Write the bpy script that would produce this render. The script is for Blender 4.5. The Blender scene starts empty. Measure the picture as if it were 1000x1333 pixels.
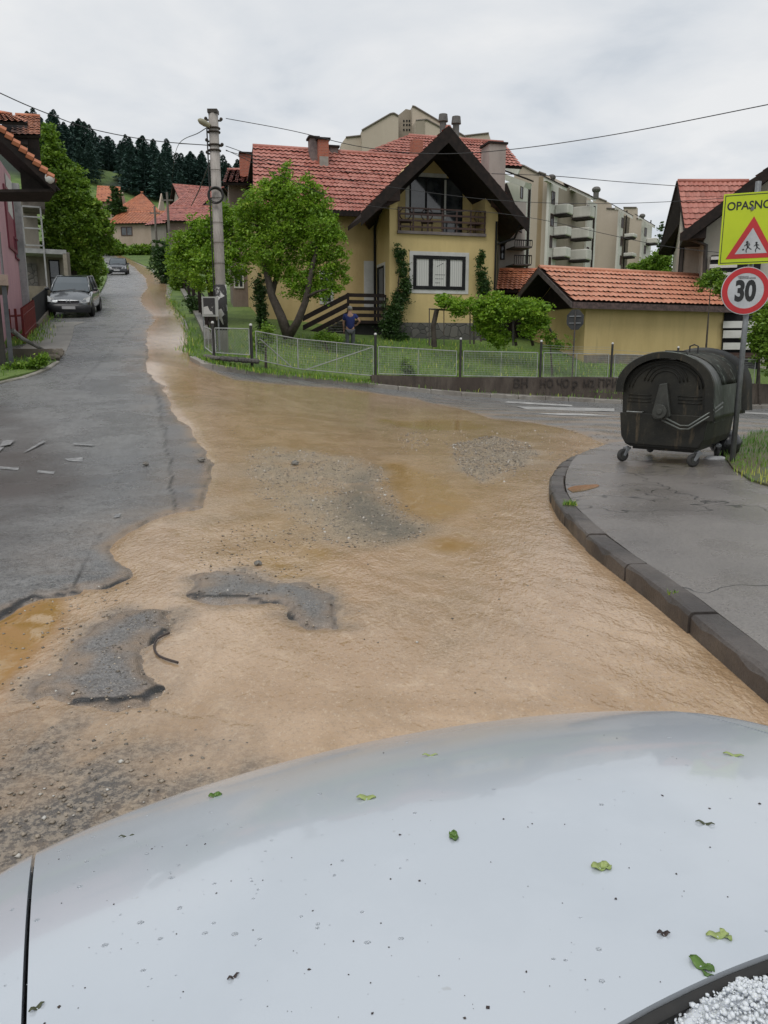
import bpy, bmesh, math, random
import numpy as np
from mathutils import Vector, Matrix
random.seed(7); rng = np.random.default_rng(7)
C = bpy.context.scene.collection
R = math.radians
PITCH = R(11.9); CAMH = 1.5
cp, sp = math.cos(PITCH), math.sin(PITCH)

def ray(px, py):
    u = (px-500)/1000.0; v = (py-666.5)/1000.0
    return Vector((u, cp - v*sp, -sp - v*cp))
def at(px, py, Y):
    d = ray(px, py); t = Y/d.y
    return Vector((d.x*t, Y, CAMH + d.z*t))

# ---------------------------------------------------------------- tagging
def tag(o, label=None, cat=None, group=None, kind=None):
    if label: o['label'] = label
    if cat: o['category'] = cat
    if group: o['group'] = group
    if kind: o['kind'] = kind
    return o
def thing(name, label, cat, loc=(0, 0, 0), rz=0.0, group=None):
    o = bpy.data.objects.new(name, None); C.objects.link(o)
    o.location = loc; o.rotation_euler = (0, 0, rz)
    o.empty_display_size = .3
    return tag(o, label, cat, group)
def copy_tree(o, parent=None):
    c = o.copy(); C.objects.link(c)
    if parent is not None: c.parent = parent
    for ch in list(o.children): copy_tree(ch, c)
    return c

# ---------------------------------------------------------------- mesh builder
class MB:
    def __init__(s): s.v = []; s.f = []
    def add(s, vs, fs):
        n = len(s.v); s.v += [tuple(v) for v in vs]
        s.f += [tuple(i+n for i in f) for f in fs]; return s
    def box(s, x0, x1, y0, y1, z0, z1):
        return s.add([(x0,y0,z0),(x1,y0,z0),(x1,y1,z0),(x0,y1,z0),(x0,y0,z1),(x1,y0,z1),(x1,y1,z1),(x0,y1,z1)],
              [(0,3,2,1),(4,5,6,7),(0,1,5,4),(1,2,6,5),(2,3,7,6),(3,0,4,7)])
    def prism(s, pts, ax, a, b):
        n = len(pts)
        def P(p, t):
            if ax == 'x': return (t, p[0], p[1])
            if ax == 'y': return (p[0], t, p[1])
            return (p[0], p[1], t)
        vs = [P(p, a) for p in pts] + [P(p, b) for p in pts]
        fs = [tuple(range(n)), tuple(range(2*n-1, n-1, -1))]
        fs += [(i, (i+1) % n, n+(i+1) % n, n+i) for i in range(n)]
        return s.add(vs, fs)
    def slab(s, q, th):                       # quad corners (Vectors) thickened downwards along its normal
        q = [Vector(p) for p in q]; n = (q[1]-q[0]).cross(q[3]-q[0]).normalized()
        if n.z < 0: n = -n
        vs = q + [p - n*th for p in q]
        return s.add(vs, [(0,1,2,3),(7,6,5,4),(0,4,5,1),(1,5,6,2),(2,6,7,3),(3,7,4,0)])
    def quad(s, a, b, c, d): return s.add([a, b, c, d], [(0, 1, 2, 3)])
    def tube(s, pts, r, n=8, cap=True):
        pts = [Vector(p) for p in pts]
        if not hasattr(r, '__len__'): r = [r]*len(pts)
        vs = []; fs = []; up0 = None
        for i, p in enumerate(pts):
            d = (pts[min(i+1, len(pts)-1)] - pts[max(i-1, 0)])
            if d.length < 1e-9: d = Vector((0, 0, 1))
            d.normalize()
            if up0 is None:
                up0 = Vector((0, 0, 1)) if abs(d.z) < .9 else Vector((1, 0, 0))
            a = d.cross(up0)
            if a.length < 1e-4: a = d.cross(Vector((0, 1, 0)))
            a.normalize(); b = d.cross(a).normalized(); up0 = -b
            for k in range(n):
                t = 2*math.pi*k/n
                vs.append(p + (a*math.cos(t) + b*math.sin(t))*r[i])
        for i in range(len(pts)-1):
            for k in range(n):
                fs.append((i*n+k, i*n+(k+1) % n, (i+1)*n+(k+1) % n, (i+1)*n+k))
        if cap:
            fs.append(tuple(range(n-1, -1, -1))); m = (len(pts)-1)*n
            fs.append(tuple(range(m, m+n)))
        return s.add(vs, fs)
    def cyl(s, a, b, r, n=12, r2=None): return s.tube([a, b], [r, r if r2 is None else r2], n)
    def ball(s, c, r, nu=10, nv=6):
        if not hasattr(r, '__len__'): r = (r, r, r)
        vs = [(c[0], c[1], c[2]-r[2])]; fs = []
        for j in range(1, nv):
            ph = math.pi*j/nv - math.pi/2
            for i in range(nu):
                th = 2*math.pi*i/nu
                vs.append((c[0]+r[0]*math.cos(ph)*math.cos(th), c[1]+r[1]*math.cos(ph)*math.sin(th), c[2]+r[2]*math.sin(ph)))
        vs.append((c[0], c[1], c[2]+r[2])); L = len(vs)-1
        for i in range(nu):
            fs.append((0, 1+(i+1) % nu, 1+i)); b = 1+(nv-2)*nu
            fs.append((L, b+i, b+(i+1) % nu))
            for j in range(nv-2):
                a0 = 1+j*nu
                fs.append((a0+i, a0+(i+1) % nu, a0+nu+(i+1) % nu, a0+nu+i))
        return s.add(vs, fs)
    def torus(s, c, R0, r, axis='y', n=20, m=8, ry=None):
        vs = []; fs = []
        for i in range(n):
            t = 2*math.pi*i/n
            for j in range(m):
                q = 2*math.pi*j/m; rr = R0 + r*math.cos(q); h = (ry or r)*math.sin(q)
                if axis == 'y': vs.append((c[0]+rr*math.cos(t), c[1]+h, c[2]+rr*math.sin(t)))
                elif axis == 'x': vs.append((c[0]+h, c[1]+rr*math.cos(t), c[2]+rr*math.sin(t)))
                else: vs.append((c[0]+rr*math.cos(t), c[1]+rr*math.sin(t), c[2]+h))
                fs.append((i*m+j, i*m+(j+1) % m, ((i+1) % n)*m+(j+1) % m, ((i+1) % n)*m+j))
        return s.add(vs, fs)
    def xf(s, M):
        s.v = [tuple(M @ Vector(v)) for v in s.v]; return s
    def build(s, name, m=None, parent=None, smooth=False, bevel=0, sub=0, recalc=True):
        me = bpy.data.meshes.new(name); me.from_pydata(s.v, [], s.f)
        if recalc:
            bm = bmesh.new(); bm.from_mesh(me); bmesh.ops.recalc_face_normals(bm, faces=bm.faces); bm.to_mesh(me); bm.free()
        if m: me.materials.append(m)
        if smooth:
            me.polygons.foreach_set('use_smooth', [True]*len(me.polygons))
        o = bpy.data.objects.new(name, me); C.objects.link(o)
        if parent is not None: o.parent = parent
        if bevel:
            b = o.modifiers.new('b', 'BEVEL'); b.width = bevel; b.segments = 2; b.limit_method = 'ANGLE'; b.angle_limit = R(40)
        if sub:
            q = o.modifiers.new('s', 'SUBSURF'); q.levels = q.render_levels = sub
        return o

def np_mesh(name, V, F, m=None, parent=None, smooth=False, attrs=None):
    me = bpy.data.meshes.new(name)
    V = np.asarray(V, dtype=np.float32); F = np.asarray(F, dtype=np.int32); k = F.shape[1]
    me.vertices.add(len(V)); me.vertices.foreach_set('co', V.ravel())
    me.loops.add(F.size); me.loops.foreach_set('vertex_index', F.ravel())
    me.polygons.add(len(F)); me.polygons.foreach_set('loop_start', np.arange(0, F.size, k, dtype=np.int32))
    me.polygons.foreach_set('loop_total', np.full(len(F), k, dtype=np.int32))
    me.update(calc_edges=True)
    if smooth: me.polygons.foreach_set('use_smooth', np.ones(len(F), dtype=bool))
    for an, (dom, dat) in (attrs or {}).items():
        a = me.attributes.new(an, 'FLOAT', dom); a.data.foreach_set('value', np.asarray(dat, dtype=np.float32))
    if m: me.materials.append(m)
    o = bpy.data.objects.new(name, me); C.objects.link(o)
    if parent is not None: o.parent = parent
    return o

# ---------------------------------------------------------------- materials
class NT:
    def __init__(s, name):
        s.m = bpy.data.materials.new(name); s.m.use_nodes = True; s.t = s.m.node_tree; s.t.nodes.clear()
        s.out = s.n('ShaderNodeOutputMaterial'); s.b = s.n('ShaderNodeBsdfPrincipled'); s.l(s.b.outputs[0], s.out.inputs[0])
    def n(s, t, **k):
        x = s.t.nodes.new(t)
        for a, b in k.items(): setattr(x, a, b)
        return x
    def l(s, a, b): s.t.links.new(a, b)
    def set(s, node, key, v):
        if hasattr(v, 'is_linked') or hasattr(v, 'links'): s.l(v, node.inputs[key])
        else: node.inputs[key].default_value = v
    def noise(s, scale, detail=4, vec=None, rough=.55, dist=0):
        x = s.n('ShaderNodeTexNoise'); x.inputs['Scale'].default_value = scale; x.inputs['Detail'].default_value = detail
        x.inputs['Roughness'].default_value = rough; x.inputs['Distortion'].default_value = dist
        if vec is not None: s.l(vec, x.inputs['Vector'])
        return x.outputs['Fac']
    def vor(s, scale, vec=None, out='Distance', feature='F1'):
        x = s.n('ShaderNodeTexVoronoi', feature=feature); x.inputs['Scale'].default_value = scale
        if vec is not None: s.l(vec, x.inputs['Vector'])
        return x.outputs[out]
    def ramp(s, fac, a, b, ca=(0, 0, 0, 1), cb=(1, 1, 1, 1)):
        x = s.n('ShaderNodeMapRange'); x.interpolation_type = 'SMOOTHSTEP'
        s.l(fac, x.inputs[0]); x.inputs[1].default_value = a; x.inputs[2].default_value = b
        x.inputs[3].default_value = 0; x.inputs[4].default_value = 1
        return x.outputs[0]
    def math(s, op, a, b=0.0, clamp=False):
        x = s.n('ShaderNodeMath', operation=op, use_clamp=clamp); s.set(x, 0, a); s.set(x, 1, b); return x.outputs[0]
    def mix(s, f, a, b):
        x = s.n('ShaderNodeMix', data_type='RGBA'); s.set(x, 0, f)
        for i, v in ((6, a), (7, b)):
            if isinstance(v, tuple): x.inputs[i].default_value = (v[0], v[1], v[2], 1)
            else: s.l(v, x.inputs[i])
        return x.outputs[2]
    def mixf(s, f, a, b):
        x = s.n('ShaderNodeMix', data_type='FLOAT'); s.set(x, 0, f); s.set(x, 2, a); s.set(x, 3, b); return x.outputs[0]
    def attr(s, name):
        return s.n('ShaderNodeAttribute', attribute_name=name).outputs['Fac']
    def pos(s): return s.n('ShaderNodeNewGeometry').outputs['Position']
    def obj(s): return s.n('ShaderNodeTexCoord').outputs['Object']
    def mapv(s, vec, sc=(1, 1, 1), rot=(0, 0, 0)):
        x = s.n('ShaderNodeMapping'); s.l(vec, x.inputs[0]); x.inputs['Scale'].default_value = sc; x.inputs['Rotation'].default_value = rot
        return x.outputs[0]
    def bump(s, h, strength=.3, dist=.02, norm=None):
        x = s.n('ShaderNodeBump'); x.inputs['Strength'].default_value = strength; x.inputs['Distance'].default_value = dist
        s.l(h, x.inputs['Height'])
        if norm is not None: s.l(norm, x.inputs['Normal'])
        return x.outputs[0]
    def fin(s, col=None, rough=None, norm=None, **k):
        if col is not None:
            if isinstance(col, tuple): s.b.inputs['Base Color'].default_value = (*col[:3], 1)
            else: s.l(col, s.b.inputs['Base Color'])
        if rough is not None: s.set(s.b, 'Roughness', rough)
        if norm is not None: s.l(norm, s.b.inputs['Normal'])
        for a, v in k.items(): s.set(s.b, a.replace('_', ' '), v)
        return s.m

MC = {}
def M(name, c1, c2=None, sc=3.0, rough=.6, bump=0.0, bsc=30.0, metal=0.0, coat=0.0, streak=False, spec=.5):
    """two-tone weathered surface: large blotches of c2 plus fine grain and optional vertical streaks"""
    if name in MC: return MC[name]
    t = NT(name); o = t.obj()
    c2 = c2 or tuple(c*.75 for c in c1)
    f = t.noise(sc, 6, t.mapv(o, (1, 1, .25)) if streak else o, .65)
    f = t.ramp(f, .35, .7)
    g = t.noise(sc*9, 3, o)
    if streak:
        dk_ = t.ramp(t.noise(sc*2.6, 6, t.mapv(o, (1, 1, .10)), .75), .54, .74); c1_ = t.mix(t.math('MULTIPLY', dk_, .55), c1, tuple(c*.62 for c in c1))
    else: c1_ = c1
    f2 = t.math('MULTIPLY', f, t.math('ADD', t.math('MULTIPLY', g, .8), .5), True)
    col = t.mix(f2, c1_, c2)
    nrm = t.bump(t.noise(bsc, 3, o), bump, .01) if bump else None
    rg = t.math('ADD', t.math('MULTIPLY', g, .2), rough-.1)
    MC[name] = t.fin(col, rg, nrm, Metallic=metal, Coat_Weight=coat)
    t.b.inputs['Specular IOR Level'].default_value = spec
    return MC[name]

# ---------------------------------------------------------------- terrain
def zroad(Y):
    xs = [0, 7, 9, 12, 16, 20, 25, 30, 33, 50, 75, 95, 115, 140]
    zs = [0, 0, .04, .25, .7, 1.2, 1.85, 2.45, 2.84, 5.1, 8.4, 11.4, 14.8, 18.5]
    return float(np.interp(Y, xs, zs))
cps = []
for Y in (-6, 0, 4, 7): 
    for X in (-12, -3, 4, 12): cps.append((X, Y, 0))
for Y, Xs in ((10, (-14, -6, -2)), (14, (-12, -7, -3.5)), (20, (-14, -9, -5.5)), (26, (-15, -11, -7.5)), (33, (-18, -13, -9)),
              (50, (-28, -20, -14)), (75, (-45, -30, -20)), (95, (-50, -40, -28)), (115, (-60, -44, -30))):
    for X in Xs: cps.append((X, Y, zroad(Y)))
for X, Y, Z in ((0.5, 9, 0), (1, 12, .0), (3, 9, 0), (6, 9, 0), (0.5, 15, 0.02), (3, 15, -.02), (7, 15, -.12), (10, 12, -.1), (14, 12, -.15), (-1, 18, .22), (4, 20, .0), (8, 20, -.15), (13, 20, -.4)): cps.append((X, Y, Z))
kerb_far_px = [(247, 468, 21.5), (262, 478, 21), (290, 485, 21.3), (340, 489, 22), (400, 496, 23), (480, 504, 24), (600, 516, 25), (700, 521, 26), (800, 526, 27), (1000, 532, 29)]
for a in kerb_far_px: p = at(*a); cps.append((p.x, p.y, p.z))
for X, Y, Z in ((0, 31, 1.75), (4.5, 31.5, 1.45), (-4.5, 30, 2.3), (-5, 35, 3.2), (0, 38, 2.4), (8, 32, .95), (15, 34, .6), (22, 30, -.8), (22, 36, .3), (5, 45, 2.6), (-8, 45, 4.2),
                (20, 50, 1), (0, 70, 5.5), (25, 80, 2), (50, 80, 1), (50, 40, -.5), (35, 20, -1), (60, 130, 2), (0, 115, 11), (-16, 95, 10.5), (-70, 75, 9.5), (-60, 40, 4.5), (-30, 15, .8), (-40, -5, 0), (40, -5, 0), (-75, 120, 17)): cps.append((X, Y, Z))
cps = np.array(cps, float)
def _U(r2): return np.where(r2 > 0, .5*r2*np.log(np.maximum(r2, 1e-12)), 0)
_n = len(cps); _K = _U(((cps[:, None, :2]-cps[None, :, :2])**2).sum(2)) + np.eye(_n)*1.5
_P = np.hstack([np.ones((_n, 1)), cps[:, :2]])
_A = np.zeros((_n+3, _n+3)); _A[:_n, :_n] = _K; _A[:_n, _n:] = _P; _A[_n:, :_n] = _P.T
_w = np.linalg.solve(_A, np.concatenate([cps[:, 2], np.zeros(3)]))
def G(x, y):
    x = np.asarray(x, float); y = np.asarray(y, float); sh = x.shape; x = x.ravel(); y = y.ravel()
    out = np.empty(len(x))
    for i in range(0, len(x), 20000):
        a = x[i:i+20000]; b = y[i:i+20000]
        out[i:i+20000] = _U((a[:, None]-cps[None, :, 0])**2 + (b[:, None]-cps[None, :, 1])**2) @ _w[:_n] + _w[_n] + _w[_n+1]*a + _w[_n+2]*b
    return out.reshape(sh)
def g1(x, y): return float(G(np.array([x]), np.array([y]))[0])
def gp(px, py, lift=0.0, Y0=1.0, Y1=140):
    d = ray(px, py); Ys = np.concatenate([np.arange(Y0, 30, .1), np.arange(30, Y1, .5)])
    zs = CAMH + d.z/d.y*Ys; xs = d.x/d.y*Ys; h = zs - (G(xs, Ys)+lift)
    i = np.where(h < 0)[0]
    if len(i) == 0: k = len(Ys)-1; return Vector((xs[k], Ys[k], zs[k]))
    k = max(i[0], 1); t = h[k-1]/(h[k-1]-h[k]); Y = Ys[k-1]+t*(Ys[k]-Ys[k-1])
    return at(px, py, Y)
def gpoly(pts): return [tuple(gp(a, b)[:2]) for a, b in pts]
def sdf(x, y, poly):
    poly = np.array(poly); x = x.ravel(); y = y.ravel(); d = np.full(len(x), 1e9); ins = np.zeros(len(x), bool)
    for i in range(len(poly)):
        a = poly[i]; b = poly[(i+1) % len(poly)]; e = b-a; L = max(e@e, 1e-12)
        t = np.clip(((x-a[0])*e[0]+(y-a[1])*e[1])/L, 0, 1)
        d = np.minimum(d, (x-a[0]-t*e[0])**2+(y-a[1]-t*e[1])**2)
        c = ((a[1] > y) != (b[1] > y))
        with np.errstate(divide='ignore', invalid='ignore'):
            xi = (b[0]-a[0])*(y-a[1])/(b[1]-a[1]) + a[0]
        ins ^= c & (x < xi)
    return np.where(ins, 1, -1)*np.sqrt(d)
def linedist(x, y, pl):
    pl = np.array(pl); d = np.full(x.size, 1e9); x = x.ravel(); y = y.ravel()
    for i in range(len(pl)-1):
        a = pl[i]; e = pl[i+1]-a; t = np.clip(((x-a[0])*e[0]+(y-a[1])*e[1])/max(e@e, 1e-12), 0, 1)
        d = np.minimum(d, (x-a[0]-t*e[0])**2+(y-a[1]-t*e[1])**2)
    return np.sqrt(d)
def vnoise(x, y, s, seed=0):              # smooth value noise on a lattice
    r = np.random.default_rng(seed).random((256, 256)); x = x*s+1000; y = y*s+1000
    xi = np.floor(x).astype(int); yi = np.floor(y).astype(int); fx = x-xi; fy = y-yi
    fx = fx*fx*(3-2*fx); fy = fy*fy*(3-2*fy); a = lambda i, j: r[(xi+i) % 256, (yi+j) % 256]
    return (a(0, 0)*(1-fx)+a(1, 0)*fx)*(1-fy)+(a(0, 1)*(1-fx)+a(1, 1)*fx)*fy - .5
def fbm(x, y, s, o=3, seed=0): return sum(vnoise(x, y, s*2**k, seed+k)/2**k for k in range(o))

# perspective-friendly grid for the road and the water on it
rows = list(np.arange(-5, 1.2, .12)); Y = 1.2
while Y < 115: rows.append(Y); Y += min(max(.0021*Y*Y, .012), .25 if Y < 42 else .7)
rows = np.array(rows)
cols = np.concatenate([np.linspace(-1.4, -.56, 40, endpoint=False), np.arange(-.56, .56, .0028), np.linspace(.56, 1.3, 40)])
GX = cols[None, :]*(rows[:, None]+3).clip(1.0) ; GY = np.repeat(rows[:, None], len(cols), 1)
# beyond 8 m fan out from the camera itself rather than 3 m behind it
GZ = G(GX, GY); nr, nc = GX.shape
fx, fy = GX.ravel(), GY.ravel()
idx = np.arange(nr*nc).reshape(nr, nc)
FA = np.stack([idx[:-1, :-1], idx[:-1, 1:], idx[1:, 1:], idx[1:, :-1]], -1).reshape(-1, 4)

mud_px = [(130,326),(150,333),(176,348),(190,362),(193,375),(183,388),(187,398),(198,408),(201,418),(193,430),(192,450),(193,470),(194,486),(214,502),(222,530),(235,545),(250,555),(262,580),(274,605),(268,640),(258,664),(222,670),(190,682),(165,695),(148,705),(139,716),(146,732),(165,745),(166,754),(140,768),(104,768),(100,775),(76,779),(50,780),(30,788),(0,808),(-120,850),(-200,935),(-60,932),(0,932),(60,925),(120,924),(200,922),(260,935),(330,955),(350,985),(450,1080),(700,1200),(1100,1200),(1200,1000),(1035,926),(900,800),(795,716),(748,668),(738,642),(756,610),(800,588),(770,570),(730,557),(690,550),(640,545),(590,530),(540,519),(480,510),(440,505),(400,503),(350,499),(305,495),(268,480),(250,468),(248,455),(244,440),(238,425),(232,410),(224,398),(216,385),(217,372),(205,358),(192,349),(175,341),(150,329)]
isl1 = [(70,905),(40,912),(48,890),(78,884),(100,843),(128,817),(150,808),(178,800),(206,797),(221,800),(216,822),(196,838),(178,850),(186,880),(204,897),(190,912),(150,918),(100,916)]
isl2 = [(243,776),(256,766),(262,752),(284,749),(320,752),(362,764),(404,764),(420,778),(437,800),(438,822),(408,822),(382,812),(372,795),(350,786),(300,783),(262,782)]
grav1 = [(320,590),(350,583),(410,590),(470,598),(500,612),(515,650),(560,690),(520,708),(470,715),(420,705),(380,680),(345,655),(330,625)]
grav2 = [(585,580),(640,568),(690,578),(700,590),(670,612),(625,628),(600,612)]
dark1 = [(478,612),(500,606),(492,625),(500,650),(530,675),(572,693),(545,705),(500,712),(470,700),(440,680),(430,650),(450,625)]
deep1 = [(500,606),(530,604),(570,622),(612,655),(600,672),(560,680),(525,668),(505,645),(494,625)]
pudl = [(-80,850),(0,806),(35,790),(74,781),(80,795),(62,828),(30,865),(0,898),(-80,930)]
deeps = [deep1, [(335,725),(378,733),(366,742),(340,740)], [(345,752),(372,748),(425,752),(418,764),(385,764)], [(560,700),(600,698),(640,712),(600,725),(560,718)], [(470,545),(620,548),(640,560),(560,562)], [(400,715),(430,716),(425,727),(402,726)]]
grit = [(-300,905),(0,930),(60,922),(120,921),(200,918),(260,930),(335,955),(360,990),(450,1090),(200,1300),(-400,1300)]
Pm, P1, P2 = gpoly(mud_px), gpoly(isl1), gpoly(isl2)
wx = fx + .10*fbm(fx, fy, 2.2, 4, 11)*np.clip(fy/6, .5, 2.5); wy = fy + .16*fbm(fx, fy, 2.0, 4, 31)*np.clip(fy/6, .5, 2.5); hfx = .05*fbm(fx, fy, 9, 3, 91)*(fy < 14); wx = wx+hfx; wy = wy+.07*fbm(fx, fy, 8, 3, 92)*(fy < 14)
s_m = sdf(fx+(wx-fx)*.38, fy+(wy-fy)*.38, Pm); s_i = np.maximum(sdf(wx, wy, P1), sdf(wx, wy, P2))
s_m2 = s_m
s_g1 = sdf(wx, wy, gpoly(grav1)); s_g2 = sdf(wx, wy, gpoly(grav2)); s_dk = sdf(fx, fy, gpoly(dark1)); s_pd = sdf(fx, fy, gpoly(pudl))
s_dp = np.max([sdf(wx, wy, gpoly(p)) for p in deeps], 0); s_gr = sdf(wx, wy, gpoly(grit))
# thickness of the worn top layer of asphalt: the left carriageway and the islands stand a few cm proud
near = (fy < 11)
s_m = np.maximum(s_m, s_gr+.05); s_all = np.minimum(s_m, -s_i)
layer = np.where(near, np.maximum(-s_m, s_i), -.3)
step = .024*(1/(1+np.exp(-np.clip(layer/.012, -30, 30)))) 
rz = GZ.ravel() + np.where(fy < 9.5, step, step*np.clip((11-fy)/1.5, 0, 1)) + .006*fbm(fx, fy, 1.3, 3, 5) + np.where(near & (layer > 0), .006*fbm(fx, fy, 22, 2, 9), 0)
crack = linedist(wx*.3+fx*.7, wy*.3+fy*.7, gpoly([(192,440),(191,452),(194,480),(205,520),(214,560),(221,600),(225,640),(226,668)]))
for pl in ([(103,498),(132,470),(170,428),(178,422)], [(60,422),(100,423),(140,423),(185,426)], [(125,402),(150,404),(180,404)], [(128,374),(190,375)], [(110,418),(130,421)],
           [(95,770),(130,700),(150,690)], [(60,670),(90,662),(140,664)], [(-20,770),(40,764),(90,772)]):
    crack = np.minimum(crack, linedist(fx, fy, gpoly(pl))*1.6)
brk = np.full(fx.size, 1e9)
for pl in ([(-60,835),(0,806),(14,797),(30,786),(48,779),(76,778),(100,774),(125,771),(150,763),(168,755)], [(243,777),(262,779),(300,780),(335,783),(358,788),(372,797),(379,808)], [(100,916),(150,918),(186,912),(206,899),(236,898)], [(216,822),(205,830),(198,840)]):
    brk = np.minimum(brk, linedist(fx+.018*vnoise(fx, fy, 18, 61), fy+.03*vnoise(fx, fy, 14, 62), gpoly(pl)))
patch = sdf(fx, fy, gpoly([(194,450),(215,502),(222,530),(250,555),(290,605),(275,670),(226,668),(221,600),(205,520),(193,470)]))
patch = np.maximum(patch, sdf(wx, wy, gpoly([(282,482),(300,486),(340,492),(400,500),(405,505),(360,502),(305,495)])))
left_dark = sdf(wx, wy, gpoly([(-400,500),(0,520),(60,560),(110,600),(140,640),(60,700),(0,790),(-400,900)]))
tracks = np.where(fx > 1.5, np.clip(.5+.5*np.sin(fy*5.5+fx*.9+fbm(fx, fy, .6, 3, 77)*3), 0, 1)*np.clip((14-np.hypot(fx-3, (fy-13)))/9, 0, 1), 0)
FAR = 1e3
# ---------------------------------------------------------------- ground materials
t = NT('asphalt'); P = t.pos()
fine = t.math('MULTIPLY', t.math('ADD', t.noise(110, 3, P, .75), t.noise(38, 3, P, .75)), .5); mid = t.noise(7, 5, P); big = t.noise(.55, 5, P, .6)
agg = t.vor(140, P); aggc = t.vor(140, P, 'Color')
base = t.mix(t.ramp(big, .35, .68), (.165, .170, .178), (.225, .225, .222))
base = t.mix(t.math('MULTIPLY', t.ramp(mid, .42, .62), .5), base, (.115, .113, .112))
sep = t.n('ShaderNodeSeparateColor'); t.l(aggc, sep.inputs[0])
base = t.mix(t.math('MULTIPLY', t.ramp(sep.outputs[0], .70, .92), .75), base, (.34, .325, .30))
base = t.mix(t.math('MULTIPLY', t.ramp(fine, .49, .60), .85), base, (.035, .035, .035))
base = t.mix(t.math('MULTIPLY', t.attr('patch'), .5), base, (.14, .145, .16))
base = t.mix(t.math('MULTIPLY', t.attr('leftdark'), .85), base, (.078, .066, .06))
dn = t.math('MULTIPLY', t.attr('dirt'), t.math('ADD', t.noise(14, 5, P), .35), True)
base = t.mix(dn, base, (.30, .215, .145))
base = t.mix(t.attr('crack'), base, (.012, .012, .012))
wet = t.ramp(t.noise(1.1, 5, P), .38, .62)
rough = t.mixf(wet, .20, .42); rough = t.math('SUBTRACT', rough, t.math('MULTIPLY', t.attr('patch'), .08))
h = t.math('ADD', t.math('MULTIPLY', fine, .9), t.math('MULTIPLY', agg, .8))
h = t.math('SUBTRACT', h, t.math('MULTIPLY', t.attr('crack'), 1.5))
asphalt = t.fin(base, rough, t.bump(t.math('ADD', h, t.math('MULTIPLY', mid, 1.0)), .6, .013))
t.b.inputs['Specular IOR Level'].default_value = .6

t = NT('muddy_flow'); P = t.pos()
big = t.noise(.8, 5, P, .6, 1.2); mid = t.noise(2.6, 7, t.mapv(P, (1.3, .7, 1), (0, 0, .9)), .62, .6)
fine = t.noise(60, 3, P, .7)
c = t.mix(t.ramp(big, .35, .65), (.36, .235, .130), (.455, .315, .195))
c = t.mix(t.math('MULTIPLY', t.ramp(mid, .46, .68), .55), c, (.30, .195, .10))
gv = t.attr('gravel')
spk = t.ramp(t.noise(58, 4, P, .9), .44, .57)
grav = t.mix(spk, (.075, .062, .038), (.40, .32, .215))
c = t.mix(t.math('MULTIPLY', gv, .85), c, grav)
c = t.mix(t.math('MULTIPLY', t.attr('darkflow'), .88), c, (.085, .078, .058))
sk = t.math('MULTIPLY', t.ramp(t.noise(55, 4, P, .85), .50, .66), .38); c = t.mix(sk, c, (.17, .125, .08)); ls = t.math('MULTIPLY', t.ramp(t.noise(46, 4, t.mapv(P, (1, .7, 1)), .9), .55, .67), .5); c = t.mix(ls, c, (.58, .46, .33)); c = t.mix(t.attr('deep'), c, (.33, .195, .06))
gs = t.ramp(t.noise(30, 4, P, .85), .44, .58)
gb = t.noise(1.6, 4, P)
gtot = t.math('MULTIPLY', t.attr('grit'), t.mixf(t.ramp(gb, .38, .62), .35, 1.0))
c = t.mix(gtot, c, t.mix(gs, (.085, .076, .068), (.25, .21, .165)))
flw = t.noise(1.5, 8, t.mapv(P, (1.5, .55, 1), (0, 0, .35)), .66, 1.0); c = t.mix(t.math('MULTIPLY', t.ramp(flw, .50, .66), .38), c, (.34, .215, .11)); lt = t.noise(5, 7, t.mapv(P, (1.4, .7, 1), (0, 0, -.5)), .7, .8); c = t.mix(t.math('MULTIPLY', t.ramp(lt, .52, .70), .30), c, (.62, .48, .33))
# flow ripples: stretched waves, stronger in the running water by the kerb
w1 = t.noise(17, 2, t.mapv(P, (1.5, .75, 1), (0, 0, -.7)), .5, .5)
w2 = t.noise(38, 2, t.mapv(P, (1.3, .8, 1), (0, 0, .5)), .5, .3)
w3 = t.noise(6, 2, t.mapv(P, (1.2, .8, 1), (0, 0, -.3)), .5, .4)
hh = t.math('ADD', t.math('ADD', w1, t.math('MULTIPLY', w2, .6)), t.math('MULTIPLY', w3, .7))
hh = t.math('ADD', hh, t.math('MULTIPLY', t.math('MULTIPLY', fine, gv), .9))
hh = t.math('ADD', hh, t.math('MULTIPLY', t.math('MULTIPLY', t.noise(45, 3, P), gtot), 1.2))
calm = t.math('SUBTRACT', 1.0, t.math('MULTIPLY', t.attr('deep'), .93))
hh = t.math('MULTIPLY', hh, t.math('MULTIPLY', calm, t.math('ADD', t.attr('flow'), .45)))
rg = t.mixf(gv, .12, .38); rg = t.mixf(t.attr('deep'), rg, .06); rg = t.mixf(gtot, rg, .42)
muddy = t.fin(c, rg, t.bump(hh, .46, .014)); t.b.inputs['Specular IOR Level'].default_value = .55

def sstep(a, b, x): q = np.clip((x-a)/(b-a), 0, 1); return q*q*(3-2*q)
dirt = np.clip(sstep(-.9, .05, s_m)*.55*(fy > 5), 0, 1)*(.5+fbm(fx, fy, 1.5, 3, 41)) + tracks*.75 + .45*sstep(-.1, .03, np.minimum(s_all*-1, .2)*-1)*0
dirt = np.clip(dirt + .7*sstep(-.16, .0, s_all-.1*fbm(fx, fy, 4, 3, 29)) + .12*(s_i > 0) + .5*sstep(-.2, .3, s_gr), 0, 1)
cw = np.clip(.010+.0016*fy, .012, .08)
crk = np.clip(1-crack/cw, 0, 1)*(.75+.5*vnoise(fx, fy, 3, 3)).clip(0, 1)
brkm = np.clip(1-brk/(.022+.016*(vnoise(fx, fy, 7, 66)+.5)), 0, 1)**.5
edge = np.where(near, np.exp(-((layer-.004)/.010)**2)*(vnoise(fx, fy, 2, 8) > -.28)*(fy > 1), 0)*.8
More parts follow.
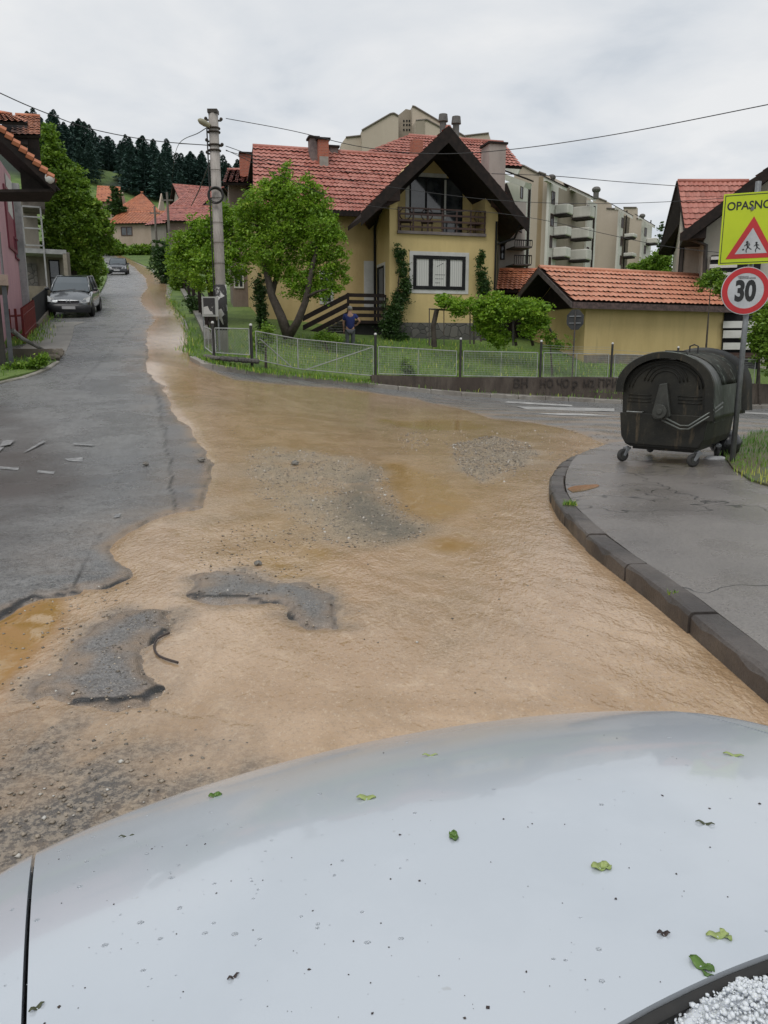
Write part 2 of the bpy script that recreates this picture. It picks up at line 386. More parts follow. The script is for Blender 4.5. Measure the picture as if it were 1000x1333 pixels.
keep = np.ones(len(FA), bool)
road = np_mesh('road', np.stack([fx, fy, rz], 1), FA, asphalt, smooth=True, attrs={
    'patch': ('POINT', sstep(-.02, .04, patch)), 'leftdark': ('POINT', sstep(-.3, .6, left_dark)*(.7+fbm(fx, fy, 1, 3, 2))), 'dirt': ('POINT', dirt), 'crack': ('POINT', np.clip(crk+edge*.5+brkm*1.3, 0, 1))})
tag(road, kind='structure')

mz = GZ.ravel() + np.clip((s_all + .02)*.12, -.03, .012) + .003*fbm(fx, fy, 2.2, 3, 55)
mz = mz - .006*sstep(0, .5, s_gr)
film = (s_gr > -.02)
sel = (np.maximum(s_all, np.where(film, .1, -1)) > -.22)
kf = sel[FA].any(1) & (fy[FA].min(1) > -5)
def sub_mesh(F, *arrs):
    u, inv = np.unique(F, return_inverse=True); return inv.reshape(F.shape), u
F2, u = sub_mesh(FA[kf])
flow = np.clip(.25+.9*sstep(1.0, 4.0, fx+ (8-fy)*.25)+.35*sstep(3, 1, fy), 0, 1)*np.where(fy > 14, .4, 1)
rip = .0045*np.sin((fx*.8+fy*.6)*26+fbm(fx, fy, 1.6, 3, 90)*9)*flow*(fy < 12)*sstep(.05, .4, s_all)*(s_gr < 0)
mz = mz + rip
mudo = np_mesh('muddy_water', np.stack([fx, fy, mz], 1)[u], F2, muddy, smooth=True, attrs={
    'gravel': ('POINT', ((np.maximum(sstep(-.35, .5, s_g1), sstep(-.3, .3, s_g2))*(1.0+1.1*fbm(fx+fy*.3, fy*.9, 1.1, 4, 63)))+.45*sstep(-.3, .5, sdf(wx, wy, gpoly([(470,745),(560,722),(640,765),(662,850),(610,900),(520,860),(480,800)])))*(.7+fbm(fx, fy, 3, 3, 83))+.28*sstep(.05, .3, fbm(fx*.6, fy*1.1, .9, 4, 60))*sstep(5, 7, fy)*(fy < 16)).clip(0, 1)[u]),
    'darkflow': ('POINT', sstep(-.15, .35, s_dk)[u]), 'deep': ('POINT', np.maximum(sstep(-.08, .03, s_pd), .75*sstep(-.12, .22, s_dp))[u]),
    'grit': ('POINT', np.maximum(sstep(-.25, .30, s_gr), .8*sstep(.22, .0, -s_i-.16*fbm(fx, fy, 3, 3, 19))*(fy < 9)).clip(0, 1)[u]), 'flow': ('POINT', flow[u])})
tag(mudo, kind='structure')

# wide terrain sheet below everything, out to the horizon, rising into hills behind the village
t = NT('grass_ground'); P = t.pos()
c = t.mix(t.ramp(t.noise(.5, 6, P), .38, .62), (.075, .135, .025), (.14, .21, .045))
c = t.mix(t.math('MULTIPLY', t.ramp(t.noise(9, 4, P), .5, .7), .6), c, (.035, .065, .015))
c = t.mix(t.math('MULTIPLY', t.ramp(t.noise(3, 4, P), .6, .75), .5), c, (.13, .10, .06))
sp9 = t.n('ShaderNodeSeparateXYZ'); t.l(P, sp9.inputs[0]); fy9 = t.ramp(sp9.outputs[1], 190, 200); gap = t.math('MULTIPLY', t.math('MULTIPLY', t.ramp(sp9.outputs[0], -84, -80), t.ramp(sp9.outputs[0], -66, -70)), t.ramp(sp9.outputs[1], 240, 232)); c = t.mix(t.math('MULTIPLY', fy9, t.math('SUBTRACT', 1.0, gap)), c, (.018, .032, .018))
grassm = t.fin(c, .8, t.bump(t.noise(22, 4, P), .8, .08))
def hillz(x, y):
    base = G(x, np.minimum(y, 130)) if True else 0
    b = np.clip(base, -3, 26)
    ridge = np.interp(x, [-700, -300, -112, -70, -30, 10, 60, 200, 700], [60, 66, 62, 54, 41, 30, 22, 30, 20])
    t_ = sstep(118, 262, y); 
    return b*(1-t_) + (np.maximum(b, 0)*.2+ridge)*t_ + fbm(x, y, .012, 3, 4)*14*t_
gx = np.concatenate([np.linspace(-900, -130, 14, endpoint=False), np.arange(-130, 90, 2.0), np.linspace(90, 900, 16)])
gy = np.concatenate([np.linspace(-400, -12, 8, endpoint=False), np.arange(-12, 300, 2.0), np.linspace(300, 1400, 12)])
hx, hy = np.meshgrid(gx, gy)
cx = np.clip(hx, -75, 60); cy = np.clip(hy, -6, 1e5)
hz = hillz(cx.ravel(), cy.ravel()).reshape(hx.shape); hz += (hillz(hx.ravel(), np.maximum(hy.ravel(), 262))-hillz(cx.ravel(), np.maximum(cy.ravel(), 262))).reshape(hx.shape)*sstep(118, 262, hy)
def terr_z(x, y):
    x = np.array([x], float); y = np.array([y], float); c1 = np.clip(x, -75, 60)
    z = hillz(c1, y); z += (hillz(x, np.maximum(y, 262))-hillz(c1, np.maximum(y, 262)))*sstep(118, 262, y); return float(z[0])
ii = np.arange(hx.size).reshape(hx.shape)
FT = np.stack([ii[:-1, :-1], ii[:-1, 1:], ii[1:, 1:], ii[1:, :-1]], -1).reshape(-1, 4)
gr = np_mesh('ground', np.stack([hx.ravel(), hy.ravel(), hz.ravel()-.07-.10*((hy.ravel() < 118) & (hx.ravel() > -70) & (hx.ravel() < 60))], 1), FT, grassm, smooth=True); tag(gr, kind='structure')

# ---------------------------------------------------------------- raised sheets with exact outlines
def sheet(name, outline, m, lift=.0, skirt=.25, cell=.5, kind='structure', rough_z=0, seed=1, parent=None):
    bm = bmesh.new(); vs = [bm.verts.new((a, b, 0)) for a, b in outline]; bm.faces.new(vs)
    xs = [a for a, b in outline]; ys = [b for a, b in outline]
    for k in np.arange(min(xs)+cell, max(xs), cell): bmesh.ops.bisect_plane(bm, geom=bm.verts[:]+bm.edges[:]+bm.faces[:], plane_co=(k, 0, 0), plane_no=(1, 0, 0))
    for k in np.arange(min(ys)+cell, max(ys), cell): bmesh.ops.bisect_plane(bm, geom=bm.verts[:]+bm.edges[:]+bm.faces[:], plane_co=(0, k, 0), plane_no=(0, 1, 0))
    bmesh.ops.triangulate(bm, faces=[f for f in bm.faces if len(f.verts) > 4])
    for f in bm.faces:
        if f.normal.z < 0: f.normal_flip()
    bv = list(bm.verts); X = np.array([v.co.x for v in bv]); Y_ = np.array([v.co.y for v in bv]); Z = G(X, Y_)
    L = lift(X, Y_) if callable(lift) else lift
    Z = Z + L + (rough_z*fbm(X, Y_, 1.2, 3, seed) if rough_z else 0)
    for v, z in zip(bv, Z): v.co.z = z
    be = [e for e in bm.edges if e.is_boundary]
    r = bmesh.ops.extrude_edge_only(bm, edges=be)
    for v in [g for g in r['geom'] if isinstance(g, bmesh.types.BMVert)]: v.co.z -= skirt
    me = bpy.data.meshes.new(name); bm.to_mesh(me); bm.free(); me.materials.append(m)
    o = bpy.data.objects.new(name, me); C.objects.link(o)
    if parent is not None: o.parent = parent
    if kind: o['kind'] = kind
    return o
def smooth_line(pts, step=.25):
    """Catmull-Rom through 2-D points, resampled"""
    P = [Vector((a[0], a[1], 0)) for a in pts]; P = [P[0]*2-P[1]]+P+[P[-1]*2-P[-2]]; out = []
    for i in range(1, len(P)-2):
        n = max(2, int((P[i+1]-P[i]).length/step))
        for k in range(n):
            t = k/n; a, b, c, d = P[i-1:i+3]
            out.append(.5*((2*b)+(c-a)*t+(2*a-5*b+4*c-d)*t*t+(3*b-a-3*c+d)*t**3))
    out.append(P[-2]); return [(p.x, p.y) for p in out]
def offset(line, d):
    out = []
    for i, p in enumerate(line):
        a = Vector(line[max(i-1, 0)]); b = Vector(line[min(i+1, len(line)-1)]); t_ = (b-a)
        n = Vector((-t_.y, t_.x)).normalized(); out.append((p[0]+n.x*d, p[1]+n.y*d))
    return out

# near kerb (foot of its face on the water line)
kn_px = [(1240,1090),(1100,1000),(1000,920),(935,862),(872,806),(818,762),(768,722),(738,690),(722,668),(716,645),(722,622),(738,603),(765,592),(800,583)]
kn = [tuple(gp(*p)[:2]) for p in kn_px]
pe = kn[-1]; kn += [(pe[0]+1.1, pe[1]+.55), (pe[0]+2.5, pe[1]+1.2), (pe[0]+5, pe[1]+1.7), (pe[0]+11, pe[1]+2.0)]
kn = smooth_line([(kn[0][0]+1.2, kn[0][1]-3)]+kn, .06)[::-1]
KW, KH = .15, .135
pave_in = offset(kn, KW+.006)
t = NT('pavement_asphalt'); P = t.pos()
c = t.mix(t.ramp(t.noise(.9, 5, P), .35, .65), (.145, .132, .124), (.20, .182, .168))
c = t.mix(t.math('MULTIPLY', t.ramp(t.noise(70, 3, P, .8), .5, .66), .7), c, (.05, .045, .043))
c = t.mix(t.math('MULTIPLY', t.ramp(t.noise(75, 3, P, .85), .56, .68), .7), c, (.33, .30, .27))
ckv = t.n('ShaderNodeTexVoronoi', feature='DISTANCE_TO_EDGE'); ckv.inputs['Scale'].default_value = .55; t.l(t.mapv(t.n('ShaderNodeVectorMath').outputs[0], (1, 1, 1)), ckv.inputs['Vector'])
va = [n for n in t.t.nodes if n.bl_idname == 'ShaderNodeVectorMath'][0]; va.operation = 'ADD'; t.l(P, va.inputs[0])
nz = t.n('ShaderNodeTexNoise'); nz.inputs['Scale'].default_value = 2.5; t.l(P, nz.inputs['Vector']); t.l(nz.outputs['Color'], va.inputs[1])
ck = t.ramp(ckv.outputs['Distance'], .010, .003)
c = t.mix(t.math('MULTIPLY', ck, .8), c, (.02, .02, .02))
wet = t.ramp(t.noise(1.3, 4, P), .4, .6)
pavm = t.fin(c, t.mixf(wet, .17, .36), t.bump(t.math('SUBTRACT', t.noise(80, 3, P, .7), ck), .5, .008)); t.b.inputs['Specular IOR Level'].default_value = .6
pv = sheet('pavement', pave_in + [(30, kn[0][1]+1), (30, -6), (kn[-1][0]+6, -6)], pavm, lift=KH-.012, cell=.6, rough_z=.012)
# kerb stones as one run with open joints
t = NT('kerb_stone'); P = t.pos()
c = t.mix(t.ramp(t.noise(2.2, 5, P), .35, .65), (.045, .037, .033), (.10, .084, .074))
c = t.mix(t.math('MULTIPLY', t.ramp(t.noise(55, 4, P, .75), .5, .7), .7), c, (.045, .04, .036))
kerbm = t.fin(c, t.mixf(t.ramp(t.noise(4, 4, P), .4, .6), .3, .5), t.bump(t.noise(40, 5, P, .7), .6, .012)); t.b.inputs['Specular IOR Level'].default_value = .55
def kerb_run(name, line, width, height, stone, m, low=None, seed=3, gap=.012):
    """stones of varied length following a line; each stone chipped a little differently"""
    rd = random.Random(seed); mb = MB(); L = [0]
    for a, b in zip(line[:-1], line[1:]): L.append(L[-1]+math.hypot(b[0]-a[0], b[1]-a[1]))
    X = np.array([p[0] for p in line]); Y_ = np.array([p[1] for p in line]); L = np.array(L); s = 0
    def pt(q):
        x = np.interp(q, L, X); y = np.interp(q, L, Y_); x2 = np.interp(q+.05, L, X); y2 = np.interp(q+.05, L, Y_); x1 = np.interp(q-.05, L, X); y1 = np.interp(q-.05, L, Y_)
        t_ = Vector((x2-x1, y2-y1)).normalized(); return x, y, -t_.y, t_.x
    while s < L[-1]-.05:
        ln = min(stone*rd.uniform(.85, 1.15), L[-1]-s); e = s+ln-gap*rd.uniform(.6, 1.6)
        n = max(2, int(ln/.12)); hj = rd.uniform(-.008, .008); oj = rd.uniform(-.008, .008); vs = []; fs = []
        for i in range(n+1):
            q = s+(e-s)*i/n; x, y, nx, ny = pt(q); z = g1(x, y); hh = height+hj
            if low is not None: hh *= low(x, y)
            end = .010 if i in (0, n) else 0; ch = rd.uniform(.008, .022)+end
            if rd.random() < .12: ch += .02
            prof = [(0, -.2), (-.006, hh-ch*1.3), (ch*.45, hh-ch*.35), (ch*1.4, hh-end*.4), (width-.012, hh-end*.4), (width, hh-.012), (width, -.2)]
            vs += [(x+nx*(o+oj), y+ny*(o+oj), z+h+rd.uniform(-.0015, .0015)) for o, h in prof]
        m_ = len(prof)
        for i in range(n):
            for j in range(m_-1): fs.append((i*m_+j, i*m_+j+1, (i+1)*m_+j+1, (i+1)*m_+j))
        fs += [tuple(range(m_-1, -1, -1)), tuple(range(n*m_, n*m_+m_))]
        mb.add(vs, fs); s += ln
    o = mb.build(name, m); o['kind'] = 'structure'; return o
def lowf(x, y): return float(np.clip(1-(y-8.6)*.35, .45, 1))
kerb_run('kerb', kn, KW, KH, .92, kerbm, low=lowf, seed=5, gap=.022)
# far kerb and narrow footway before the low wall
kf_line = smooth_line([tuple(at(*a)[:2]) for a in kerb_far_px]+[(24, 36)], .25)
kfar = M('kerb_far', (.27, .25, .22), (.15, .13, .11), 1.2, .5, .4, 30)
kerb_run('far_kerb', kf_line, .16, .14, 1.0, kfar, seed=9, gap=.02)
# ---------------------------------------------------------------- verges and gardens
left_up = gpoly([(128,328),(134,338),(140,346),(139,364),(129,384),(121,396),(100,401),(70,403),(60,409),(57,418),(48,437),(34,447),(10,452),(-60,456)]) + [(-70, 26), (-70, 117), (-47, 117)]
left_low = gpoly([(-300,476),(10,462),(60,462),(76,465),(76,471),(62,479),(40,488),(0,498),(-60,512),(-300,560)])
fence_px = [(267,459,21.7),(279,463,21.5),(320,468,21.8),(340,474,22.0),(400,482,23),(484,489,24.1),(600,494,25.2),(700,496.5,26.2),(800,500,27.2),(1000,508,29.2)]
garden = gpoly([(247,467),(244,452),(246,432),(242,416),(229,403),(221,392),(225,376),(221,366),(211,357),(199,350),(186,345),(172,339),(176,337),(210,346),(206,343),(150,329.5),(128,324.5)])
garden = [tuple(gp(*p)[:2]) for p in [(247,467),(244,452),(246,432),(242,416),(229,403),(221,392),(225,376),(221,366),(211,357),(199,350),(186,345),(170,338),(152,331),(128,325.5)]] + [(-66, 118), (-66, 140), (60, 140), (60, 37), (24, 37)]
kin = offset(kf_line, .166)
fence_line = smooth_line([tuple(at(*a)[:2]) for a in fence_px]+[(24, 36.8)], .5)
garden += [p for p in offset(fence_line, .16)[::-1]]
sheet('garden_ground', garden, grassm, lift=lambda x, y: .10+.22*sstep(-2, 1.5, x)*sstep(60, 40, y), cell=1.0, rough_z=.05, skirt=.5)
walk = kin + fence_line[::-1]
footm = M('footway', (.24, .225, .2), (.13, .12, .105), 1.5, .45, .3, 40)
sheet('footway', walk, footm, lift=.125, cell=.7, rough_z=.01)
sheet('left_bank', left_up, grassm, lift=.12, cell=1.0, rough_z=.1, skirt=.5)
sheet('left_verge', left_low, grassm, lift=.05, cell=.5, rough_z=.06)
drive = M('driveway_concrete', (.26, .245, .22), (.15, .14, .125), 1.3, .45, .4, 30)
sheet('driveway', gpoly([(57,420),(112,419),(97,424),(94,440),(84,463),(75,465),(60,462),(20,460),(34,448),(48,438)]), drive, lift=.012, cell=.5, skirt=.05, rough_z=.004)
lime = smooth_line(gpoly([(-200,535),(-60,514),(0,500),(42,490),(64,481),(78,472)]), .3)
kerb_run('verge_kerb', lime, .10, .05, 1.3, M('old_kerb', (.30, .28, .24), (.16, .15, .12), 2, .6, .4, 30), seed=12, gap=.03)
# faded paint
paintm = NT('old_paint'); P = paintm.pos(); tr = paintm.ramp(paintm.noise(14, 5, P, .8), .46, .62)
paintm.fin(paintm.mix(tr, (.17, .17, .17), (.33, .33, .325)), .5); paintm = paintm.m
def decal(name, px, lift=.006):
    pts = [gp(a, b) for a, b in px]; mb = MB(); mb.add([(p.x, p.y, g1(p.x, p.y)+lift) for p in pts], [tuple(range(len(pts)))]); return mb
mk = MB(); mk2 = MB()
for px, lf in (([(4,576),(19,575),(14,581),(0,584)], .029), ([(-6,586),(6,584),(0,590),(-8,592)], .029), ([(36,590),(60,577),(56,576),(30,592)], .029),
               ([(96,579.5),(122,581),(121,582.5),(96,581)], .029), ([(84,600),(108,598),(108,604),(90,603)], .029), ([(50,615),(72,617),(70,620),(48,618)], .029),
               ([(150,674),(158,672),(156,677),(148,678)], .029), ([(0,610),(25,612),(24,615),(0,613)], .029),
               ([(662,522.5),(745,527.5),(745,529.5),(655,524.5)], .012), ([(672,529.5),(800,532),(800,536),(690,534)], .012), ([(690,538),(760,539),(800,542),(730,541)], .012),
               ([(880,533),(1000,538),(1000,540),(880,535)], .012)):
    pts = [gp(a, b) for a, b in px]; (mk2 if px[0][0] > 600 else mk).add([(p.x, p.y, g1(p.x, p.y)+lf) for p in pts], [tuple(range(len(pts)))])
tag(mk.build('road_marking', paintm), kind='structure')
tag(mk2.build('crossing_marking', M('crossing_paint', (.46, .455, .44), (.26, .255, .25), 2.5, .45)), kind='structure')

# ---------------------------------------------------------------- stones, grit, grass
def scatter_rocks(name, pts, smin, smax, m, seed=1, flat=.6):
    r = np.random.default_rng(seed); n = len(pts)
    base = np.array([(1, 0, 0), (0, 1, 0), (-1, 0, 0), (0, -1, 0), (0, 0, 1), (0, 0, -1)], float)
    fc = np.array([(0, 1, 4), (1, 2, 4), (2, 3, 4), (3, 0, 4), (1, 0, 5), (2, 1, 5), (3, 2, 5), (0, 3, 5)])
    s = smin+(smax-smin)*r.random(n)**2.5
    V = base[None]*(.6+.8*r.random((n, 6, 1)))*s[:, None, None]; V[:, :, 2] *= flat
    a = r.random(n)*6.28; ca, sa = np.cos(a)[:, None], np.sin(a)[:, None]
    x = V[:, :, 0]*ca-V[:, :, 1]*sa; y = V[:, :, 0]*sa+V[:, :, 1]*ca; V[:, :, 0] = x; V[:, :, 1] = y
    V += np.array(pts)[:, None, :]
    F = (fc[None]+6*np.arange(n)[:, None, None]).reshape(-1, 3)
    o = np_mesh(name, V.reshape(-1, 3), F, m, attrs={'tint': ('FACE', np.repeat(r.random(n), 8))}); return o
t = NT('stones'); c = t.mix(t.attr('tint'), (.085, .075, .062), (.38, .32, .25)); c = t.mix(t.ramp(t.attr('tint'), .93, .97), c, (.5, .48, .44)); stonem = t.fin(c, .45)
def sample_poly(poly, n, seed, dens=None):
    r = np.random.default_rng(seed); p = np.array(poly); lo, hi = p.min(0), p.max(0)
    q = lo+(hi-lo)*r.random((n*4, 2)); s = sdf(q[:, 0]+.1*fbm(q[:, 0], q[:, 1], 2, 2, 3), q[:, 1], poly); q = q[s > -.05*r.random(len(s))]
    return q[:n]
pts = []
for poly, n, lf in ((gpoly(grav2), 2600, .016), (gpoly(grav1), 2200, .014), (P1, 260, .026), (P2, 200, .026), (gpoly([(300,480),(640,540),(700,600),(640,640),(300,620),(240,560),(200,480)]), 900, .016),
                    (gpoly([(285,680),(420,690),(380,760),(250,750)]), 380, .016), (gpoly([(0,770),(160,760),(230,930),(0,935)]), 400, .014), (gpoly([(0,940),(330,960),(200,1050),(-100,1150)]), 500, .008),
                    (gpoly([(640,560),(790,585),(720,640),(640,640)]), 250, .014), (gpoly([(500,690),(700,660),(850,900),(500,930),(400,850)]), 60, .014)):
    q = sample_poly(poly, n, len(pts)+3); z = G(q[:, 0], q[:, 1])+lf
    pts.append(np.column_stack([q, z]))
o = scatter_rocks('gravel', np.vstack(pts), .002, .012, stonem, 5); tag(o, 'small wet grey and tan stones washed over the junction by muddy water', 'gravel', kind='stuff')
pts = []
for poly, n, lf in ((gpoly(grav2), 1500, .014), (gpoly(grav1), 1100, .012), (gpoly([(515,568),(545,562),(560,580),(530,590)]), 160, .014), (gpoly([(560,560),(800,560),(780,600),(700,640),(620,620)]), 500, .012)):
    q = sample_poly(poly, n, n); pts.append(np.column_stack([q, G(q[:, 0], q[:, 1])+lf]))
tag(scatter_rocks('coarse_gravel', np.vstack(pts), .007, .024, stonem, 15, .55), 'bank of coarse grey gravel left by the stream before the far kerb', 'gravel', kind='stuff')
# a few larger lumps one can point at
def rock(px, py, r, label, lift=.02, grp=None, m=None):
    p = gp(px, py); rd = random.Random(int(px*7+py)); bm = bmesh.new(); bmesh.ops.create_icosphere(bm, subdivisions=2, radius=r)
    for v in bm.verts: v.co *= rd.uniform(.75, 1.2); v.co.z *= .6
    me = bpy.data.meshes.new('rock'); bm.to_mesh(me); bm.free(); me.materials.append(m or M('rockm', (.10, .095, .09), (.2, .18, .15), 12, .5))
    o = bpy.data.objects.new('rock', me); C.objects.link(o); o.location = (p.x, p.y, g1(p.x, p.y)+lift+r*.3); return tag(o, label, 'stone', grp)
rock(190, 609, .045, 'dark lump lying alone on the grey asphalt of the left lane', .04)
rock(263, 604, .05, 'dark stone at the tip of the asphalt edge beside the brown water', .04)
rock(384, 606, .05, 'dark stone on the gravel in the middle of the muddy junction', .02)
rock(336, 738, .028, 'brown stone in the stream above the broken asphalt patch', .02)

t = NT('blades'); c = t.mix(t.attr('tint'), (.07, .17, .015), (.22, .36, .04)); c = t.mix(t.ramp(t.attr('tint'), .88, .95), c, (.48, .50, .08))
bladem = t.fin(c, .5); t.b.inputs['Subsurface Weight'].default_value = 0
def blades(name, q, z, hmin, hmax, wdt, seed, tint=None, m=None, lean=.5):
    r = np.random.default_rng(seed); n = len(q); h = hmin+(hmax-hmin)*r.random(n); a = r.random(n)*6.28; l = lean*h*r.random(n); b = r.random(n)*6.28
    dx, dy = np.cos(a)*wdt, np.sin(a)*wdt
    p0 = np.column_stack([q[:, 0]-dx, q[:, 1]-dy, z]); p1 = np.column_stack([q[:, 0]+dx, q[:, 1]+dy, z])
    m1 = np.column_stack([q[:, 0]+np.cos(b)*l*.35+dx*.8, q[:, 1]+np.sin(b)*l*.35+dy*.8, z+h*.6]); m0 = m1-np.column_stack([dx*1.6, dy*1.6, 0*dx])
    tp = np.column_stack([q[:, 0]+np.cos(b)*l, q[:, 1]+np.sin(b)*l, z+h])
    V = np.stack([p0, p1, m1, m0, tp], 1).reshape(-1, 3); k = np.arange(n)[:, None]*5
    F = np.concatenate([k+np.array([[0, 1, 2]]), k+np.array([[0, 2, 3]]), k+np.array([[3, 2, 4]])], 0)
    tt = r.random(n) if tint is None else tint
    return np_mesh(name, V, F, m or bladem, attrs={'tint': ('FACE', np.tile(tt, 3))})
gpoly_r = gpoly([(1010,652),(975,641),(952,624),(941,604),(948,591),(966,584),(985,573),(1010,569),(1100,562),(1400,560),(1500,800),(1150,720)])
soil = M('verge_soil', (.09, .075, .029), (.06, .09, .03), 3, .7, .8, 20)
sheet('grass_verge', gpoly_r, soil, lift=lambda x, y: KH+.01, cell=.3, rough_z=.03, skirt=.1)
q = sample_poly(gpoly_r, 26000, 4); q = q[(q[:, 0] < 9)]
dist = np.hypot(q[:, 0], q[:, 1]); tn = np.clip((9.9-q[:, 1])*.42+.15+.3*fbm(q[:, 0], q[:, 1], 2, 3, 8)+.25*rng.random(len(q)), 0, 1)
tag(blades('grass', q, G(q[:, 0], q[:, 1])+KH, .03, .11, .0045, 3, tn), 'short wet grass, yellowish towards the pavement, behind the road sign pole', 'grass', kind='stuff')
# rough growth along fences and banks
qs = []
def along(line, n, sd, spread):
    r = np.random.default_rng(sd); L = np.array(line); i = r.integers(0, len(L)-1, n); t_ = r.random((n, 1)); return L[i]*(1-t_)+L[i+1]*t_+r.normal(0, spread, (n, 2))
fl = np.array(fence_line)
qa = along([p for p in fence_line if p[0] < 0], 1800, 1, .16); qb = along([p for p in fence_line if 0 < p[0] < 13], 120, 2, .04); qb[:, 1] -= .1
qc = sample_poly([(-6, 22.4), (0, 25.0), (13, 28.4), (10, 32), (0, 30.5), (-6, 28)], 9000, 3)
qd = sample_poly(left_low, 1500, 5); qe = along(gpoly([(60,415),(48,437),(34,449),(5,454)]), 900, 6, .3)
qf = along(gpoly([(247,467),(246,432),(229,403),(221,392),(221,366),(186,345)]), 900, 7, .12)
q = np.vstack([qa, qb, qc, qd, qe, qf]); lf = np.concatenate([np.full(len(qa), .12), np.full(len(qb), .12), np.full(len(qc), .0), np.full(len(qd), .05), np.full(len(qe), .12), np.full(len(qf), .1)])
lf[len(qa)+len(qb):len(qa)+len(qb)+len(qc)] = (.10+.22*sstep(-2, 1.5, qc[:, 0]))
tag(blades('tall_grass', q, G(q[:, 0], q[:, 1])+lf, .035, .17, .011, 8), 'rough green grass and weeds in the garden and along the fence foot', 'grass', kind='stuff')
# stray weeds on the kerb
def weed(px, py, n, h, label, lift=.14):
    p = gp(px, py, lift); r = np.random.default_rng(int(px)); q = np.array([p.x, p.y])+r.normal(0, h*.5, (n, 2))
    o = blades('weed', q, G(q[:, 0], q[:, 1])+lift-.01, h*.4, h, .005, int(px), lean=1.2); return tag(o, label, 'weed')
weed(742, 656, 60, .06, 'green weed in the kerb gap beside the small brown puddle')
weed(876, 771, 14, .03, 'tiny green sprout in the joint behind the long kerb stone')
# small puddle on the pavement
pw = NT('puddle_water'); pw.fin((.16, .115, .06), .05); sheet('pavement_puddle', smooth_line(gpoly([(738,652),(748,648),(776,646),(778,649),(762,654),(745,657)]), .1), pw.m, lift=KH-.007, cell=.5, skirt=.01)
# fallen twig in the flow
tw = MB(); tp = [gp(a, b) for a, b in [(221,829),(206,836),(201,846),(204,856),(213,862),(232,868)]]
tw.tube([Vector((*p, 0))+Vector((0, 0, g1(*p)+.022)) for p in smooth_line([(p.x, p.y) for p in tp], .05)], .006, 6)
tag(tw.build('twig', M('twigm', (.05, .035, .03))), 'curved dark twig lying in the muddy water next to the broken asphalt', 'twig')
# ---------------------------------------------------------------- the white car we look over
ca, sa = math.cos(R(24)), math.sin(R(24))
XC = .52
yn_x = [-.36,-.30,-.22,-.16,-.107,-.07,0,.08,.18,.351,.52,.70,.86,.996,1.10,1.16,1.24,1.32,1.40]
yn_y = [.55,.80,.955,1.04,1.09,1.12,1.165,1.20,1.235,1.262,1.268,1.245,1.20,1.14,1.06,1.0,.89,.74,.5]
def yn(x): return float(np.interp(x, yn_x, yn_y))
def yc(x): return .43-.13*((x-XC)/.6)**2
def hz_(x, y):
    d = abs(x-XC); z = .935-.085*(y-.43)-.375*max(0, y-.72)**2-.045*(d/.6)**2
    if d > .58: z -= 1.1*(d-.58)**2
    return z-.012*math.exp(-((d-.44)/.05)**2)*0
def hoodP(px, py):
    d = ray(px, py); best = None
    for k in range(2000):
        tt = .4+k*.0012; X, Y_, Z = d.x*tt, d.y*tt, CAMH+d.z*tt; lx = X*ca+Y_*sa; ly = -X*sa+Y_*ca
        if Z <= hz_(lx, ly): return lx, ly, hz_(lx, ly)
    return None
t = NT('white_paint'); o = t.obj()
spec = t.ramp(t.noise(55, 2, o, .5), .74, .79)
film = t.ramp(t.noise(3.2, 5, o, .6), .42, .6)
c = t.mix(t.math('MULTIPLY', film, .5), (.50, .54, .585), (.455, .495, .54)); c = t.mix(t.math('MULTIPLY', spec, .35), c, (.3, .29, .27))
paint = t.fin(c, t.mixf(film, .16, .24), t.bump(t.noise(2.2, 2, o), .02, .01), Coat_Weight=.55, Metallic=.08); t.b.inputs['Coat Roughness'].default_value = .05
blackp = M('black_plastic', (.018, .019, .022), (.03, .03, .032), 6, .38, .2, 80)
rubber = M('rubber', (.02, .02, .02), (.035, .033, .03), 8, .7)
chrome = M('chrome', (.6, .6, .6), (.5, .5, .5), 4, .15, 0, 1, 1.0)
t = NT('car_glass'); t.fin((.02, .025, .028), .04); glassm = t.m; t.b.inputs['Specular IOR Level'].default_value = .8
car = thing('parked_car', 'white car whose wet bonnet fills the bottom of the picture', 'car', (0, 0, 0), R(24))
def panel(name, x0, x1, nx, ny, m, close=True, parent=car, y0=None, thick=.02):
    V = []; F = []; xs = np.linspace(x0, x1, nx)
    for x in xs:
        a, b = (yc(x) if y0 is None else y0), yn(x)
        for j in range(ny+1):
            s = j/ny; y = a+(b-a)*s; V.append((x, y, hz_(x, y)))
        z = hz_(x, b); sl = (hz_(x, b)-hz_(x, b-.02))/.02
        for q in range(1, 8):
            th = q/7*math.pi/2; V.append((x, b+.075*math.sin(th), z+sl*.05*math.sin(th)-.13*(1-math.cos(th))))
    m_ = ny+8
    for i in range(nx-1):
        for j in range(m_-1): F.append((i*m_+j, (i+1)*m_+j, (i+1)*m_+j+1, i*m_+j+1))
    mb = MB().add(V, F); n0 = len(mb.v)
    # turned-down rim so the panel has thickness
    ring = [i*m_ for i in range(nx)]+[(nx-1)*m_+j for j in range(1, m_)]+[i*m_+m_-1 for i in range(nx-2, -1, -1)]+[j for j in range(m_-2, 0, -1)]
    low = [(mb.v[i][0], mb.v[i][1], mb.v[i][2]-thick) for i in ring]
    mb.v += low; k = len(ring)
    for i in range(k): mb.f.append((ring[i], n0+i, n0+(i+1) % k, ring[(i+1) % k]))
    return mb.build(name, m, parent, smooth=False)
hood = panel('bonnet', -.061, 1.101, 60, 40, paint)
for p_ in hood.data.polygons: p_.use_smooth = True
hood.data.set_sharp_from_angle(angle=R(35))
for nm, a, b in (('wing', -.34, -.066), ('wing', 1.106, 1.38)):
    f_ = panel(nm, a, b, 20, 30, paint, y0=-.05); 
    for p_ in f_.data.polygons: p_.use_smooth = True
    f_.data.set_sharp_from_angle(angle=R(35))
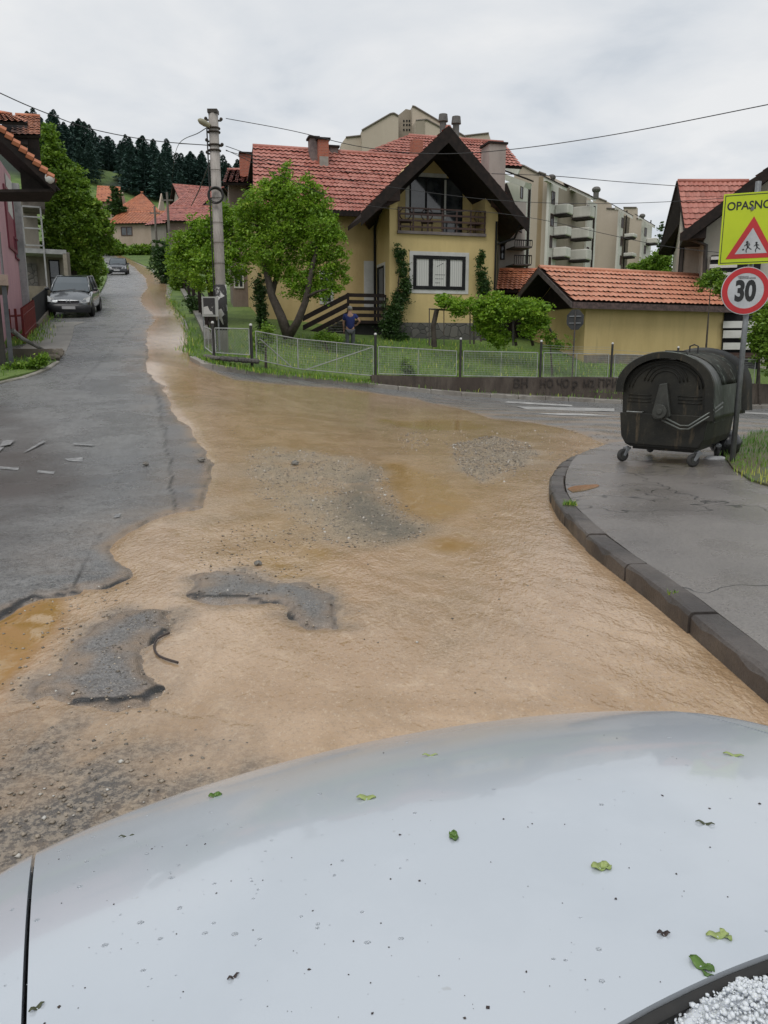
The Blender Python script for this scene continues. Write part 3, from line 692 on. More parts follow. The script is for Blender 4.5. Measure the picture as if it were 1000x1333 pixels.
# dark gutter beneath the shut lines
mb = MB(); mb.add([(x, y, hz_(x, y)-.03) for x in (-.10, -.03) for y in np.linspace(.1, 1.02, 12)], [(j, 12+j, 13+j, j+1) for j in range(11)])
mb.build('shut_line', blackp, car); mb = MB(); mb.add([(x, y, hz_(x, y)-.03) for x in (1.08, 1.14) for y in np.linspace(.1, 1.0, 12)], [(j, 12+j, 13+j, j+1) for j in range(11)]); mb.build('shut_line', blackp, car)
# front fascia, sides, cabin
mb = MB(); prof = [(0, 0), (.045, -.1), (.05, -.22), (.02, -.42), (-.05, -.5)]; xs = np.linspace(-.34, 1.38, 40); V = []
for x in xs:
    b = yn(x)+.07; z = hz_(x, yn(x))-.14
    for a, h in prof: V.append((x, b+a, z+h))
mb.add(V, [(i*5+j, (i+1)*5+j, (i+1)*5+j+1, i*5+j+1) for i in range(39) for j in range(4)]); mb.build('bumper', paint, car, smooth=True)
g = MB().box(.2, .84, 1.42, 1.445, .50, .58); g.build('grille', blackp, car, bevel=.01)
for s in (-1, 1):
    x = XC+s*.86
    mb = MB(); ys = [yn(x)+.05, .2, -.6, -1.6, -2.6]; 
    V = [(x+s*b, y, z) for y in ys for b, z in ((0, .86), (.03, .7), (.03, .45), (-.03, .24))]
    mb.add(V, [(i*4+j, (i+1)*4+j, (i+1)*4+j+1, i*4+j+1) for i in range(4) for j in range(3)])
    # wing shoulder to the side panel
    mb.build('door', paint, car, smooth=True)
    for y in (.62, -1.9):
        w = MB(); w.torus((x-s*.04, y, .30), .24, .075, 'x', 28, 10, .10); o_ = w.build('wheel', rubber, car, smooth=True)
        h = MB(); h.cyl((x-s*.10, y, .30), (x+s*.035, y, .30), .19, 20); h.build('rim', chrome, o_, bevel=.01)
    mm = MB(); mm.ball((XC+s*.97, -.12, .98), (.10, .05, .075), 14, 8); mm.build('mirror', paint, car, smooth=True)
# bulkhead tray and wiper
mb = MB(); xs = np.linspace(-.15, 1.19, 30); V = []
for x in xs: V += [(x, yc(x)+.03, hz_(x, yc(x))-.035), (x, yc(x)-.02, hz_(x, yc(x))-.03), (x, yc(x)-.10, hz_(x, yc(x))-.045), (x, yc(x)-.17, hz_(x, yc(x))-.01)]
mb.add(V, [(i*4+j, (i+1)*4+j, (i+1)*4+j+1, i*4+j+1) for i in range(29) for j in range(3)]); mb.build('scuttle', blackp, car, smooth=True)
mb = MB(); V = []
for x in xs:
    V += [(x, yc(x)-.016, hz_(x, yc(x))-.028), (x, yc(x)-.002, hz_(x, yc(x))-.004), (x, yc(x)-.005, hz_(x, yc(x))-.002), (x, yc(x)-.010, hz_(x, yc(x))-.010)]
mb.add(V, [(i*4+j, (i+1)*4+j, (i+1)*4+j+1, i*4+j+1) for i in range(29) for j in range(3)]); mb.build('seal', rubber, car, smooth=True)
wp = MB(); wp.tube([(x, yc(x)-.12-.0*(x), hz_(x, yc(x))+.005) for x in np.linspace(.2, .95, 14)], .009, 6); wo = wp.build('wiper', blackp, car)
wp = MB(); wp.tube([(.95, yc(.95)-.13, .90), (.75, .27, .955), (.6, .28, .955)], [.014, .01, .008], 6); wp.build('wiper_arm', blackp, wo)
mb = MB(); V = []; nn = 16
for i in range(nn+1):
    x = XC+(-.66+1.32*i/nn); yb = yc(x)-.17; zb = hz_(x, yc(x))-.012; xt = XC+(x-XC)*.8
    for j in range(9):
        s = j/8; V.append((x+(xt-x)*s, yb+(-.78+.05*((xt-XC)/.5)**2*-1-yb)*s, zb+(1.36-zb)*s+.045*math.sin(math.pi*s)))
mb.add(V, [(i*9+j, (i+1)*9+j, (i+1)*9+j+1, i*9+j+1) for i in range(nn) for j in range(8)]); mb.build('windscreen', glassm, car, smooth=True)
mb = MB(); V = []
for i in range(13):
    x = XC+(-.55+1.1*i/12)
    for j in range(9): s = j/8; V.append((x, -.78-1.4*s, 1.37+.05*math.sin(math.pi*s)-.06*((x-XC)/.55)**2))
mb.add(V, [(i*9+j, (i+1)*9+j, (i+1)*9+j+1, i*9+j+1) for i in range(12) for j in range(8)])
for s in (-1, 1): mb.tube([(XC+s*.67, .14, .86), (XC+s*.54, -.78, 1.335)], .028, 8); mb.tube([(XC+s*.56, -2.2, 1.3), (XC+s*.76, -2.6, .86)], .05, 8)
mb.build('roof', paint, car, smooth=True)
for s in (-1, 1): MB().add([(XC+s*.72, .05, .87), (XC+s*.72, -2.4, .87), (XC+s*.55, -2.1, 1.30), (XC+s*.545, -.78, 1.32)], [(0, 1, 2, 3)]).build('side_window', glassm, car)
MB().box(-.3, 1.34, -2.65, -2.6, .3, .9).build('tailgate', paint, car, bevel=.03)
def on_hood(px, py):
    q = hoodP(px, py); return q
def carw(lx, ly, z): return Vector((lx*ca-ly*sa, lx*sa+ly*ca, z))
leafg = M('leaf_fresh', (.10, .19, .03), (.05, .11, .02), 40, .4); leafp = M('leaf_pale', (.33, .40, .14), (.20, .28, .08), 40, .45); darkbit = M('bud', (.03, .018, .018), (.05, .03, .02), 30, .5)
def leaf(px, py, L, W, ang, m, label, curl=.3, name='leaf', cat='leaf', grp='leaves on the white bonnet', two=False):
    q = hoodP(px, py); p = carw(*q); mb = MB(); L *= 1.25; W *= 1.35; curl *= .25
    def one(a, L, W, off=(0, 0)):
        V = []; n = 7
        for i in range(n):
            s = i/(n-1); w = W*math.sin(math.pi*min(1, s*.92+.06))**.8*(1+.18*math.sin(s*19)); z = .0008+curl*L*.5*(s-.4)**2+.002*math.sin(s*9)
            for k, e in ((-1, 1), (0, 0), (1, 1)): 
                x = (s-.5)*L; y = k*w/2; V.append((off[0]+x*math.cos(a)-y*math.sin(a), off[1]+x*math.sin(a)+y*math.cos(a), z+abs(e)*W*.10))
        mb.add(V, [(i*3+j, (i+1)*3+j, (i+1)*3+j+1, i*3+j+1) for i in range(n-1) for j in range(2)])
    one(ang, L, W)
    if two: one(ang+1.9, L*.7, W*.9, (L*.35*math.cos(ang), L*.35*math.sin(ang)))
    o = mb.build(name, m, None, smooth=True); sd = o.modifiers.new('t', 'SOLIDIFY'); sd.thickness = .0008; o.location = p; return tag(o, label, cat, grp)
leaf(279, 1037, .014, .011, .4, leafg, 'small green leaf cluster near the far left edge of the white bonnet', .8, two=True)
leaf(477, 1040, .022, .009, -.05, leafp, 'pale green flat leaf lying near the middle front of the white bonnet')
leaf(591, 1091, .013, .009, 1.7, leafg, 'dark green crumpled sprig near the centre of the white bonnet', .9, two=True)
leaf(781, 1130, .016, .011, .1, leafp, 'yellow green curled leaf right of centre on the white bonnet', .7, two=True)
leaf(934, 1220, .018, .007, .0, leafp, 'pale torn leaf near the windscreen end of the bonnet at right', .6, two=True)
leaf(912, 1258, .019, .009, -1.0, leafg, 'dark green broken leaf next to the heap of hailstones', .7, two=True)
leaf(560, 984, .020, .004, .0, leafp, 'thin pale leaf close to the front crest of the bonnet', .3)
leaf(955, 984, .024, .006, -.35, leafp, 'thin pale leaf at the far right shut line of the bonnet', .2)
leaf(918, 1073, .018, .004, -.35, M('leaf_brown', (.06, .07, .03)), 'narrow dark leaf fragment on the right of the bonnet', .3)
leaf(864, 1217, .010, .005, -.1, darkbit, 'dark reddish bud with a short stalk on the bonnet', .5, 'bud', 'bud')
leaf(48, 1313, .012, .004, .8, M('leaf_brown', (.06, .07, .03)), 'small dark leaf scrap on the lower left of the bonnet', .3)
leaf(304, 1273, .010, .003, .6, darkbit, 'tiny dark straw low on the left half of the bonnet', .3)
leaf(165, 1089, .018, .0022, .15, M('leaf_brown', (.06, .07, .03)), 'thin bent stalk near the left shut line of the bonnet', .3, 'stalk', 'stalk')
# specks of dirt
r = np.random.default_rng(5); pts = []
while len(pts) < 130:
    q = hoodP(r.uniform(10, 1000), 945+388*r.random()**.8)
    if q and -.05 < q[0] < 1.09 and q[1] > yc(q[0])+.01 and q[1] < yn(q[0])-.01: pts.append(carw(q[0], q[1], q[2]+.0005))
o = scatter_rocks('specks', np.array(pts), .0004, .0022, darkbit, 8, .6); tag(o, 'tiny dark specks of dirt scattered over the white bonnet', 'specks', kind='stuff')
# rain droplets (flattened domes)
t = NT('droplet'); t.fin((1, 1, 1), .02); t.b.inputs['Transmission Weight'].default_value = 1; t.b.inputs['IOR'].default_value = 1.33; dropm = t.m
mb = MB(); k = 0
while k < 230:
    px, py = (r.normal(170, 150), r.normal(1120, 90)) if r.random() < .6 else (r.uniform(0, 1000), r.uniform(945, 1300))
    q = hoodP(px, py)
    if not q or q[0] < -.3 or q[1] > yn(q[0])-.01 or q[1] < yc(q[0])+.02: continue
    s = .0007+.0026*r.random()**3; p = carw(*q); mb.ball((p.x, p.y, p.z-.0003), (s*r.uniform(.8, 1.6), s, s*.42), 9, 6); k += 1
tag(mb.build('raindrops', dropm, None, smooth=True), 'clear raindrops beading on the white bonnet', 'raindrops', kind='stuff')
# hail heap in the scuttle
t = NT('hail'); t.fin((.68, .71, .74), .25); t.b.inputs['Subsurface Weight'].default_value = .5; t.b.inputs['Subsurface Radius'].default_value = (.01, .01, .012); hailm = t.m
bm = bmesh.new(); r = random.Random(4)
mdv = MB().ball(carw(.525, .378, hz_(.525, yc(.525))-.034), (.078, .046, .038), 60, 30); hn = rng.normal(size=(len(mdv.v), 3))*.0009; mdv.v = [(a+.0012*math.sin(a*900)+q_[0], b+.0012*math.cos(b*800)+q_[1], c_+.0016*math.sin(a*700+b*900)+q_[2]) for (a, b, c_), q_ in zip(mdv.v, hn)]
for k in range(3600):
    a = r.gauss(0, 1); b = r.gauss(0, 1); lx = .525+a*.05; ly = .384+b*.024
    if ly > yc(lx)-.006: continue
    hmax = .052*math.exp(-((lx-.525)/.085)**2-((ly-.385)/.05)**2); z0 = hz_(lx, yc(lx))-.034
    z = z0+hmax*r.random()**.6
    p = carw(lx, ly, z); s = .0011+.0026*r.random()**1.8
    bmesh.ops.create_icosphere(bm, subdivisions=1, radius=s, matrix=Matrix.Translation(p) @ Matrix.Rotation(r.uniform(0, 3), 4, 'Z') @ Matrix.Diagonal((r.uniform(.8, 1.5), r.uniform(.6, 1), r.uniform(.5, 1), 1)))
nb_ = [bm.verts.new(v) for v in mdv.v]
for f in mdv.f: bm.faces.new([nb_[i] for i in f])
me = bpy.data.meshes.new('hail'); bm.to_mesh(me); bm.free(); me.materials.append(hailm); me.polygons.foreach_set('use_smooth', [True]*len(me.polygons))
o = bpy.data.objects.new('hailstones', me); C.objects.link(o); tag(o, 'heap of melting white hailstones below the windscreen', 'hail', kind='stuff')
q = carw(.585, .385, .93); o = leaf(912, 1258, .020, .012, .2, leafg, 'bright green leaf caught in the dark scuttle among hailstones', .3); o.location = q
# ---------------------------------------------------------------- text helper
def text_obj(s, size, m, parent, loc, rot, depth=.002, off=0, xs=1, name='lettering', align='CENTER'):
    cu = bpy.data.curves.new(name, 'FONT'); cu.body = s; cu.size = size; cu.align_x = align; cu.align_y = 'CENTER'; cu.extrude = depth; cu.offset = off; cu.resolution_u = 4
    tmp = bpy.data.objects.new('tmp', cu); C.objects.link(tmp)
    dg = bpy.context.evaluated_depsgraph_get(); me = bpy.data.meshes.new_from_object(tmp.evaluated_get(dg)); bpy.data.objects.remove(tmp)
    me.materials.clear(); me.materials.append(m); o = bpy.data.objects.new(name, me); C.objects.link(o); o.parent = parent
    o.location = loc; o.rotation_euler = rot; o.scale = (xs, 1, 1); return o
def disc(mb, x, z, r, y0, y1, n=48, r0=0):
    if r0 == 0: return mb.prism([(x+r*math.cos(2*math.pi*k/n), z+r*math.sin(2*math.pi*k/n)) for k in range(n)], 'y', y0, y1)
    V = [(x+q*math.cos(2*math.pi*k/n), y, z+q*math.sin(2*math.pi*k/n)) for k in range(n) for q, y in ((r0, y0), (r, y0), (r, y1), (r0, y1))]
    return mb.add(V, [(k*4+j, k*4+(j+1) % 4, ((k+1) % n)*4+(j+1) % 4, ((k+1) % n)*4+j) for k in range(n) for j in range(4)])
galv = M('galvanised', (.24, .25, .26), (.15, .155, .16), 6, .45, .2, 60, .5)
redm = M('sign_red', (.50, .022, .028), (.40, .02, .025), 2, .4); yelm = M('sign_yellow', (.50, .60, .01), (.42, .52, .01), 1.2, .4)
whm = M('sign_white', (.50, .51, .53), (.38, .39, .41), 3, .4); blkm = M('sign_black', (.012, .012, .014), (.02, .02, .02), 3, .45); signback = M('sign_back', (.022, .024, .026), (.045, .045, .045), 3, .6, 0, 30, .1)
pb = gp(955, 596, .13)
pb = Vector((.457*9.55, 9.55, 0)); sg = thing('road_sign', 'grey pole with yellow school warning panel above a round 30 speed limit disc', 'road sign', (pb.x, pb.y, g1(pb.x, pb.y)+.1), 0)
def zat(py, Y): return at(970, py, Y).z-sg.location.z
MB().cyl((0, 0, -.2), (0, 0, zat(236, pb.y)), .032, 16).build('pole', galv, sg, smooth=True)
YS = pb.y-.06; yaw = R(-24)
panel_ = bpy.data.objects.new('warning_panel', None)
def flat(name, mb, m, parent, bev=0): return mb.build(name, m, parent, bevel=bev)
zc = zat(297, YS); xo = at(981, 297, YS).x-pb.x
Hh = (zat(249, YS)-zat(343, YS)); Wd = .69
pm = MB().box(-Wd/2, Wd/2, -.004, .004, -Hh/2, Hh/2).build('warning_panel', yelm, sg, bevel=.001); pm.location = (xo, -.05, zc); pm.rotation_euler = (0, 0, yaw)
fr = MB()
for a, b, c_, d in ((-Wd/2+.02, Wd/2-.02, Hh/2-.026, Hh/2-.018), (-Wd/2+.02, Wd/2-.02, -Hh/2+.018, -Hh/2+.026), (-Wd/2+.018, -Wd/2+.026, -Hh/2+.018, Hh/2-.018), (Wd/2-.026, Wd/2-.018, -Hh/2+.018, Hh/2-.018)): fr.box(a, b, -.0065, -.004, c_, d)
fr.build('border', blkm, pm)
text_obj('OPASNOST', .128, blkm, pm, (0, -.0055, Hh/2-.145), (R(90), 0, 0), .001, .0026, .92)
a_ = .27; zz = -.10
tri = MB().prism([(-a_, zz-a_*.87), (a_, zz-a_*.87), (0, zz+a_*.87)], 'y', -.0065, -.0042).build('triangle', redm, pm, bevel=.0008)
b_ = .168; z2 = zz-a_*.87+.052; MB().prism([(-b_*1.02, z2), (b_*1.02, z2), (0, z2+b_*1.72)], 'y', -.0085, -.0066).build('triangle_field', whm, tri)
ch = MB()
def limb(p, q, w): 
    d = Vector((q[0]-p[0], q[1]-p[1])).normalized()*w; n = (-d.y, d.x)
    ch.prism([(p[0]+n[0], p[1]+n[1]), (q[0]+n[0]*.7, q[1]+n[1]*.7), (q[0]-n[0]*.7, q[1]-n[1]*.7), (p[0]-n[0], p[1]-n[1])], 'y', -.0100, -.0087)
for ox, s in ((-.048, 1.0), (.052, .9)):
    B = lambda x, z: (ox+x*s, z2+.012+z*s)
    disc(ch, *B(.0, .118), .014*s, -.0101, -.0088, 14); limb(B(-.002, .103), B(.012, .06), .012*s); limb(B(.012, .062), B(-.006, .03), .007*s); limb(B(-.006, .03), B(.0, .0), .006*s)
    limb(B(.012, .062), B(.034, .045), .007*s); limb(B(.034, .045), B(.052, .032), .006*s); limb(B(-.002, .098), B(-.028, .075), .006*s); limb(B(.002, .098), B(.034, .086), .006*s)
ch.prism([(-.098, z2+.052), (-.078, z2+.06), (-.072, z2+.044), (-.09, z2+.036)], 'y', -.0100, -.0087)
ch.build('children_symbol', blkm, tri)
zc2 = zat(378.5, YS); xo2 = at(971, 378, YS).x-pb.x; Rd = .5*(zat(347.5, YS)-zat(410, YS))
dk = disc(MB(), 0, 0, Rd, -.004, .004).build('speed_limit_disc', whm, sg, bevel=.001); dk.location = (xo2, -.055, zc2); dk.rotation_euler = (0, 0, R(-10))
disc(MB(), 0, 0, Rd*.965, -.0065, -.0041, 64, Rd*.74).build('red_ring', redm, dk)
text_obj('30', Rd*1.16, blkm, dk, (-.005, -.0055, -.012), (R(90), 0, 0), .001, .014, .74)
st = MB(); st.box(-Rd*.33, Rd*.36, -.006, -.0045, Rd*.50, Rd*.56).box(-.10, .02, -.0062, -.0046, Rd*.57, Rd*.62); st.build('sticker', M('sticker', (.3, .3, .32), (.08, .08, .08), 60, .5), dk)
br = MB().box(-.08, .08, -.05, -.02, zc2-.02, zc2+.02).box(-.08, .08, -.05, -.02, zc-.2, zc-.16).box(-.08, .08, -.05, -.02, zc+.2, zc+.24); br.build('bracket', galv, sg)
# back of the stop sign across the road
ps = gp(744, 513, .05); s2 = thing('stop_sign', 'octagonal sign seen from its dark back on a thin pole at the far kerb', 'road sign', (ps.x, ps.y, g1(ps.x, ps.y)), R(-20))
MB().cyl((0, 0, 0), (0, 0, at(752, 404, ps.y).z-g1(ps.x, ps.y)), .028, 10).build('pole', M('dark_pole', (.05, .05, .05), (.1, .07, .05), 6, .6), s2)
oc = at(752, 416, ps.y).z-g1(ps.x, ps.y); MB().prism([(.30*math.cos(R(22.5+45*k))*1.05, oc+.37*math.sin(R(22.5+45*k))) for k in range(8)], 'y', .03, .036).build('plate', signback, s2, bevel=.002)
MB().box(-.2, .2, .0, .03, oc+.1, oc+.13).box(-.2, .2, .0, .03, oc-.13, oc-.1).build('bracket', galv, s2)

# ---------------------------------------------------------------- waste container
t = NT('bin_metal'); o = t.obj()
c = t.mix(t.ramp(t.noise(2.2, 6, o, .65), .4, .65), (.013, .013, .011), (.026, .024, .018)); c = t.mix(t.math('MULTIPLY', t.ramp(t.noise(3, 6, t.mapv(o, (3, 3, .5)), .7), .55, .7), .7), c, (.10, .075, .045))
c = t.mix(t.math('MULTIPLY', t.ramp(t.noise(26, 4, o, .8), .60, .72), .5), c, (.075, .075, .065)); binm = t.fin(c, t.mixf(t.noise(5, 4, o), .4, .65), t.bump(t.noise(60, 4, o), .35, .005), Metallic=.1); t.b.inputs['Specular IOR Level'].default_value = .35
t = NT('bin_lid'); o = t.obj()
c = t.mix(t.ramp(t.noise(2.5, 6, o, .65), .4, .65), (.024, .027, .022), (.042, .039, .030)); st_ = t.ramp(t.noise(10, 5, t.mapv(o, (.5, 4, .5)), .7), .52, .66)
c = t.mix(t.math('MULTIPLY', st_, .6), c, (.20, .23, .20)); lidm = t.fin(c, .42, t.bump(t.noise(50, 4, o), .3, .004), Metallic=.3)
pc = gp(918, 605, .13); bA = R(37); W_, L_ = 1.07, 1.42
bx = pc.x-.03; by = 9.05
E_ = Vector((math.cos(bA), -math.sin(bA))); Lv = Vector((math.sin(bA), math.cos(bA)))
corner = Vector((at(921, 560, by).x, by)); org = corner - E_*(W_/2)
bz = g1(org.x, org.y)+KH-.01
bn = thing('waste_container', 'dark metal wheeled waste container with a domed lid standing on the pavement', 'waste container', (org.x, org.y, bz), -bA)
# local: x = width of the end wall, y = length going away, z up
hw = W_/2
def prof_end(k=1.0, zt=.93):
    a = [(-hw*.80*k, .24), (-hw*.90*k, .30), (-hw*.97*k, .62), (-hw*k, zt)]; arc = [(-hw*k*math.cos(q), zt+.38*math.sin(q)) for q in np.linspace(0, math.pi, 19)[1:-1]]
    return a+arc+[(-p, q) for p, q in a[::-1]]
body = [(-hw*.74, .19)]+[(x, z) for x, z in prof_end() if z <= .94]+[(hw*.74, .19)]
mb = MB(); pr = [(-hw*.72, .20), (-hw*.84, .23), (-hw*.90, .32), (-hw*.96, .66), (-hw*.98, .93)]; pr = pr+[(-hw*.98*math.cos(q), .93+.34*math.sin(q)) for q in np.linspace(0, math.pi, 17)[1:-1]]+[(-x, z) for x, z in pr[::-1]]
mb.prism(pr, 'y', .035, L_-.035); mb.build('body', binm, bn, bevel=.012)
# lower stepped skirt panel, ribs and handle on the end wall
mb = MB(); mb.prism([(-hw*.99, .62), (-hw*.93, .33), (-hw*.82, .235), (hw*.82, .235), (hw*.93, .33), (hw*.99, .62)], 'y', .006, .04); mb.build('end_panel', binm, bn, bevel=.008)
mb = MB()
for rr in (.17, .215, .26): mb.tube([(rr*math.cos(q), .028, .98+rr*.95*math.sin(q)) for q in np.linspace(.15, math.pi-.15, 14)], .008, 6)
for zz_ in (.84, .80, .76): mb.tube([(.16, .03, zz_), (.44, .03, zz_)], .006, 6); mb.tube([(-.16, .03, zz_), (-.44, .03, zz_)], .006, 6)
for rr in (.40, .44): mb.tube([(rr*math.cos(q), .030, .90+rr*.78*math.sin(q)) for q in np.linspace(.1, math.pi-.1, 20)], .007, 6)
mb.build('pressed_rib', binm, bn, smooth=True)
mb = MB(); mb.tube([(-.43, .02, .64), (-.43, -.025, .635), (-.24, -.025, .635), (-.24, .02, .64)], .008, 6); mb.build('handle', M('worn_steel', (.28, .29, .28), (.16, .16, .15), 8, .4, 0, 30, .5), bn)
worn = MC['worn_steel']
# trunnion bracket and hub
mb = MB(); mb.prism([(-.13, .60), (-.06, .98), (.03, 1.0), (.10, .60), (.04, .55), (-.09, .55)], 'y', -.015, .035); tb = mb.build('trunnion_bracket', M('bin_bracket', (.055, .057, .05), (.03, .03, .027), 6, .5, .2, 40, .2), bn, bevel=.012)
mb = MB(); mb.cyl((0, -.10, .66), (0, .03, .66), .062, 20); mb.cyl((0, -.125, .66), (0, -.09, .66), .085, 20); mb.cyl((0, -.14, .66), (0, -.12, .66), .035, 14); mb.build('trunnion', MC['bin_bracket'], tb, bevel=.006)
mb = MB()
for o1 in (0, .045): mb.tube([(.02, -.07, .60-o1), (.24, -.07, .50-o1*.9), (.34, -.07, .505-o1*.9), (hw+.06, -.04, .70-o1), (hw+.12, .10, .78-o1)], .012, 8)
mb.build('lid_lever', M('lever', (.13, .14, .13), (.08, .08, .07), 8, .4, 0, 30, .4), bn, smooth=True)
# domed lid: shell bulging over both ends with a wide rim
mb = MB(); V = []; ya = [-.05, -.035, .0, .12, .3, .5, .7, .9, 1.1, L_-.02, L_+.03, L_+.05]; rr = [1.075, 1.10, 1.045, 1.035, 1.035, 1.035, 1.035, 1.035, 1.035, 1.045, 1.10, 1.075]
qa_ = np.linspace(-.22, math.pi+.62, 40)
def arc(q, k): 
    x = -hw*k*math.cos(q); z = .93+.40*k*math.sin(q) if 0 <= q <= math.pi else .93+(-.62 if q > math.pi else -.25)*abs(math.sin(q))
    if q > math.pi: x = hw*k*(1+.10*math.sin(q-math.pi))
    if q < 0: x = -hw*k
    return x, z
for y, k in zip(ya, rr): V += [(arc(q, k)[0], y, arc(q, k)[1]) for q in qa_]
n_ = len(qa_); F = [(i*n_+j, (i+1)*n_+j, (i+1)*n_+j+1, i*n_+j+1) for i in range(len(ya)-1) for j in range(n_-1)]
lid = mb.add(V, F).build('lid', lidm, bn, smooth=True, recalc=True); sd = lid.modifiers.new('t', 'SOLIDIFY'); sd.thickness = .012; sd.offset = -1
mb = MB(); V = []
for q in qa_: 
    for y, k in ((-.055, 1.075), (-.055, .90), (-.02, .90), (-.02, 1.0)): V.append((arc(q, k)[0], y, arc(q, k)[1]))
mb.add(V, [(i*4+j, (i+1)*4+j, (i+1)*4+(j+1) % 4, i*4+(j+1) % 4) for i in range(n_-1) for j in range(4)]); mb.build('lid_rim', binm, lid, smooth=False)
mb = MB()
for y in np.arange(.42, L_-.05, .062): mb.tube([(arc(q, 1.05)[0], y, arc(q, 1.05)[1]) for q in np.linspace(.9, math.pi-.1, 16)], .009, 5)
mb.build('lid_rib', lidm, lid, smooth=True)
# flared far end wing of the lid
mb = MB(); V = []; 
for q in np.linspace(.5, math.pi+.55, 20):
    for y, k in ((L_-.02, 1.06), (L_+.13, 1.22), (L_+.14, 1.20), (L_-.02, 1.02)): V.append((arc(q, k)[0], y, arc(q, k)[1]))
mb.add(V, [(i*4+j, (i+1)*4+j, (i+1)*4+(j+1) % 4, i*4+(j+1) % 4) for i in range(19) for j in range(4)]); mb.build('lid_flare', binm, lid, smooth=True)
mb = MB(); mb.tube([(-.12, .30, 1.335), (-.11, .30, 1.37), (.14, .30, 1.365), (.16, .30, 1.33)], .012, 6); mb.build('lid_handle', rubber, lid); mb = MB(); mb.tube([(.05, .75, 1.33), (.05, .75, 1.43), (.10, .76, 1.45), (.15, .75, 1.43), (.15, .75, 1.31)], .010, 6); mb.build('lid_hoop', rubber, lid)
# slotted side strip
mb = MB()
for k in range(11): y = .28+k*.045; mb.prism([(hw*.97, .52), (hw*.99, .66), (hw*1.0+.012, .66), (hw*.98+.012, .52)], 'y', y, y+.018)
mb.build('side_slats', MC['lever'], bn)
mb = MB(); mb.box(-hw*.7, hw*.7, .1, L_-.1, .165, .21); mb.build('chassis', binm, bn, bevel=.01)
def castor(x, y, a):
    f = MB(); f.box(-.035, .035, -.035, .035, .155, .185); f.prism([(-.03, .17), (.035, .17), (.075, .085), (.045, .07)], 'x', -.038, -.03); f.prism([(-.03, .17), (.035, .17), (.075, .085), (.045, .07)], 'x', .03, .038); f.ball((0, 0, .165), .035)
    c = f.build('castor', galv, bn, bevel=.003); c.location = (x, y, 0); c.rotation_euler = (0, 0, a)
    w = MB(); w.torus((0, .06, .083), .052, .031, 'x', 24, 10, .026); w.build('tyre', rubber, c, smooth=True)
    h = MB(); h.cyl((-.026, .06, .083), (.026, .06, .083), .036, 16); h.build('hub', MC['bin_bracket'], c)
castor(-hw*.80, .06, 2.6); castor(hw*.80, .10, 2.4); castor(-hw*.80, L_-.35, .9); castor(hw*.80, L_-.40, .4)
# litter
lp = gp(926, 597, .13); mb = MB(); mb.v = []; rd = random.Random(3); n = 12
V = [(0, 0, .05)]+[((.13+rd.uniform(-.03, .03))*math.cos(q), (.055+rd.uniform(-.01, .01))*math.sin(q), .03*rd.random()+.015) for q in np.linspace(0, 2*math.pi, n, endpoint=False)]+[((.15+rd.uniform(-.03, .03))*math.cos(q), (.07)*math.sin(q), .0) for q in np.linspace(0, 2*math.pi, n, endpoint=False)]
mb.add(V, [(0, 1+i, 1+(i+1) % n) for i in range(n)]+[(1+i, 1+n+i, 1+n+(i+1) % n, 1+(i+1) % n) for i in range(n)]); o = mb.build('litter', M('white_plastic', (.6, .6, .6), (.45, .45, .44), 10, .4), None, smooth=True, sub=1)
o.location = (lp.x+.05, lp.y, g1(lp.x, lp.y)+KH-.01); tag(o, 'crumpled white plastic sheet on the pavement by the container wheels', 'litter')
lp = at(946, 568, 10.35); mb = MB().ball((0, 0, .15), (.22, .2, .17), 10, 7); rd = random.Random(8); mb.v = [(a*rd.uniform(.85, 1.1), b*rd.uniform(.85, 1.1), c*rd.uniform(.9, 1.1)) for a, b, c in mb.v]
o = mb.build('rubbish_bag', M('bag_black', (.012, .012, .014), (.03, .03, .03), 5, .25), None, smooth=True); o.location = (lp.x, lp.y, g1(lp.x, lp.y)+KH); tag(o, 'black rubbish bag lying behind the waste container beside the sign pole', 'bag')
# ---------------------------------------------------------------- building kit
class House:
    """local frame: x along the front wall, y away from us, z up; P()/Q() turn a pixel into a point on a plane of the frame"""
    def __init__(s, name, label, cat, px, Y, ang, zb=None, group=None, py=455):
        o = at(px, py, Y); s.zb = g1(o.x, min(Y, 125)) if zb is None else zb
        s.o = Vector((o.x, Y, s.zb)); s.a = R(ang); s.root = thing(name, label, cat, s.o, s.a, group)
        s.inv = Matrix.Rotation(-s.a, 4, 'Z') @ Matrix.Translation(-s.o); s.c = s.inv @ Vector((0, 0, CAMH))
    def d(s, px, py): return Matrix.Rotation(-s.a, 3, 'Z') @ ray(px, py)
    def P(s, px, py, y=0.0): d = s.d(px, py); t = (y-s.c.y)/d.y; return s.c+d*t
    def Q(s, px, py, x=0.0): d = s.d(px, py); t = (x-s.c.x)/d.x; return s.c+d*t
    def z(s, zw): return zw-s.zb
def tile_mat(name, c1, c2, c3, moss=.25):
    t = NT(name); uv = t.n('ShaderNodeUVMap', uv_map='UVMap').outputs[0]; fl = t.n('ShaderNodeVectorMath', operation='FLOOR'); t.l(uv, fl.inputs[0])
    wn = t.n('ShaderNodeTexWhiteNoise', noise_dimensions='3D'); t.l(fl.outputs[0], wn.inputs['Vector']); o = t.obj()
    c = t.mix(wn.outputs['Value'], c1, c2); c = t.mix(t.math('MULTIPLY', t.ramp(wn.outputs['Value'], .93, .97), .6), c, c3)
    c = t.mix(t.math('MULTIPLY', t.ramp(t.noise(1.1, 6, o, .7), .45, .7), moss*2), c, tuple(x*.55 for x in c1)); c = t.mix(t.math('MULTIPLY', t.ramp(t.noise(12, 4, o), .55, .75), .3), c, c3)
    return t.fin(c, t.mixf(t.noise(6, 3, o), .38, .6), t.bump(t.noise(30, 3, o), .2, .01))
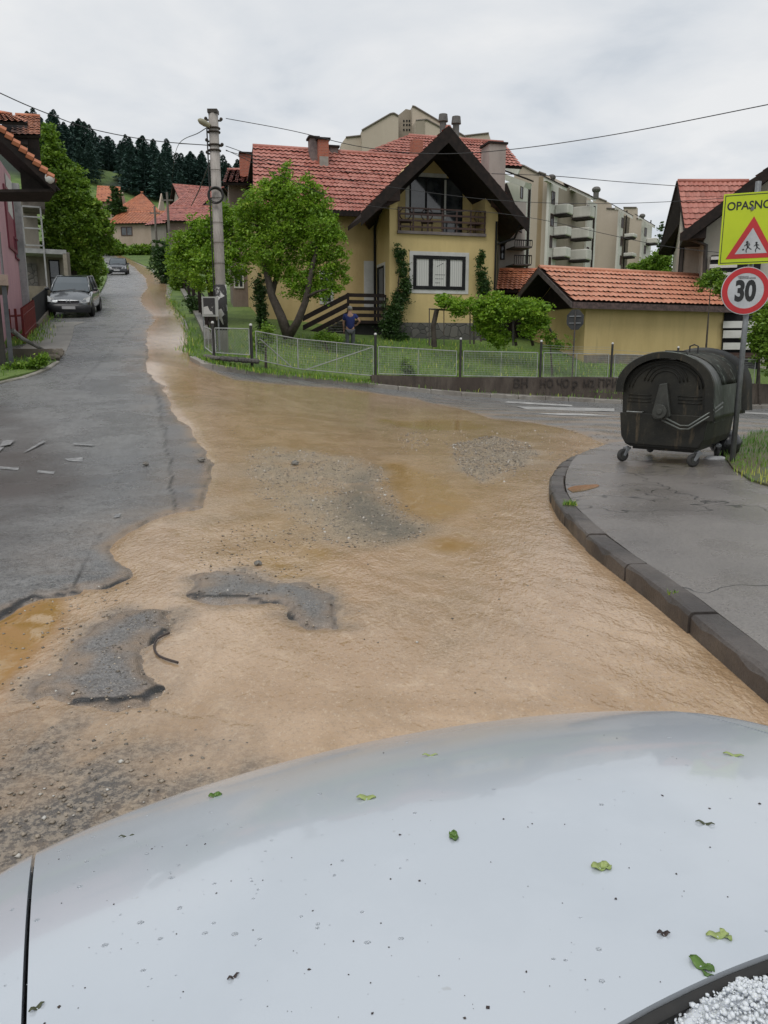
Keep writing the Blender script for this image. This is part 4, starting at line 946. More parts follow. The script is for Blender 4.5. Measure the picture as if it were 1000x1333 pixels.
T_main = tile_mat('roof_tile_pink', (.36, .12, .09), (.48, .20, .155), (.24, .08, .06)); T_or = tile_mat('roof_tile_orange', (.50, .20, .12), (.58, .27, .17), (.30, .13, .08))
T_vil = tile_mat('roof_tile_village', (.45, .15, .075), (.52, .20, .10), (.3, .11, .07), .35); T_dull = tile_mat('roof_tile_dull', (.33, .105, .085), (.42, .16, .12), (.2, .08, .07), .4)
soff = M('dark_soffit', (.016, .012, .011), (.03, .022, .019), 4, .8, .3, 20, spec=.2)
def tiles(name, E0, E1, R0, R1, parent, m, row=.32, col=.24, seg=4, slab=.10, soffit=True, amp=.022, lift=.055):
    E0, E1, R0, R1 = [Vector(p) for p in (E0, E1, R0, R1)]
    n = (E1-E0).cross(R0-E0).normalized(); n = n if n.z > 0 else -n
    nrw = max(3, int(round(((R0-E0).length+(R1-E1).length)/2/row))); ncl = max(3, int(round(max((E1-E0).length, (R1-R0).length)/col)))*seg
    V = []; F = []; UV = []; rowj = [random.uniform(-.008, .008) for _ in range(nrw)]; tj = [[random.gauss(0, .005) for _ in range(nrw)] for _ in range(ncl//seg+1)]
    for i in range(nrw):
        for k, (t, h) in enumerate(((i/nrw, lift), (min((i+1.18)/nrw, 1+.02/nrw), .008))):
            for j in range(ncl+1):
                s = j/ncl; p = (E0*(1-s)+E1*s)*(1-t)+(R0*(1-s)+R1*s)*t
                V.append(p+n*(h+amp*math.cos(j/seg*2*math.pi)+random.uniform(-.004, .004)+.02+rowj[i]+tj[j//seg][i]))
        b = i*2*(ncl+1)
        for j in range(ncl):
            F.append((b+j, b+j+1, b+ncl+2+j, b+ncl+1+j)); u = j//seg+.5; UV += [(u, i+.5)]*4
    me = bpy.data.meshes.new(name); me.from_pydata([tuple(v) for v in V], [], F); uvl = me.uv_layers.new(name='UVMap')
    uvl.data.foreach_set('uv', np.array(UV, dtype=np.float32).ravel()); me.materials.append(m); me.polygons.foreach_set('use_smooth', [True]*len(F))
    o = bpy.data.objects.new(name, me); C.objects.link(o); o.parent = parent
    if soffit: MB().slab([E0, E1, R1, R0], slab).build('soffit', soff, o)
    rc = MB(); a = R0+n*.03; b = R1+n*.03; rc.tube([a, b], .09, 8); rc.build('ridge_tile', m, o, smooth=True) if (R1-R0).length > .3 else None
    return o
def place(o, P0, ux, n):
    ux = Vector(ux).normalized(); n = Vector(n).normalized(); uz = Vector((0, 0, 1)); o.matrix_local = Matrix(((ux.x, -n.x, 0, P0[0]), (ux.y, -n.y, 0, P0[1]), (0, 0, 1, P0[2]), (0, 0, 0, 1)))
glassd = NT('window_glass'); oo = glassd.obj(); glassd.fin(glassd.mix(glassd.ramp(glassd.noise(1.2, 3, oo), .4, .6), (.02, .024, .03), (.06, .065, .07)), .07); glassd.b.inputs['Specular IOR Level'].default_value = .9; glassd = glassd.m
def window(parent, P0, ux, n, w, h, fm, pm=None, cols=1, rows=1, ft=.06, dep=.05, surround=None, sw=.12, name='window', sill=False, curtain=None, panes=True):
    """P0 lower-left corner seen from outside; ux to the right; n outward"""
    pm = pm or glassd; mb = MB(); f = ft
    mb.box(0, w, -dep, 0, 0, f).box(0, w, -dep, 0, h-f, h).box(0, f, -dep, 0, f, h-f).box(w-f, w, -dep, 0, f, h-f)
    for k in range(1, cols): mb.box(w*k/cols-f*.6, w*k/cols+f*.6, -dep*.9, 0, f, h-f)
    for k in range(1, rows): mb.box(f, w-f, -dep*.8, 0, h*k/rows-f*.4, h*k/rows+f*.4)
    o = mb.build(name, fm, parent); place(o, P0, ux, n)
    MB().box(f*.5, w-f*.5, -.015, -.004, f*.5, h-f*.5).build('pane', pm, o)
    if surround:
        s = MB(); g = .022; s.box(-sw, w+sw, -g, -.001, h+.001, h+sw).box(-sw, w+sw, -g, -.001, -sw, -.001).box(-sw, -.001, -g, -.001, -.001, h+.001).box(w+.001, w+sw, -g, -.001, -.001, h+.001); s.build('surround', surround, o)
    if sill: MB().box(-.1, w+.1, -.12, .0, -.05, -.004).build('sill', fm, o)
    return o
def plaster(name, c1, c2, sc=1.2, **k): return M(name, c1, c2, sc, .85, .35, 45, streak=True, **k)
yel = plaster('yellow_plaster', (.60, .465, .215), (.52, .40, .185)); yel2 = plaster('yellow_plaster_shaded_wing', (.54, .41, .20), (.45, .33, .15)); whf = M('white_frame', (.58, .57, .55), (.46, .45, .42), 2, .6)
dkw = M('dark_wood', (.011, .008, .007), (.026, .017, .014), 5, .75, .3, 20, spec=.25); brn = M('brown_wood', (.07, .032, .024), (.04, .02, .016), 5, .55, .2, 25)
t = NT('stone_plinth'); o = t.obj(); v = t.vor(3.2, o, 'Distance', 'DISTANCE_TO_EDGE'); cv = t.vor(3.2, o, 'Color'); sp_ = t.n('ShaderNodeSeparateColor'); t.l(cv, sp_.inputs[0])
c = t.mix(sp_.outputs[0], (.07, .068, .062), (.15, .14, .125)); c = t.mix(t.ramp(v, .05, .01), c, (.05, .048, .045)); plinthm = t.fin(c, .8, t.bump(t.ramp(v, 0, .08), .6, .03))
brick = NT('brick'); o = brick.obj(); bt = brick.n('ShaderNodeTexBrick'); brick.l(brick.mapv(o, (1, 1, 1), (R(90), 0, 0)), bt.inputs['Vector']); bt.inputs['Scale'].default_value = 4; bt.inputs['Color1'].default_value = (.40, .11, .06, 1); bt.inputs['Color2'].default_value = (.30, .085, .05, 1); bt.inputs['Mortar'].default_value = (.25, .20, .17, 1); bt.inputs['Mortar Size'].default_value = .02
brick.fin(bt.outputs['Color'], .85); brick = brick.m
t = NT('lace_curtain'); o = t.obj(); wv = t.n('ShaderNodeTexWave'); wv.inputs['Scale'].default_value = 3.5; wv.inputs['Distortion'].default_value = 1.5; t.l(o, wv.inputs['Vector']); curt = t.fin(t.mix(wv.outputs['Fac'], (.42, .42, .40), (.58, .57, .54)), .5)

# ---------------------------------------------------------------- yellow corner house
H = House('yellow_house', 'yellow two storey house with dark wooden gable, balcony and pink tiled roof', 'house', 507, 31.0, 15)
r_ = H.root; P, Q = H.P, H.Q
W = P(645, 400).x; zf = P(575, 306).z; zpl = P(560, 420).z; zev = P(500, 262).z
apx = P(583, 166, -1.1); el = P(472, 278, -1.1); er = P(686, 287, -1.1); hwid = (er.x-el.x)/2; cxx = (er.x+el.x)/2; sl_ = (apx.z-(el.z+er.z)/2)/hwid
def roofz(x): return apx.z-abs(x-cxx)*sl_-.16
wl = P(334, 300, 2.2).x
mb = MB(); mb.box(0, W, 0, 8, zpl, zf)
mb.prism([(0, zf), (P(518, 300).x, zf), (P(518, 300).x, roofz(P(518, 300).x)), (0, roofz(0))], 'y', 0, 1.4)
xr = P(631, 300).x; mb.prism([(xr, zf), (W, zf), (W, roofz(W)), (xr, roofz(xr))], 'y', 0, 1.4)
mb.prism([(0, zf), (W, zf), (W, roofz(W)), (cxx, roofz(cxx)), (0, roofz(0))], 'y', 1.4, 8); mb.build('wall', yel, r_)
ze2 = P(450, 276, 1.6).z
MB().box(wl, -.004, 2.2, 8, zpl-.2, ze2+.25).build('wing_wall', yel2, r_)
MB().box(-.05, W+.05, -.05, 8.05, -1.5, zpl).build('plinth', plinthm, r_); MB().box(wl-.05, -.06, 2.15, 8.0, -1.5, zpl-.2).build('plinth', plinthm, r_)
# roofs
f0, f1 = -1.1, 7.0; zE = apx.z-hwid*sl_
for s in (-1, 1):
    xe = cxx+s*hwid; ye = 2.6 if s < 0 else 7
    tiles('roof', (xe, f0+.02, zE), (xe+.30*(ye-f0), ye, zE), (cxx, f0+.02, apx.z), (cxx+.30*(f1-f0), f1, apx.z), r_, T_main)
    bb = MB(); bb.prism([(cxx, apx.z+.07), (xe+s*.06, zE+.02), (xe+s*.06, zE-.44), (cxx, apx.z-.52)], 'y', f0-.05, f0); bb.build('bargeboard', dkw, r_)
    # deep boarded verge hiding the rafters
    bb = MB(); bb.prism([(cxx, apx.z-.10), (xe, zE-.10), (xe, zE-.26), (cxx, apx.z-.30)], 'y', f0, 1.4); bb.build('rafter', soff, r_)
zt_ = P(560, 207, 0).z; xl_ = cxx-(apx.z-.2-zt_)/sl_; xr_ = cxx+(apx.z-.2-zt_)/sl_
MB().prism([(xl_, zt_), (xr_, zt_), (cxx, apx.z-.2)], 'y', -.02, .06).build('gable_boarding', dkw, r_)
a_ = P(518, 262).x; zb_ = P(500, 262).z
MB().prism([(el.x+.15, zE-.05), (a_, roofz(a_)), (a_, zb_), (el.x+.5, zb_-.1)], 'y', -.32, -.26).build('gable_boarding', brn, r_)
c_ = P(636, 262).x; MB().prism([(c_, roofz(c_)), (er.x-.15, zE-.05), (er.x-.5, zb_-.15), (c_, zb_-.05)], 'y', -.32, -.26).build('gable_boarding', brn, r_)
yr = 5.0; E0 = P(329, 252, 1.55); E0 = Vector((E0.x, 1.55, ze2)); E1 = Vector((cxx-hwid+1.1, 1.55, ze2)); R0 = P(329, 192, yr); zr_ = P(440, 198, yr).z; R0.z = zr_; R1 = Vector((cxx+1.3, yr, zr_))
tiles('roof', E0, E1, R0, R1, r_, T_main); MB().slab([(E0.x, 8.4, ze2), (E1.x, 8.4, ze2), R1, R0], .1).build('rear_roof', soff, r_)
MB().box(E0.x, E1.x, 1.48, 1.56, ze2-.16, ze2+.03).build('gutter', dkw, r_)
# higher main roof behind the gable
rb0, rb1 = P(486, 199, 8.5), P(655, 182, 8.5); zb2 = P(600, 182, 8.5).z; eb = zb2-3.0
tiles('roof', (P(470, 200, 8.5).x-.6, 6.9, zb2-1.45), (rb1.x+.35, 6.9, zb2-1.45), (P(545, 182, 8.5).x-.5, 8.5, zb2), (rb1.x, 8.5, zb2), r_, T_main)
MB().prism([(P(470, 200, 8.5).x, zr_-.5), (rb1.x, zr_-.5), (rb1.x-.1, zb2-.1), (P(545, 182, 8.5).x, zb2-.1)], 'y', 8.6, 12).build('rear_wall', yel2, r_)
# chimneys
def chimney(x0, x1, y, z0, z1, m, cap=True, name='chimney', cm=None, d=.5):
    o = MB().box(x0, x1, y, y+d, z0, z1).build(name, m, r_)
    if cap: MB().box(x0-.07, x1+.07, y-.07, y+d+.07, z1+.001, z1+.08).build('chimney_cap', cm or soff, o)
    return o
a = P(404, 200, 4.3); b = P(414, 180, 4.3); chimney(a.x, b.x, 4.3, zr_-.8, b.z, M('chimney_grey', (.2, .16, .15), (.1, .08, .08), 5, .8, .5, 30))
a = P(415, 200, 4.0); b = P(428, 182, 4.0); c1 = chimney(a.x, b.x, 4.0, zr_-.9, b.z, brick); MB().box(a.x+.03, b.x-.03, 3.96, 4.5, zr_-1.0, zr_-.45).build('chimney_base', M('render_grey', (.3, .28, .25), (.2, .19, .17), 3, .8), c1)
a = P(430, 200, 4.8); b = P(440, 192, 4.8); chimney(a.x, b.x, 4.8, zr_-.5, b.z, MC['chimney_grey'])
a = P(538, 200, 6.2); b = P(551, 182, 6.2); chimney(a.x, b.x, 6.2, zr_-.8, b.z, brick, False)
a = P(636, 240, 2.8); b = P(659, 188, 2.8); chimney(a.x, b.x, 2.8, zE+.2, b.z, plaster('grey_plaster', (.36, .32, .29), (.25, .22, .2)), True, d=.9)
for q_, pyt in ((577, 153), (594, 156)):
    b = P(q_, pyt, 1.5); o_ = MB().cyl((b.x, 1.5, apx.z-.35), (b.x, 1.5, b.z+.05), .13, 12).build('chimney_pot', M('pot', (.09, .085, .08), (.16, .15, .14), 4, .7), r_); MB().cyl((b.x, 1.5, b.z-.15), (b.x, 1.5, b.z+.12), .20, 12, .17).build('cowl', MC['pot'], o_)
# balcony
x0 = P(517, 300).x; x1 = P(632, 300).x; MB().box(x0, x1, -.12, 1.4, zf-.005, zf+.10).build('balcony_slab', M('slab', (.2, .17, .16), (.12, .1, .1), 3, .8), r_)
zt = P(575, 272, -.08).z; rl = MB()
for k in range(4): zz = zf+.22+(zt-zf-.26)*k/3; rl.box(x0+.02, x1-.02, -.09, -.06, zz, zz+(.07 if k < 3 else .05))
ro = rl.build('balcony_rail', brn, r_)
for k in range(7): x = x0+.02+(x1-x0-.10)*k/6; MB().box(x, x+.06, -.06, -.02, zf+.1, zt+.02).build('baluster', brn, ro)
xa, xb = P(533, 250, 1.4).x, P(602, 250, 1.4).x; z1 = P(560, 231, 1.4).z; zw = P(560, 279, 1.4).z; dk = M('dark_frame', (.010, .010, .011), (.02, .02, .021), 4, .7, spec=.2)
nrm = (0, -1, 0); ux = (1, 0, 0); xm = xa+(xb-xa)*.62
window(r_, (xa, 1.4, zw), ux, nrm, xm-xa, z1-zw, dk, cols=2, surround=whf, sw=.16); window(r_, (xm+.005, 1.4, zf+.12), ux, nrm, xb-xm, z1-zf-.12, dk, cols=1, name='balcony_door')
# ground floor window
wa, wb = P(538, 330).x, P(606, 330).x; wz0 = P(570, 377).z; wz1 = P(570, 333).z
wn_ = window(r_, (wa, 0, wz0), ux, nrm, wb-wa, wz1-wz0, dk, pm=curt, cols=3, ft=.13, surround=whf, sw=.15)
wt = MB(); rd = random.Random(2); cw_ = (wb-wa)/3
for k, (zz, n_) in enumerate(((.88, 6), (.70, 4), (.45, 6), (.33, 5), (.21, 3))):
    for j in range(n_): x = cw_*1.27+.07*j+(k == 1)*.06; z = (wz1-wz0)*zz+(j*.035 if k == 1 else 0)-.02; wt.box(x, x+.05, -.022, -.017, z, z+.022)
wt.build('writing', M('ink', (.06, .06, .07)), wn_)
# door in the side face, wing window, pale door
ya, yb = 1.55, .55; pz0 = P(470, 417).z
window(r_, (0, 1.75, pz0), (0, -1, 0), (-1, 0, 0), 1.0, 2.15, dk, surround=whf, sw=.12, name='door')
a = P(420, 392, 2.2); b = P(433, 357, 2.2); window(r_, (a.x, 2.2, a.z), ux, nrm, b.x-a.x-.1, b.z-a.z, dk, surround=whf, sw=.12)
a = P(474, 400, 2.2); b = P(488.5, 340, 2.2); MB().box(a.x, b.x, 2.16, 2.2, a.z, b.z).build('pale_door', whf, r_)
# drainpipes
MB().tube([(-.03, 1.5, ze2), (-.06, 2.05, ze2-.5), (-.06, 2.05, zpl-1)], .05, 8).build('drainpipe', dk, r_); MB().tube([(W-.08, -.07, zE+.1), (W-.08, -.07, zpl-.8)], .045, 8).build('drainpipe', dk, r_); MB().tube([(er.x-.2, -.9, zE-.15), (W+.6, -.3, zE-.55), (W-.02, -.1, zE-.75)], .045, 8).build('drainpipe', dk, r_)
# steps and landing with dark planks
xA, xB = P(453, 415, .3).x, -.02; zl = P(470, 417, .3).z; ztp = P(470, 385, .3).z
ld = MB().box(xA, -.07, .3, 2.1, zl-.12, zl).build('landing', dkw, r_); pk = MB()
for k in range(4): z = zl+.12+(ztp-zl-.12)*k/3.2; pk.box(xA, xB-.1, .27, .30, z, z+.14)
pk.build('landing_rail', dkw, ld); MB().box(xA-.03, xA+.05, .24, .32, -1, ztp+.1).build('post', dkw, ld); MB().box(-.12, -.06, .22, .29, -1, ztp+.05).build('post', dkw, ld)
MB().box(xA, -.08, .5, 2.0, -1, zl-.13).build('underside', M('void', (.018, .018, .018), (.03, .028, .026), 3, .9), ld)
xs0 = P(398, 440, .3).x; zs0 = P(398, 440, .3).z-.2; n_ = 9
sp2 = MB()
for k in range(n_): x = xs0+(xA-xs0)*k/n_; z = zs0+(zl-zs0)*(k+1)/n_; sp2.box(x, xA, .45, 1.6, z-.06 if k else zs0-.6, z)
st_o = sp2.build('steps', plinthm, r_)
for k in range(3):
    off = .14+k*.34; sp2 = MB(); sp2.prism([(xs0-.1, zs0+off), (xA, zl+off), (xA, zl+off+.20), (xs0-.1, zs0+off+.20)], 'y', .27, .31); sp2.build('stair_rail', dkw, st_o)
# furniture on the balcony
def chair(px, label):
    p = H.P(px, 300, .55); wp = H.root.matrix_basis if False else Matrix.Translation(H.o) @ Matrix.Rotation(H.a, 4, 'Z') @ Vector((p.x, .55, zf+.10))
    c = thing('garden_chair', label, 'chair', wp, H.a+R(160 if px < 560 else 200), 'dark chairs on the balcony')
    MB().box(-.24, .24, -.22, .22, .40, .44).build('seat', brn, c, bevel=.01); m_ = MB(); m_.torus((0, .22, .68), .22, .022, 'y', 20, 6); m_.tube([(0, .22, .46), (0, .22, .9)], .012, 6); m_.tube([(-.2, .22, .68), (.2, .22, .68)], .012, 6); m_.build('backrest', brn, c, smooth=True)
    for a in (-.2, .2):
        for b in (-.18, .18): MB().cyl((a, b, 0), (a*.95, b, .41), .018, 8).build('leg', brn, c)
chair(528, 'round backed dark chair at the left end of the house balcony'); chair(556, 'round backed dark chair in the middle of the house balcony'); chair(618, 'dark chair at the right end of the house balcony')
# ---------------------------------------------------------------- neighbours of the yellow house
K = House('brick_house', 'unfinished house with orange brick chimney and low tiled roof left of the yellow house', 'house', 300, 36, 12)
k_ = K.root; a = K.P(296, 440); b = K.P(335, 232)
MB().box(K.P(300, 300).x, K.P(345, 300).x, 0, 6, -1, K.P(310, 236).z).build('wall', plaster('old_plaster', (.22, .17, .14), (.13, .1, .085)), k_); MB().box(K.P(322, 300).x, K.P(342, 300).x, -.06, 0, -1, K.P(330, 240).z).build('brick_panel', brick, k_)
tiles('roof', K.P(290, 238, -.6), K.P(336, 238, -.6), K.P(296, 222, 3), K.P(336, 222, 3), k_, T_dull)
ck_ = MB().box(K.P(313, 230, .8).x, K.P(328, 230, .8).x, .8, 1.4, K.P(320, 240, .8).z, K.P(320, 200, .8).z).build('chimney', brick, k_); MB().box(K.P(312, 230, .8).x, K.P(329, 230, .8).x, .7, 1.5, K.P(320, 200, .8).z+.002, K.P(320, 198, .8).z).build('chimney_cap', soff, ck_)
for (pa, pb_) in ((305, 318), ):
    window(k_, (K.P(pa, 380).x, 0, K.P(pa, 375).z), ux, nrm, K.P(pb_, 380).x-K.P(pa, 380).x, K.P(pa, 345).z-K.P(pa, 375).z, whf, cols=2)
MB().box(K.P(330, 400, -2).x, K.P(352, 400, -2).x, -2.05, -2, K.P(330, 412, -2).z, K.P(330, 385, -2).z).build('board_screen', M('plank', (.25, .16, .13), (.15, .09, .07), 3, .8), k_)
N_ = House('grey_house', 'grey rendered house with dark steep gable roof right behind the yellow house', 'house', 646, 38, 12)
n0 = N_.root; gp_ = plaster('grey_plaster2', (.33, .31, .28), (.24, .22, .2)); 
MB().box(0, N_.P(684, 300).x, 0, 7, -1, N_.P(660, 262).z).build('wall', gp_, n0)
MB().prism([(N_.P(660, 240, -.8).x, N_.P(660, 238, -.8).z), (N_.P(681, 288, -.8).x, N_.P(681, 291, -.8).z), (N_.P(664, 286, -.8).x, N_.P(664, 289, -.8).z), (N_.P(652, 262, -.8).x, N_.P(652, 262, -.8).z)], 'y', -.8, 4).build('roof', soff, n0)
for pa, pya, pyb in ((652, 276, 296), (651, 314, 338)): window(n0, (N_.P(pa, pyb).x, 0, N_.P(pa, pyb).z), ux, nrm, .22, N_.P(pa, pya).z-N_.P(pa, pyb).z, dk)
for pya, pyb in ((313, 322), (333, 345)):
    bo = MB().box(N_.P(660, 300).x, N_.P(682, 300).x, -1.1, 0, N_.P(660, pyb, -1).z, N_.P(660, pyb-2, -1).z).build('balcony', M('balc', (.07, .065, .06), (.04, .04, .04), 3, .8), n0)
    g_ = MB()
    for k in range(9): x = N_.P(660, 300).x+(N_.P(682, 300).x-N_.P(660, 300).x)*k/8; g_.box(x-.012, x+.012, -1.1, -1.07, N_.P(660, pyb-2, -1).z, N_.P(660, pya, -1).z)
    g_.box(N_.P(660, 300).x, N_.P(682, 300).x, -1.11, -1.06, N_.P(660, pya, -1).z, N_.P(660, pya, -1).z+.05); g_.build('railing', dk, bo)
MB().slab([N_.P(659, 292, -1.4), N_.P(680, 302, -1.4), N_.P(680, 298, 0), N_.P(659, 290, 0)], .06).build('awning', soff, n0)
# red roofed shed
S = House('garden_shed', 'low shed with bright red tiled roof between the grey house and the garage', 'shed', 648, 34.9, 8)
tiles('roof', S.P(646, 378, -.4), S.P(706, 378, -.4), S.P(650, 352, 2.2), S.P(712, 352, 2.2), S.root, T_vil, row=.35)
MB().box(S.P(650, 378).x, S.P(704, 378).x, 0, 4, -.8, S.P(650, 380).z).build('wall', soff, S.root)
# ---------------------------------------------------------------- yellow garage
Gg = House('yellow_garage', 'long low yellow garage with orange tiled gable roof behind the fence', 'garage', 760, 31, 24, zb=.5)
g0 = Gg.root; P, Q = Gg.P, Gg.Q; Lg = P(942, 430).x; zw = P(800, 401).z; D = 3.6; ov = -.45; xo = -1.0
gy = plaster('garage_plaster', (.57, .435, .20), (.48, .36, .16), 1.0)
MB().box(0, Lg, 0, D, -.2, zw+.1).prism([(0, zw), (D, zw), (D/2, zw+1.35)], 'x', 0, .12).build('wall', gy, g0)
e0 = Q(742, 388, xo) if False else Vector((xo, ov, P(752, 391, ov).z)); e1 = Vector((Lg+.25, ov, P(850, 397, ov).z)); zr = P(860, 356.5, D/2).z; ze = P(850, 396, ov).z
tiles('roof', (xo, ov, ze), (Lg+.3, ov, ze), (xo, D/2, zr), (Lg+.1, D/2, zr), g0, T_or, row=.36, lift=.07); tiles('roof', (xo, D-ov, ze), (Lg+.3, D-ov, ze), (xo, D/2, zr), (Lg+.1, D/2, zr), g0, T_or)
MB().box(xo, Lg+.3, ov-.03, ov, ze-.24, ze-.0).build('fascia', M('fascia_worn', (.045, .03, .028), (.14, .09, .08), 9, .7, .3, 40), g0)
MB().prism([(ov, ze-.02), (D/2, zr-.02), (D-ov, ze-.02), (D-ov, ze-.22), (D/2, zr-.24), (ov, ze-.22)], 'x', xo-.05, xo).build('bargeboard', M('weathered_board', (.10, .085, .08), (.05, .04, .04), 6, .8), g0)
MB().prism([(.1, zw+.0), (D-.1, zw+.0), (D/2, zw+1.25)], 'x', -.06, -.004).build('gable_boarding', dkw, g0)
MB().box(.02, Lg, -.03, -.004, -.2, P(800, 462).z).build('damp_base', M('damp', (.13, .12, .105), (.25, .2, .13), 1.6, .9, .3, 30), g0)
# ---------------------------------------------------------------- pale house at right
Rr = House('pale_house', 'pale rendered house with steep red tiled gable and dark bargeboards at the right edge', 'house', 873, 37, -17, zb=.6)
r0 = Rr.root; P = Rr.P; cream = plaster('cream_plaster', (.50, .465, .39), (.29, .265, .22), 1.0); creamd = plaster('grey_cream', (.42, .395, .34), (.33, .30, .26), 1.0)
zt1 = P(893, 300, 0).z
MB().box(0, P(1030, 300).x, 0, 3.6, -.6, P(890, 318).z).prism([(0, P(890, 318).z), (3.4, P(890, 318).z), (1.4, P(884, 250, 1.4).z)], 'x', .05, 5).build('wall', cream, r0)
tiles('roof', P(893, 308, -.5), P(1010, 308, -.5), P(882, 236, 1.4), P(975, 236, 1.4), r0, T_main, row=.34)
MB().slab([P(882, 236, 1.4), P(858, 330, 3.8), P(930, 330, 3.8), P(960, 236, 1.4)], .12).build('rear_roof', soff, r0)
a, b, c_ = P(882, 235, 1.4), P(893, 309, -.5), P(858, 330, 3.8)
bq = MB(); bq.slab([a, b, b+Vector((.06, 0, -.30)), a+Vector((.06, 0, -.30))], .05); bq.build('bargeboard', dkw, r0)
bq = MB(); bq.add([tuple(v) for v in (a, c_, c_+Vector((.55, 0, -.12)), P(888, 288, 1.0), a+Vector((.08, 0, -.3)))], [(0, 1, 2, 3, 4)]); o_ = bq.build('verge_boarding', soff, r0); sd = o_.modifiers.new('t', 'SOLIDIFY'); sd.thickness = .05
window(r0, (P(883, 350).x, 0, P(883, 355).z), ux, nrm, P(889, 350).x-P(883, 350).x, P(883, 322).z-P(883, 355).z, dk, pm=M('shut', (.09, .08, .07)), ft=.03)
# front wing with big gable reaching out of the picture
yg = -3.2; ap = P(1052, 180, yg); e_ = P(887, 306, yg)
MB().prism([(P(916, 320, yg+1).x, -.6), (P(1100, 320, yg+1).x, -.6), (P(1100, 320, yg+1).x, P(1100, 217, yg+1).z), (P(1052, 190, yg+1).x, P(1052, 188, yg+1).z), (P(916, 320, yg+1).x, P(916, 292, yg+1).z)], 'y', yg+1, 0).build('gable_wall', creamd, r0)
bkv = Vector((1.7, 4.5, 0)); tiles('roof', e_, e_+bkv, ap, ap+bkv, r0, T_main)
MB().prism([(e_.x-.05, e_.z+.05), (ap.x, ap.z+.05), (ap.x, ap.z-.45), (e_.x+.25, e_.z-.22), (e_.x-.05, e_.z-.22)], 'y', yg-.06, yg-.002).build('bargeboard', dkw, r0)
MB().box(P(890, 310, yg+.5).x, P(918, 310, yg+.5).x, yg+.1, -.2, P(900, 312, yg+.5).z, P(900, 298, yg+.5).z).build('eave_box', dkw, r0)
MB().tube([P(900, 311, yg+.9), P(919, 319, yg+.9), P(917, 372, yg+.9)], .09, 8).build('drainpipe', M('pipe', (.05, .045, .04)), r0)
for i, (pa, pb_, py0, py1, yy) in enumerate(((926, 960, 334, 338, yg+.6), (924, 960, 344, 349, yg+.6), (923, 960, 355, 359, yg+.6), (942, 992, 418, 427, yg+.4), (942, 993, 430, 440, yg+.4), (942, 993, 446, 455, yg+.4))):
    MB().box(P(pa, py0, yy).x, P(pb_, py0, yy).x, yy, yy+.05, P(pa, py1, yy).z, P(pa, py0, yy).z).build('balcony_board', whf, r0)
MB().box(P(925, 350, yg+.7).x, P(990, 350, yg+.7).x, yg+.68, yg+.98, P(940, 361, yg+.7).z, P(940, 332, yg+.7).z).build('balcony_recess', dk, r0); MB().box(P(942, 420, yg+.7).x, P(992, 420, yg+.7).x, yg+.55, yg+.98, P(950, 480, yg+.7).z, P(950, 405, yg+.7).z).build('terrace_recess', dk, r0)
MB().box(P(942, 466, yg+.4).x, P(992, 466, yg+.4).x, yg+.35, yg+.5, P(950, 466, yg+.4).z, P(950, 459, yg+.4).z).build('terrace_beam', brn, r0); MB().box(P(955, 466, yg+.3).x, P(958, 466, yg+.3).x, yg+.3, yg+.4, -.5, P(955, 466, yg+.4).z).build('post', whf, r0)
# ---------------------------------------------------------------- apartment blocks
conc = plaster('block_plaster', (.47, .40, .325), (.40, .335, .27), .25); concw = plaster('block_white', (.58, .565, .52), (.42, .40, .36), .4); concd = plaster('block_brown', (.30, .255, .20), (.24, .20, .16), .3)
A = House('apartment_block', 'beige apartment block with stepped blank gables rising behind the yellow house', 'building', 443, 88, 8, zb=4)
a0 = A.root; P = A.P
def poly(pts, y0, y1, m, name='wall', H_=A): return MB().prism([(H_.P(a, b, y0).x, H_.P(a, b, y0).z) for a, b in pts], 'y', y0, y1).build(name, m, H_.root)
def z5(l): return [(440+x/3.846, 130+y/3.846) for x, y in l]
poly(z5([(15, 600), (15, 222), (40, 187), (125, 178), (125, 600)]), 1.0, 12, conc)
poly(z5([(120, 600), (120, 152), (262, 70), (280, 66), (303, 80), (303, 600)]), 0, 12, conc, 'gable_wall')
poly(z5([(296, 600), (300, 78), (340, 45), (376, 52), (376, 600)]), 1.5, 12, concd, 'stair_tower')
poly(z5([(372, 600), (372, 32), (382, 32), (640, 185), (640, 600)]), .8, 12, conc)
poly(z5([(390, 600), (390, 103), (445, 98), (540, 150), (620, 200), (620, 600)]), -1.2, .79, conc, 'gable_wall'); poly(z5([(391, 600), (391, 105), (434, 101), (434, 600)]), -1.3, -1.21, concd, 'recess_panel')
poly(z5([(632, 600), (632, 180), (755, 166), (765, 200), (765, 600)]), 3, 12, conc)
cop = M('coping', (.16, .13, .11), (.1, .09, .08), 2, .7)
for pts, y in ((z5([(120, 152), (262, 70), (280, 66), (303, 80)]), 0), (z5([(372, 32), (382, 32), (640, 185)]), .8), (z5([(40, 187), (125, 178)]), 1.0), (z5([(390, 103), (445, 98), (540, 150), (620, 200)]), -1.2), (z5([(632, 180), (755, 166)]), 3)):
    for q0, q1 in zip(pts[:-1], pts[1:]): MB().tube([P(*q0, y-.05), P(*q1, y-.05)], .10, 5).build('coping', cop, a0)
hl = MB()
for gx_ in (330, 345, 358):
    for gy_ in (105, 125, 150): p = P(440+gx_/3.846, 130+gy_/3.846, 1.5); hl.box(p.x-.08, p.x+.08, 1.46, 1.5, p.z-.1, p.z+.1)
o_ = hl.build('vent', dk, a0)
def z7(x, y): return (630+x/4, 190+y/4)
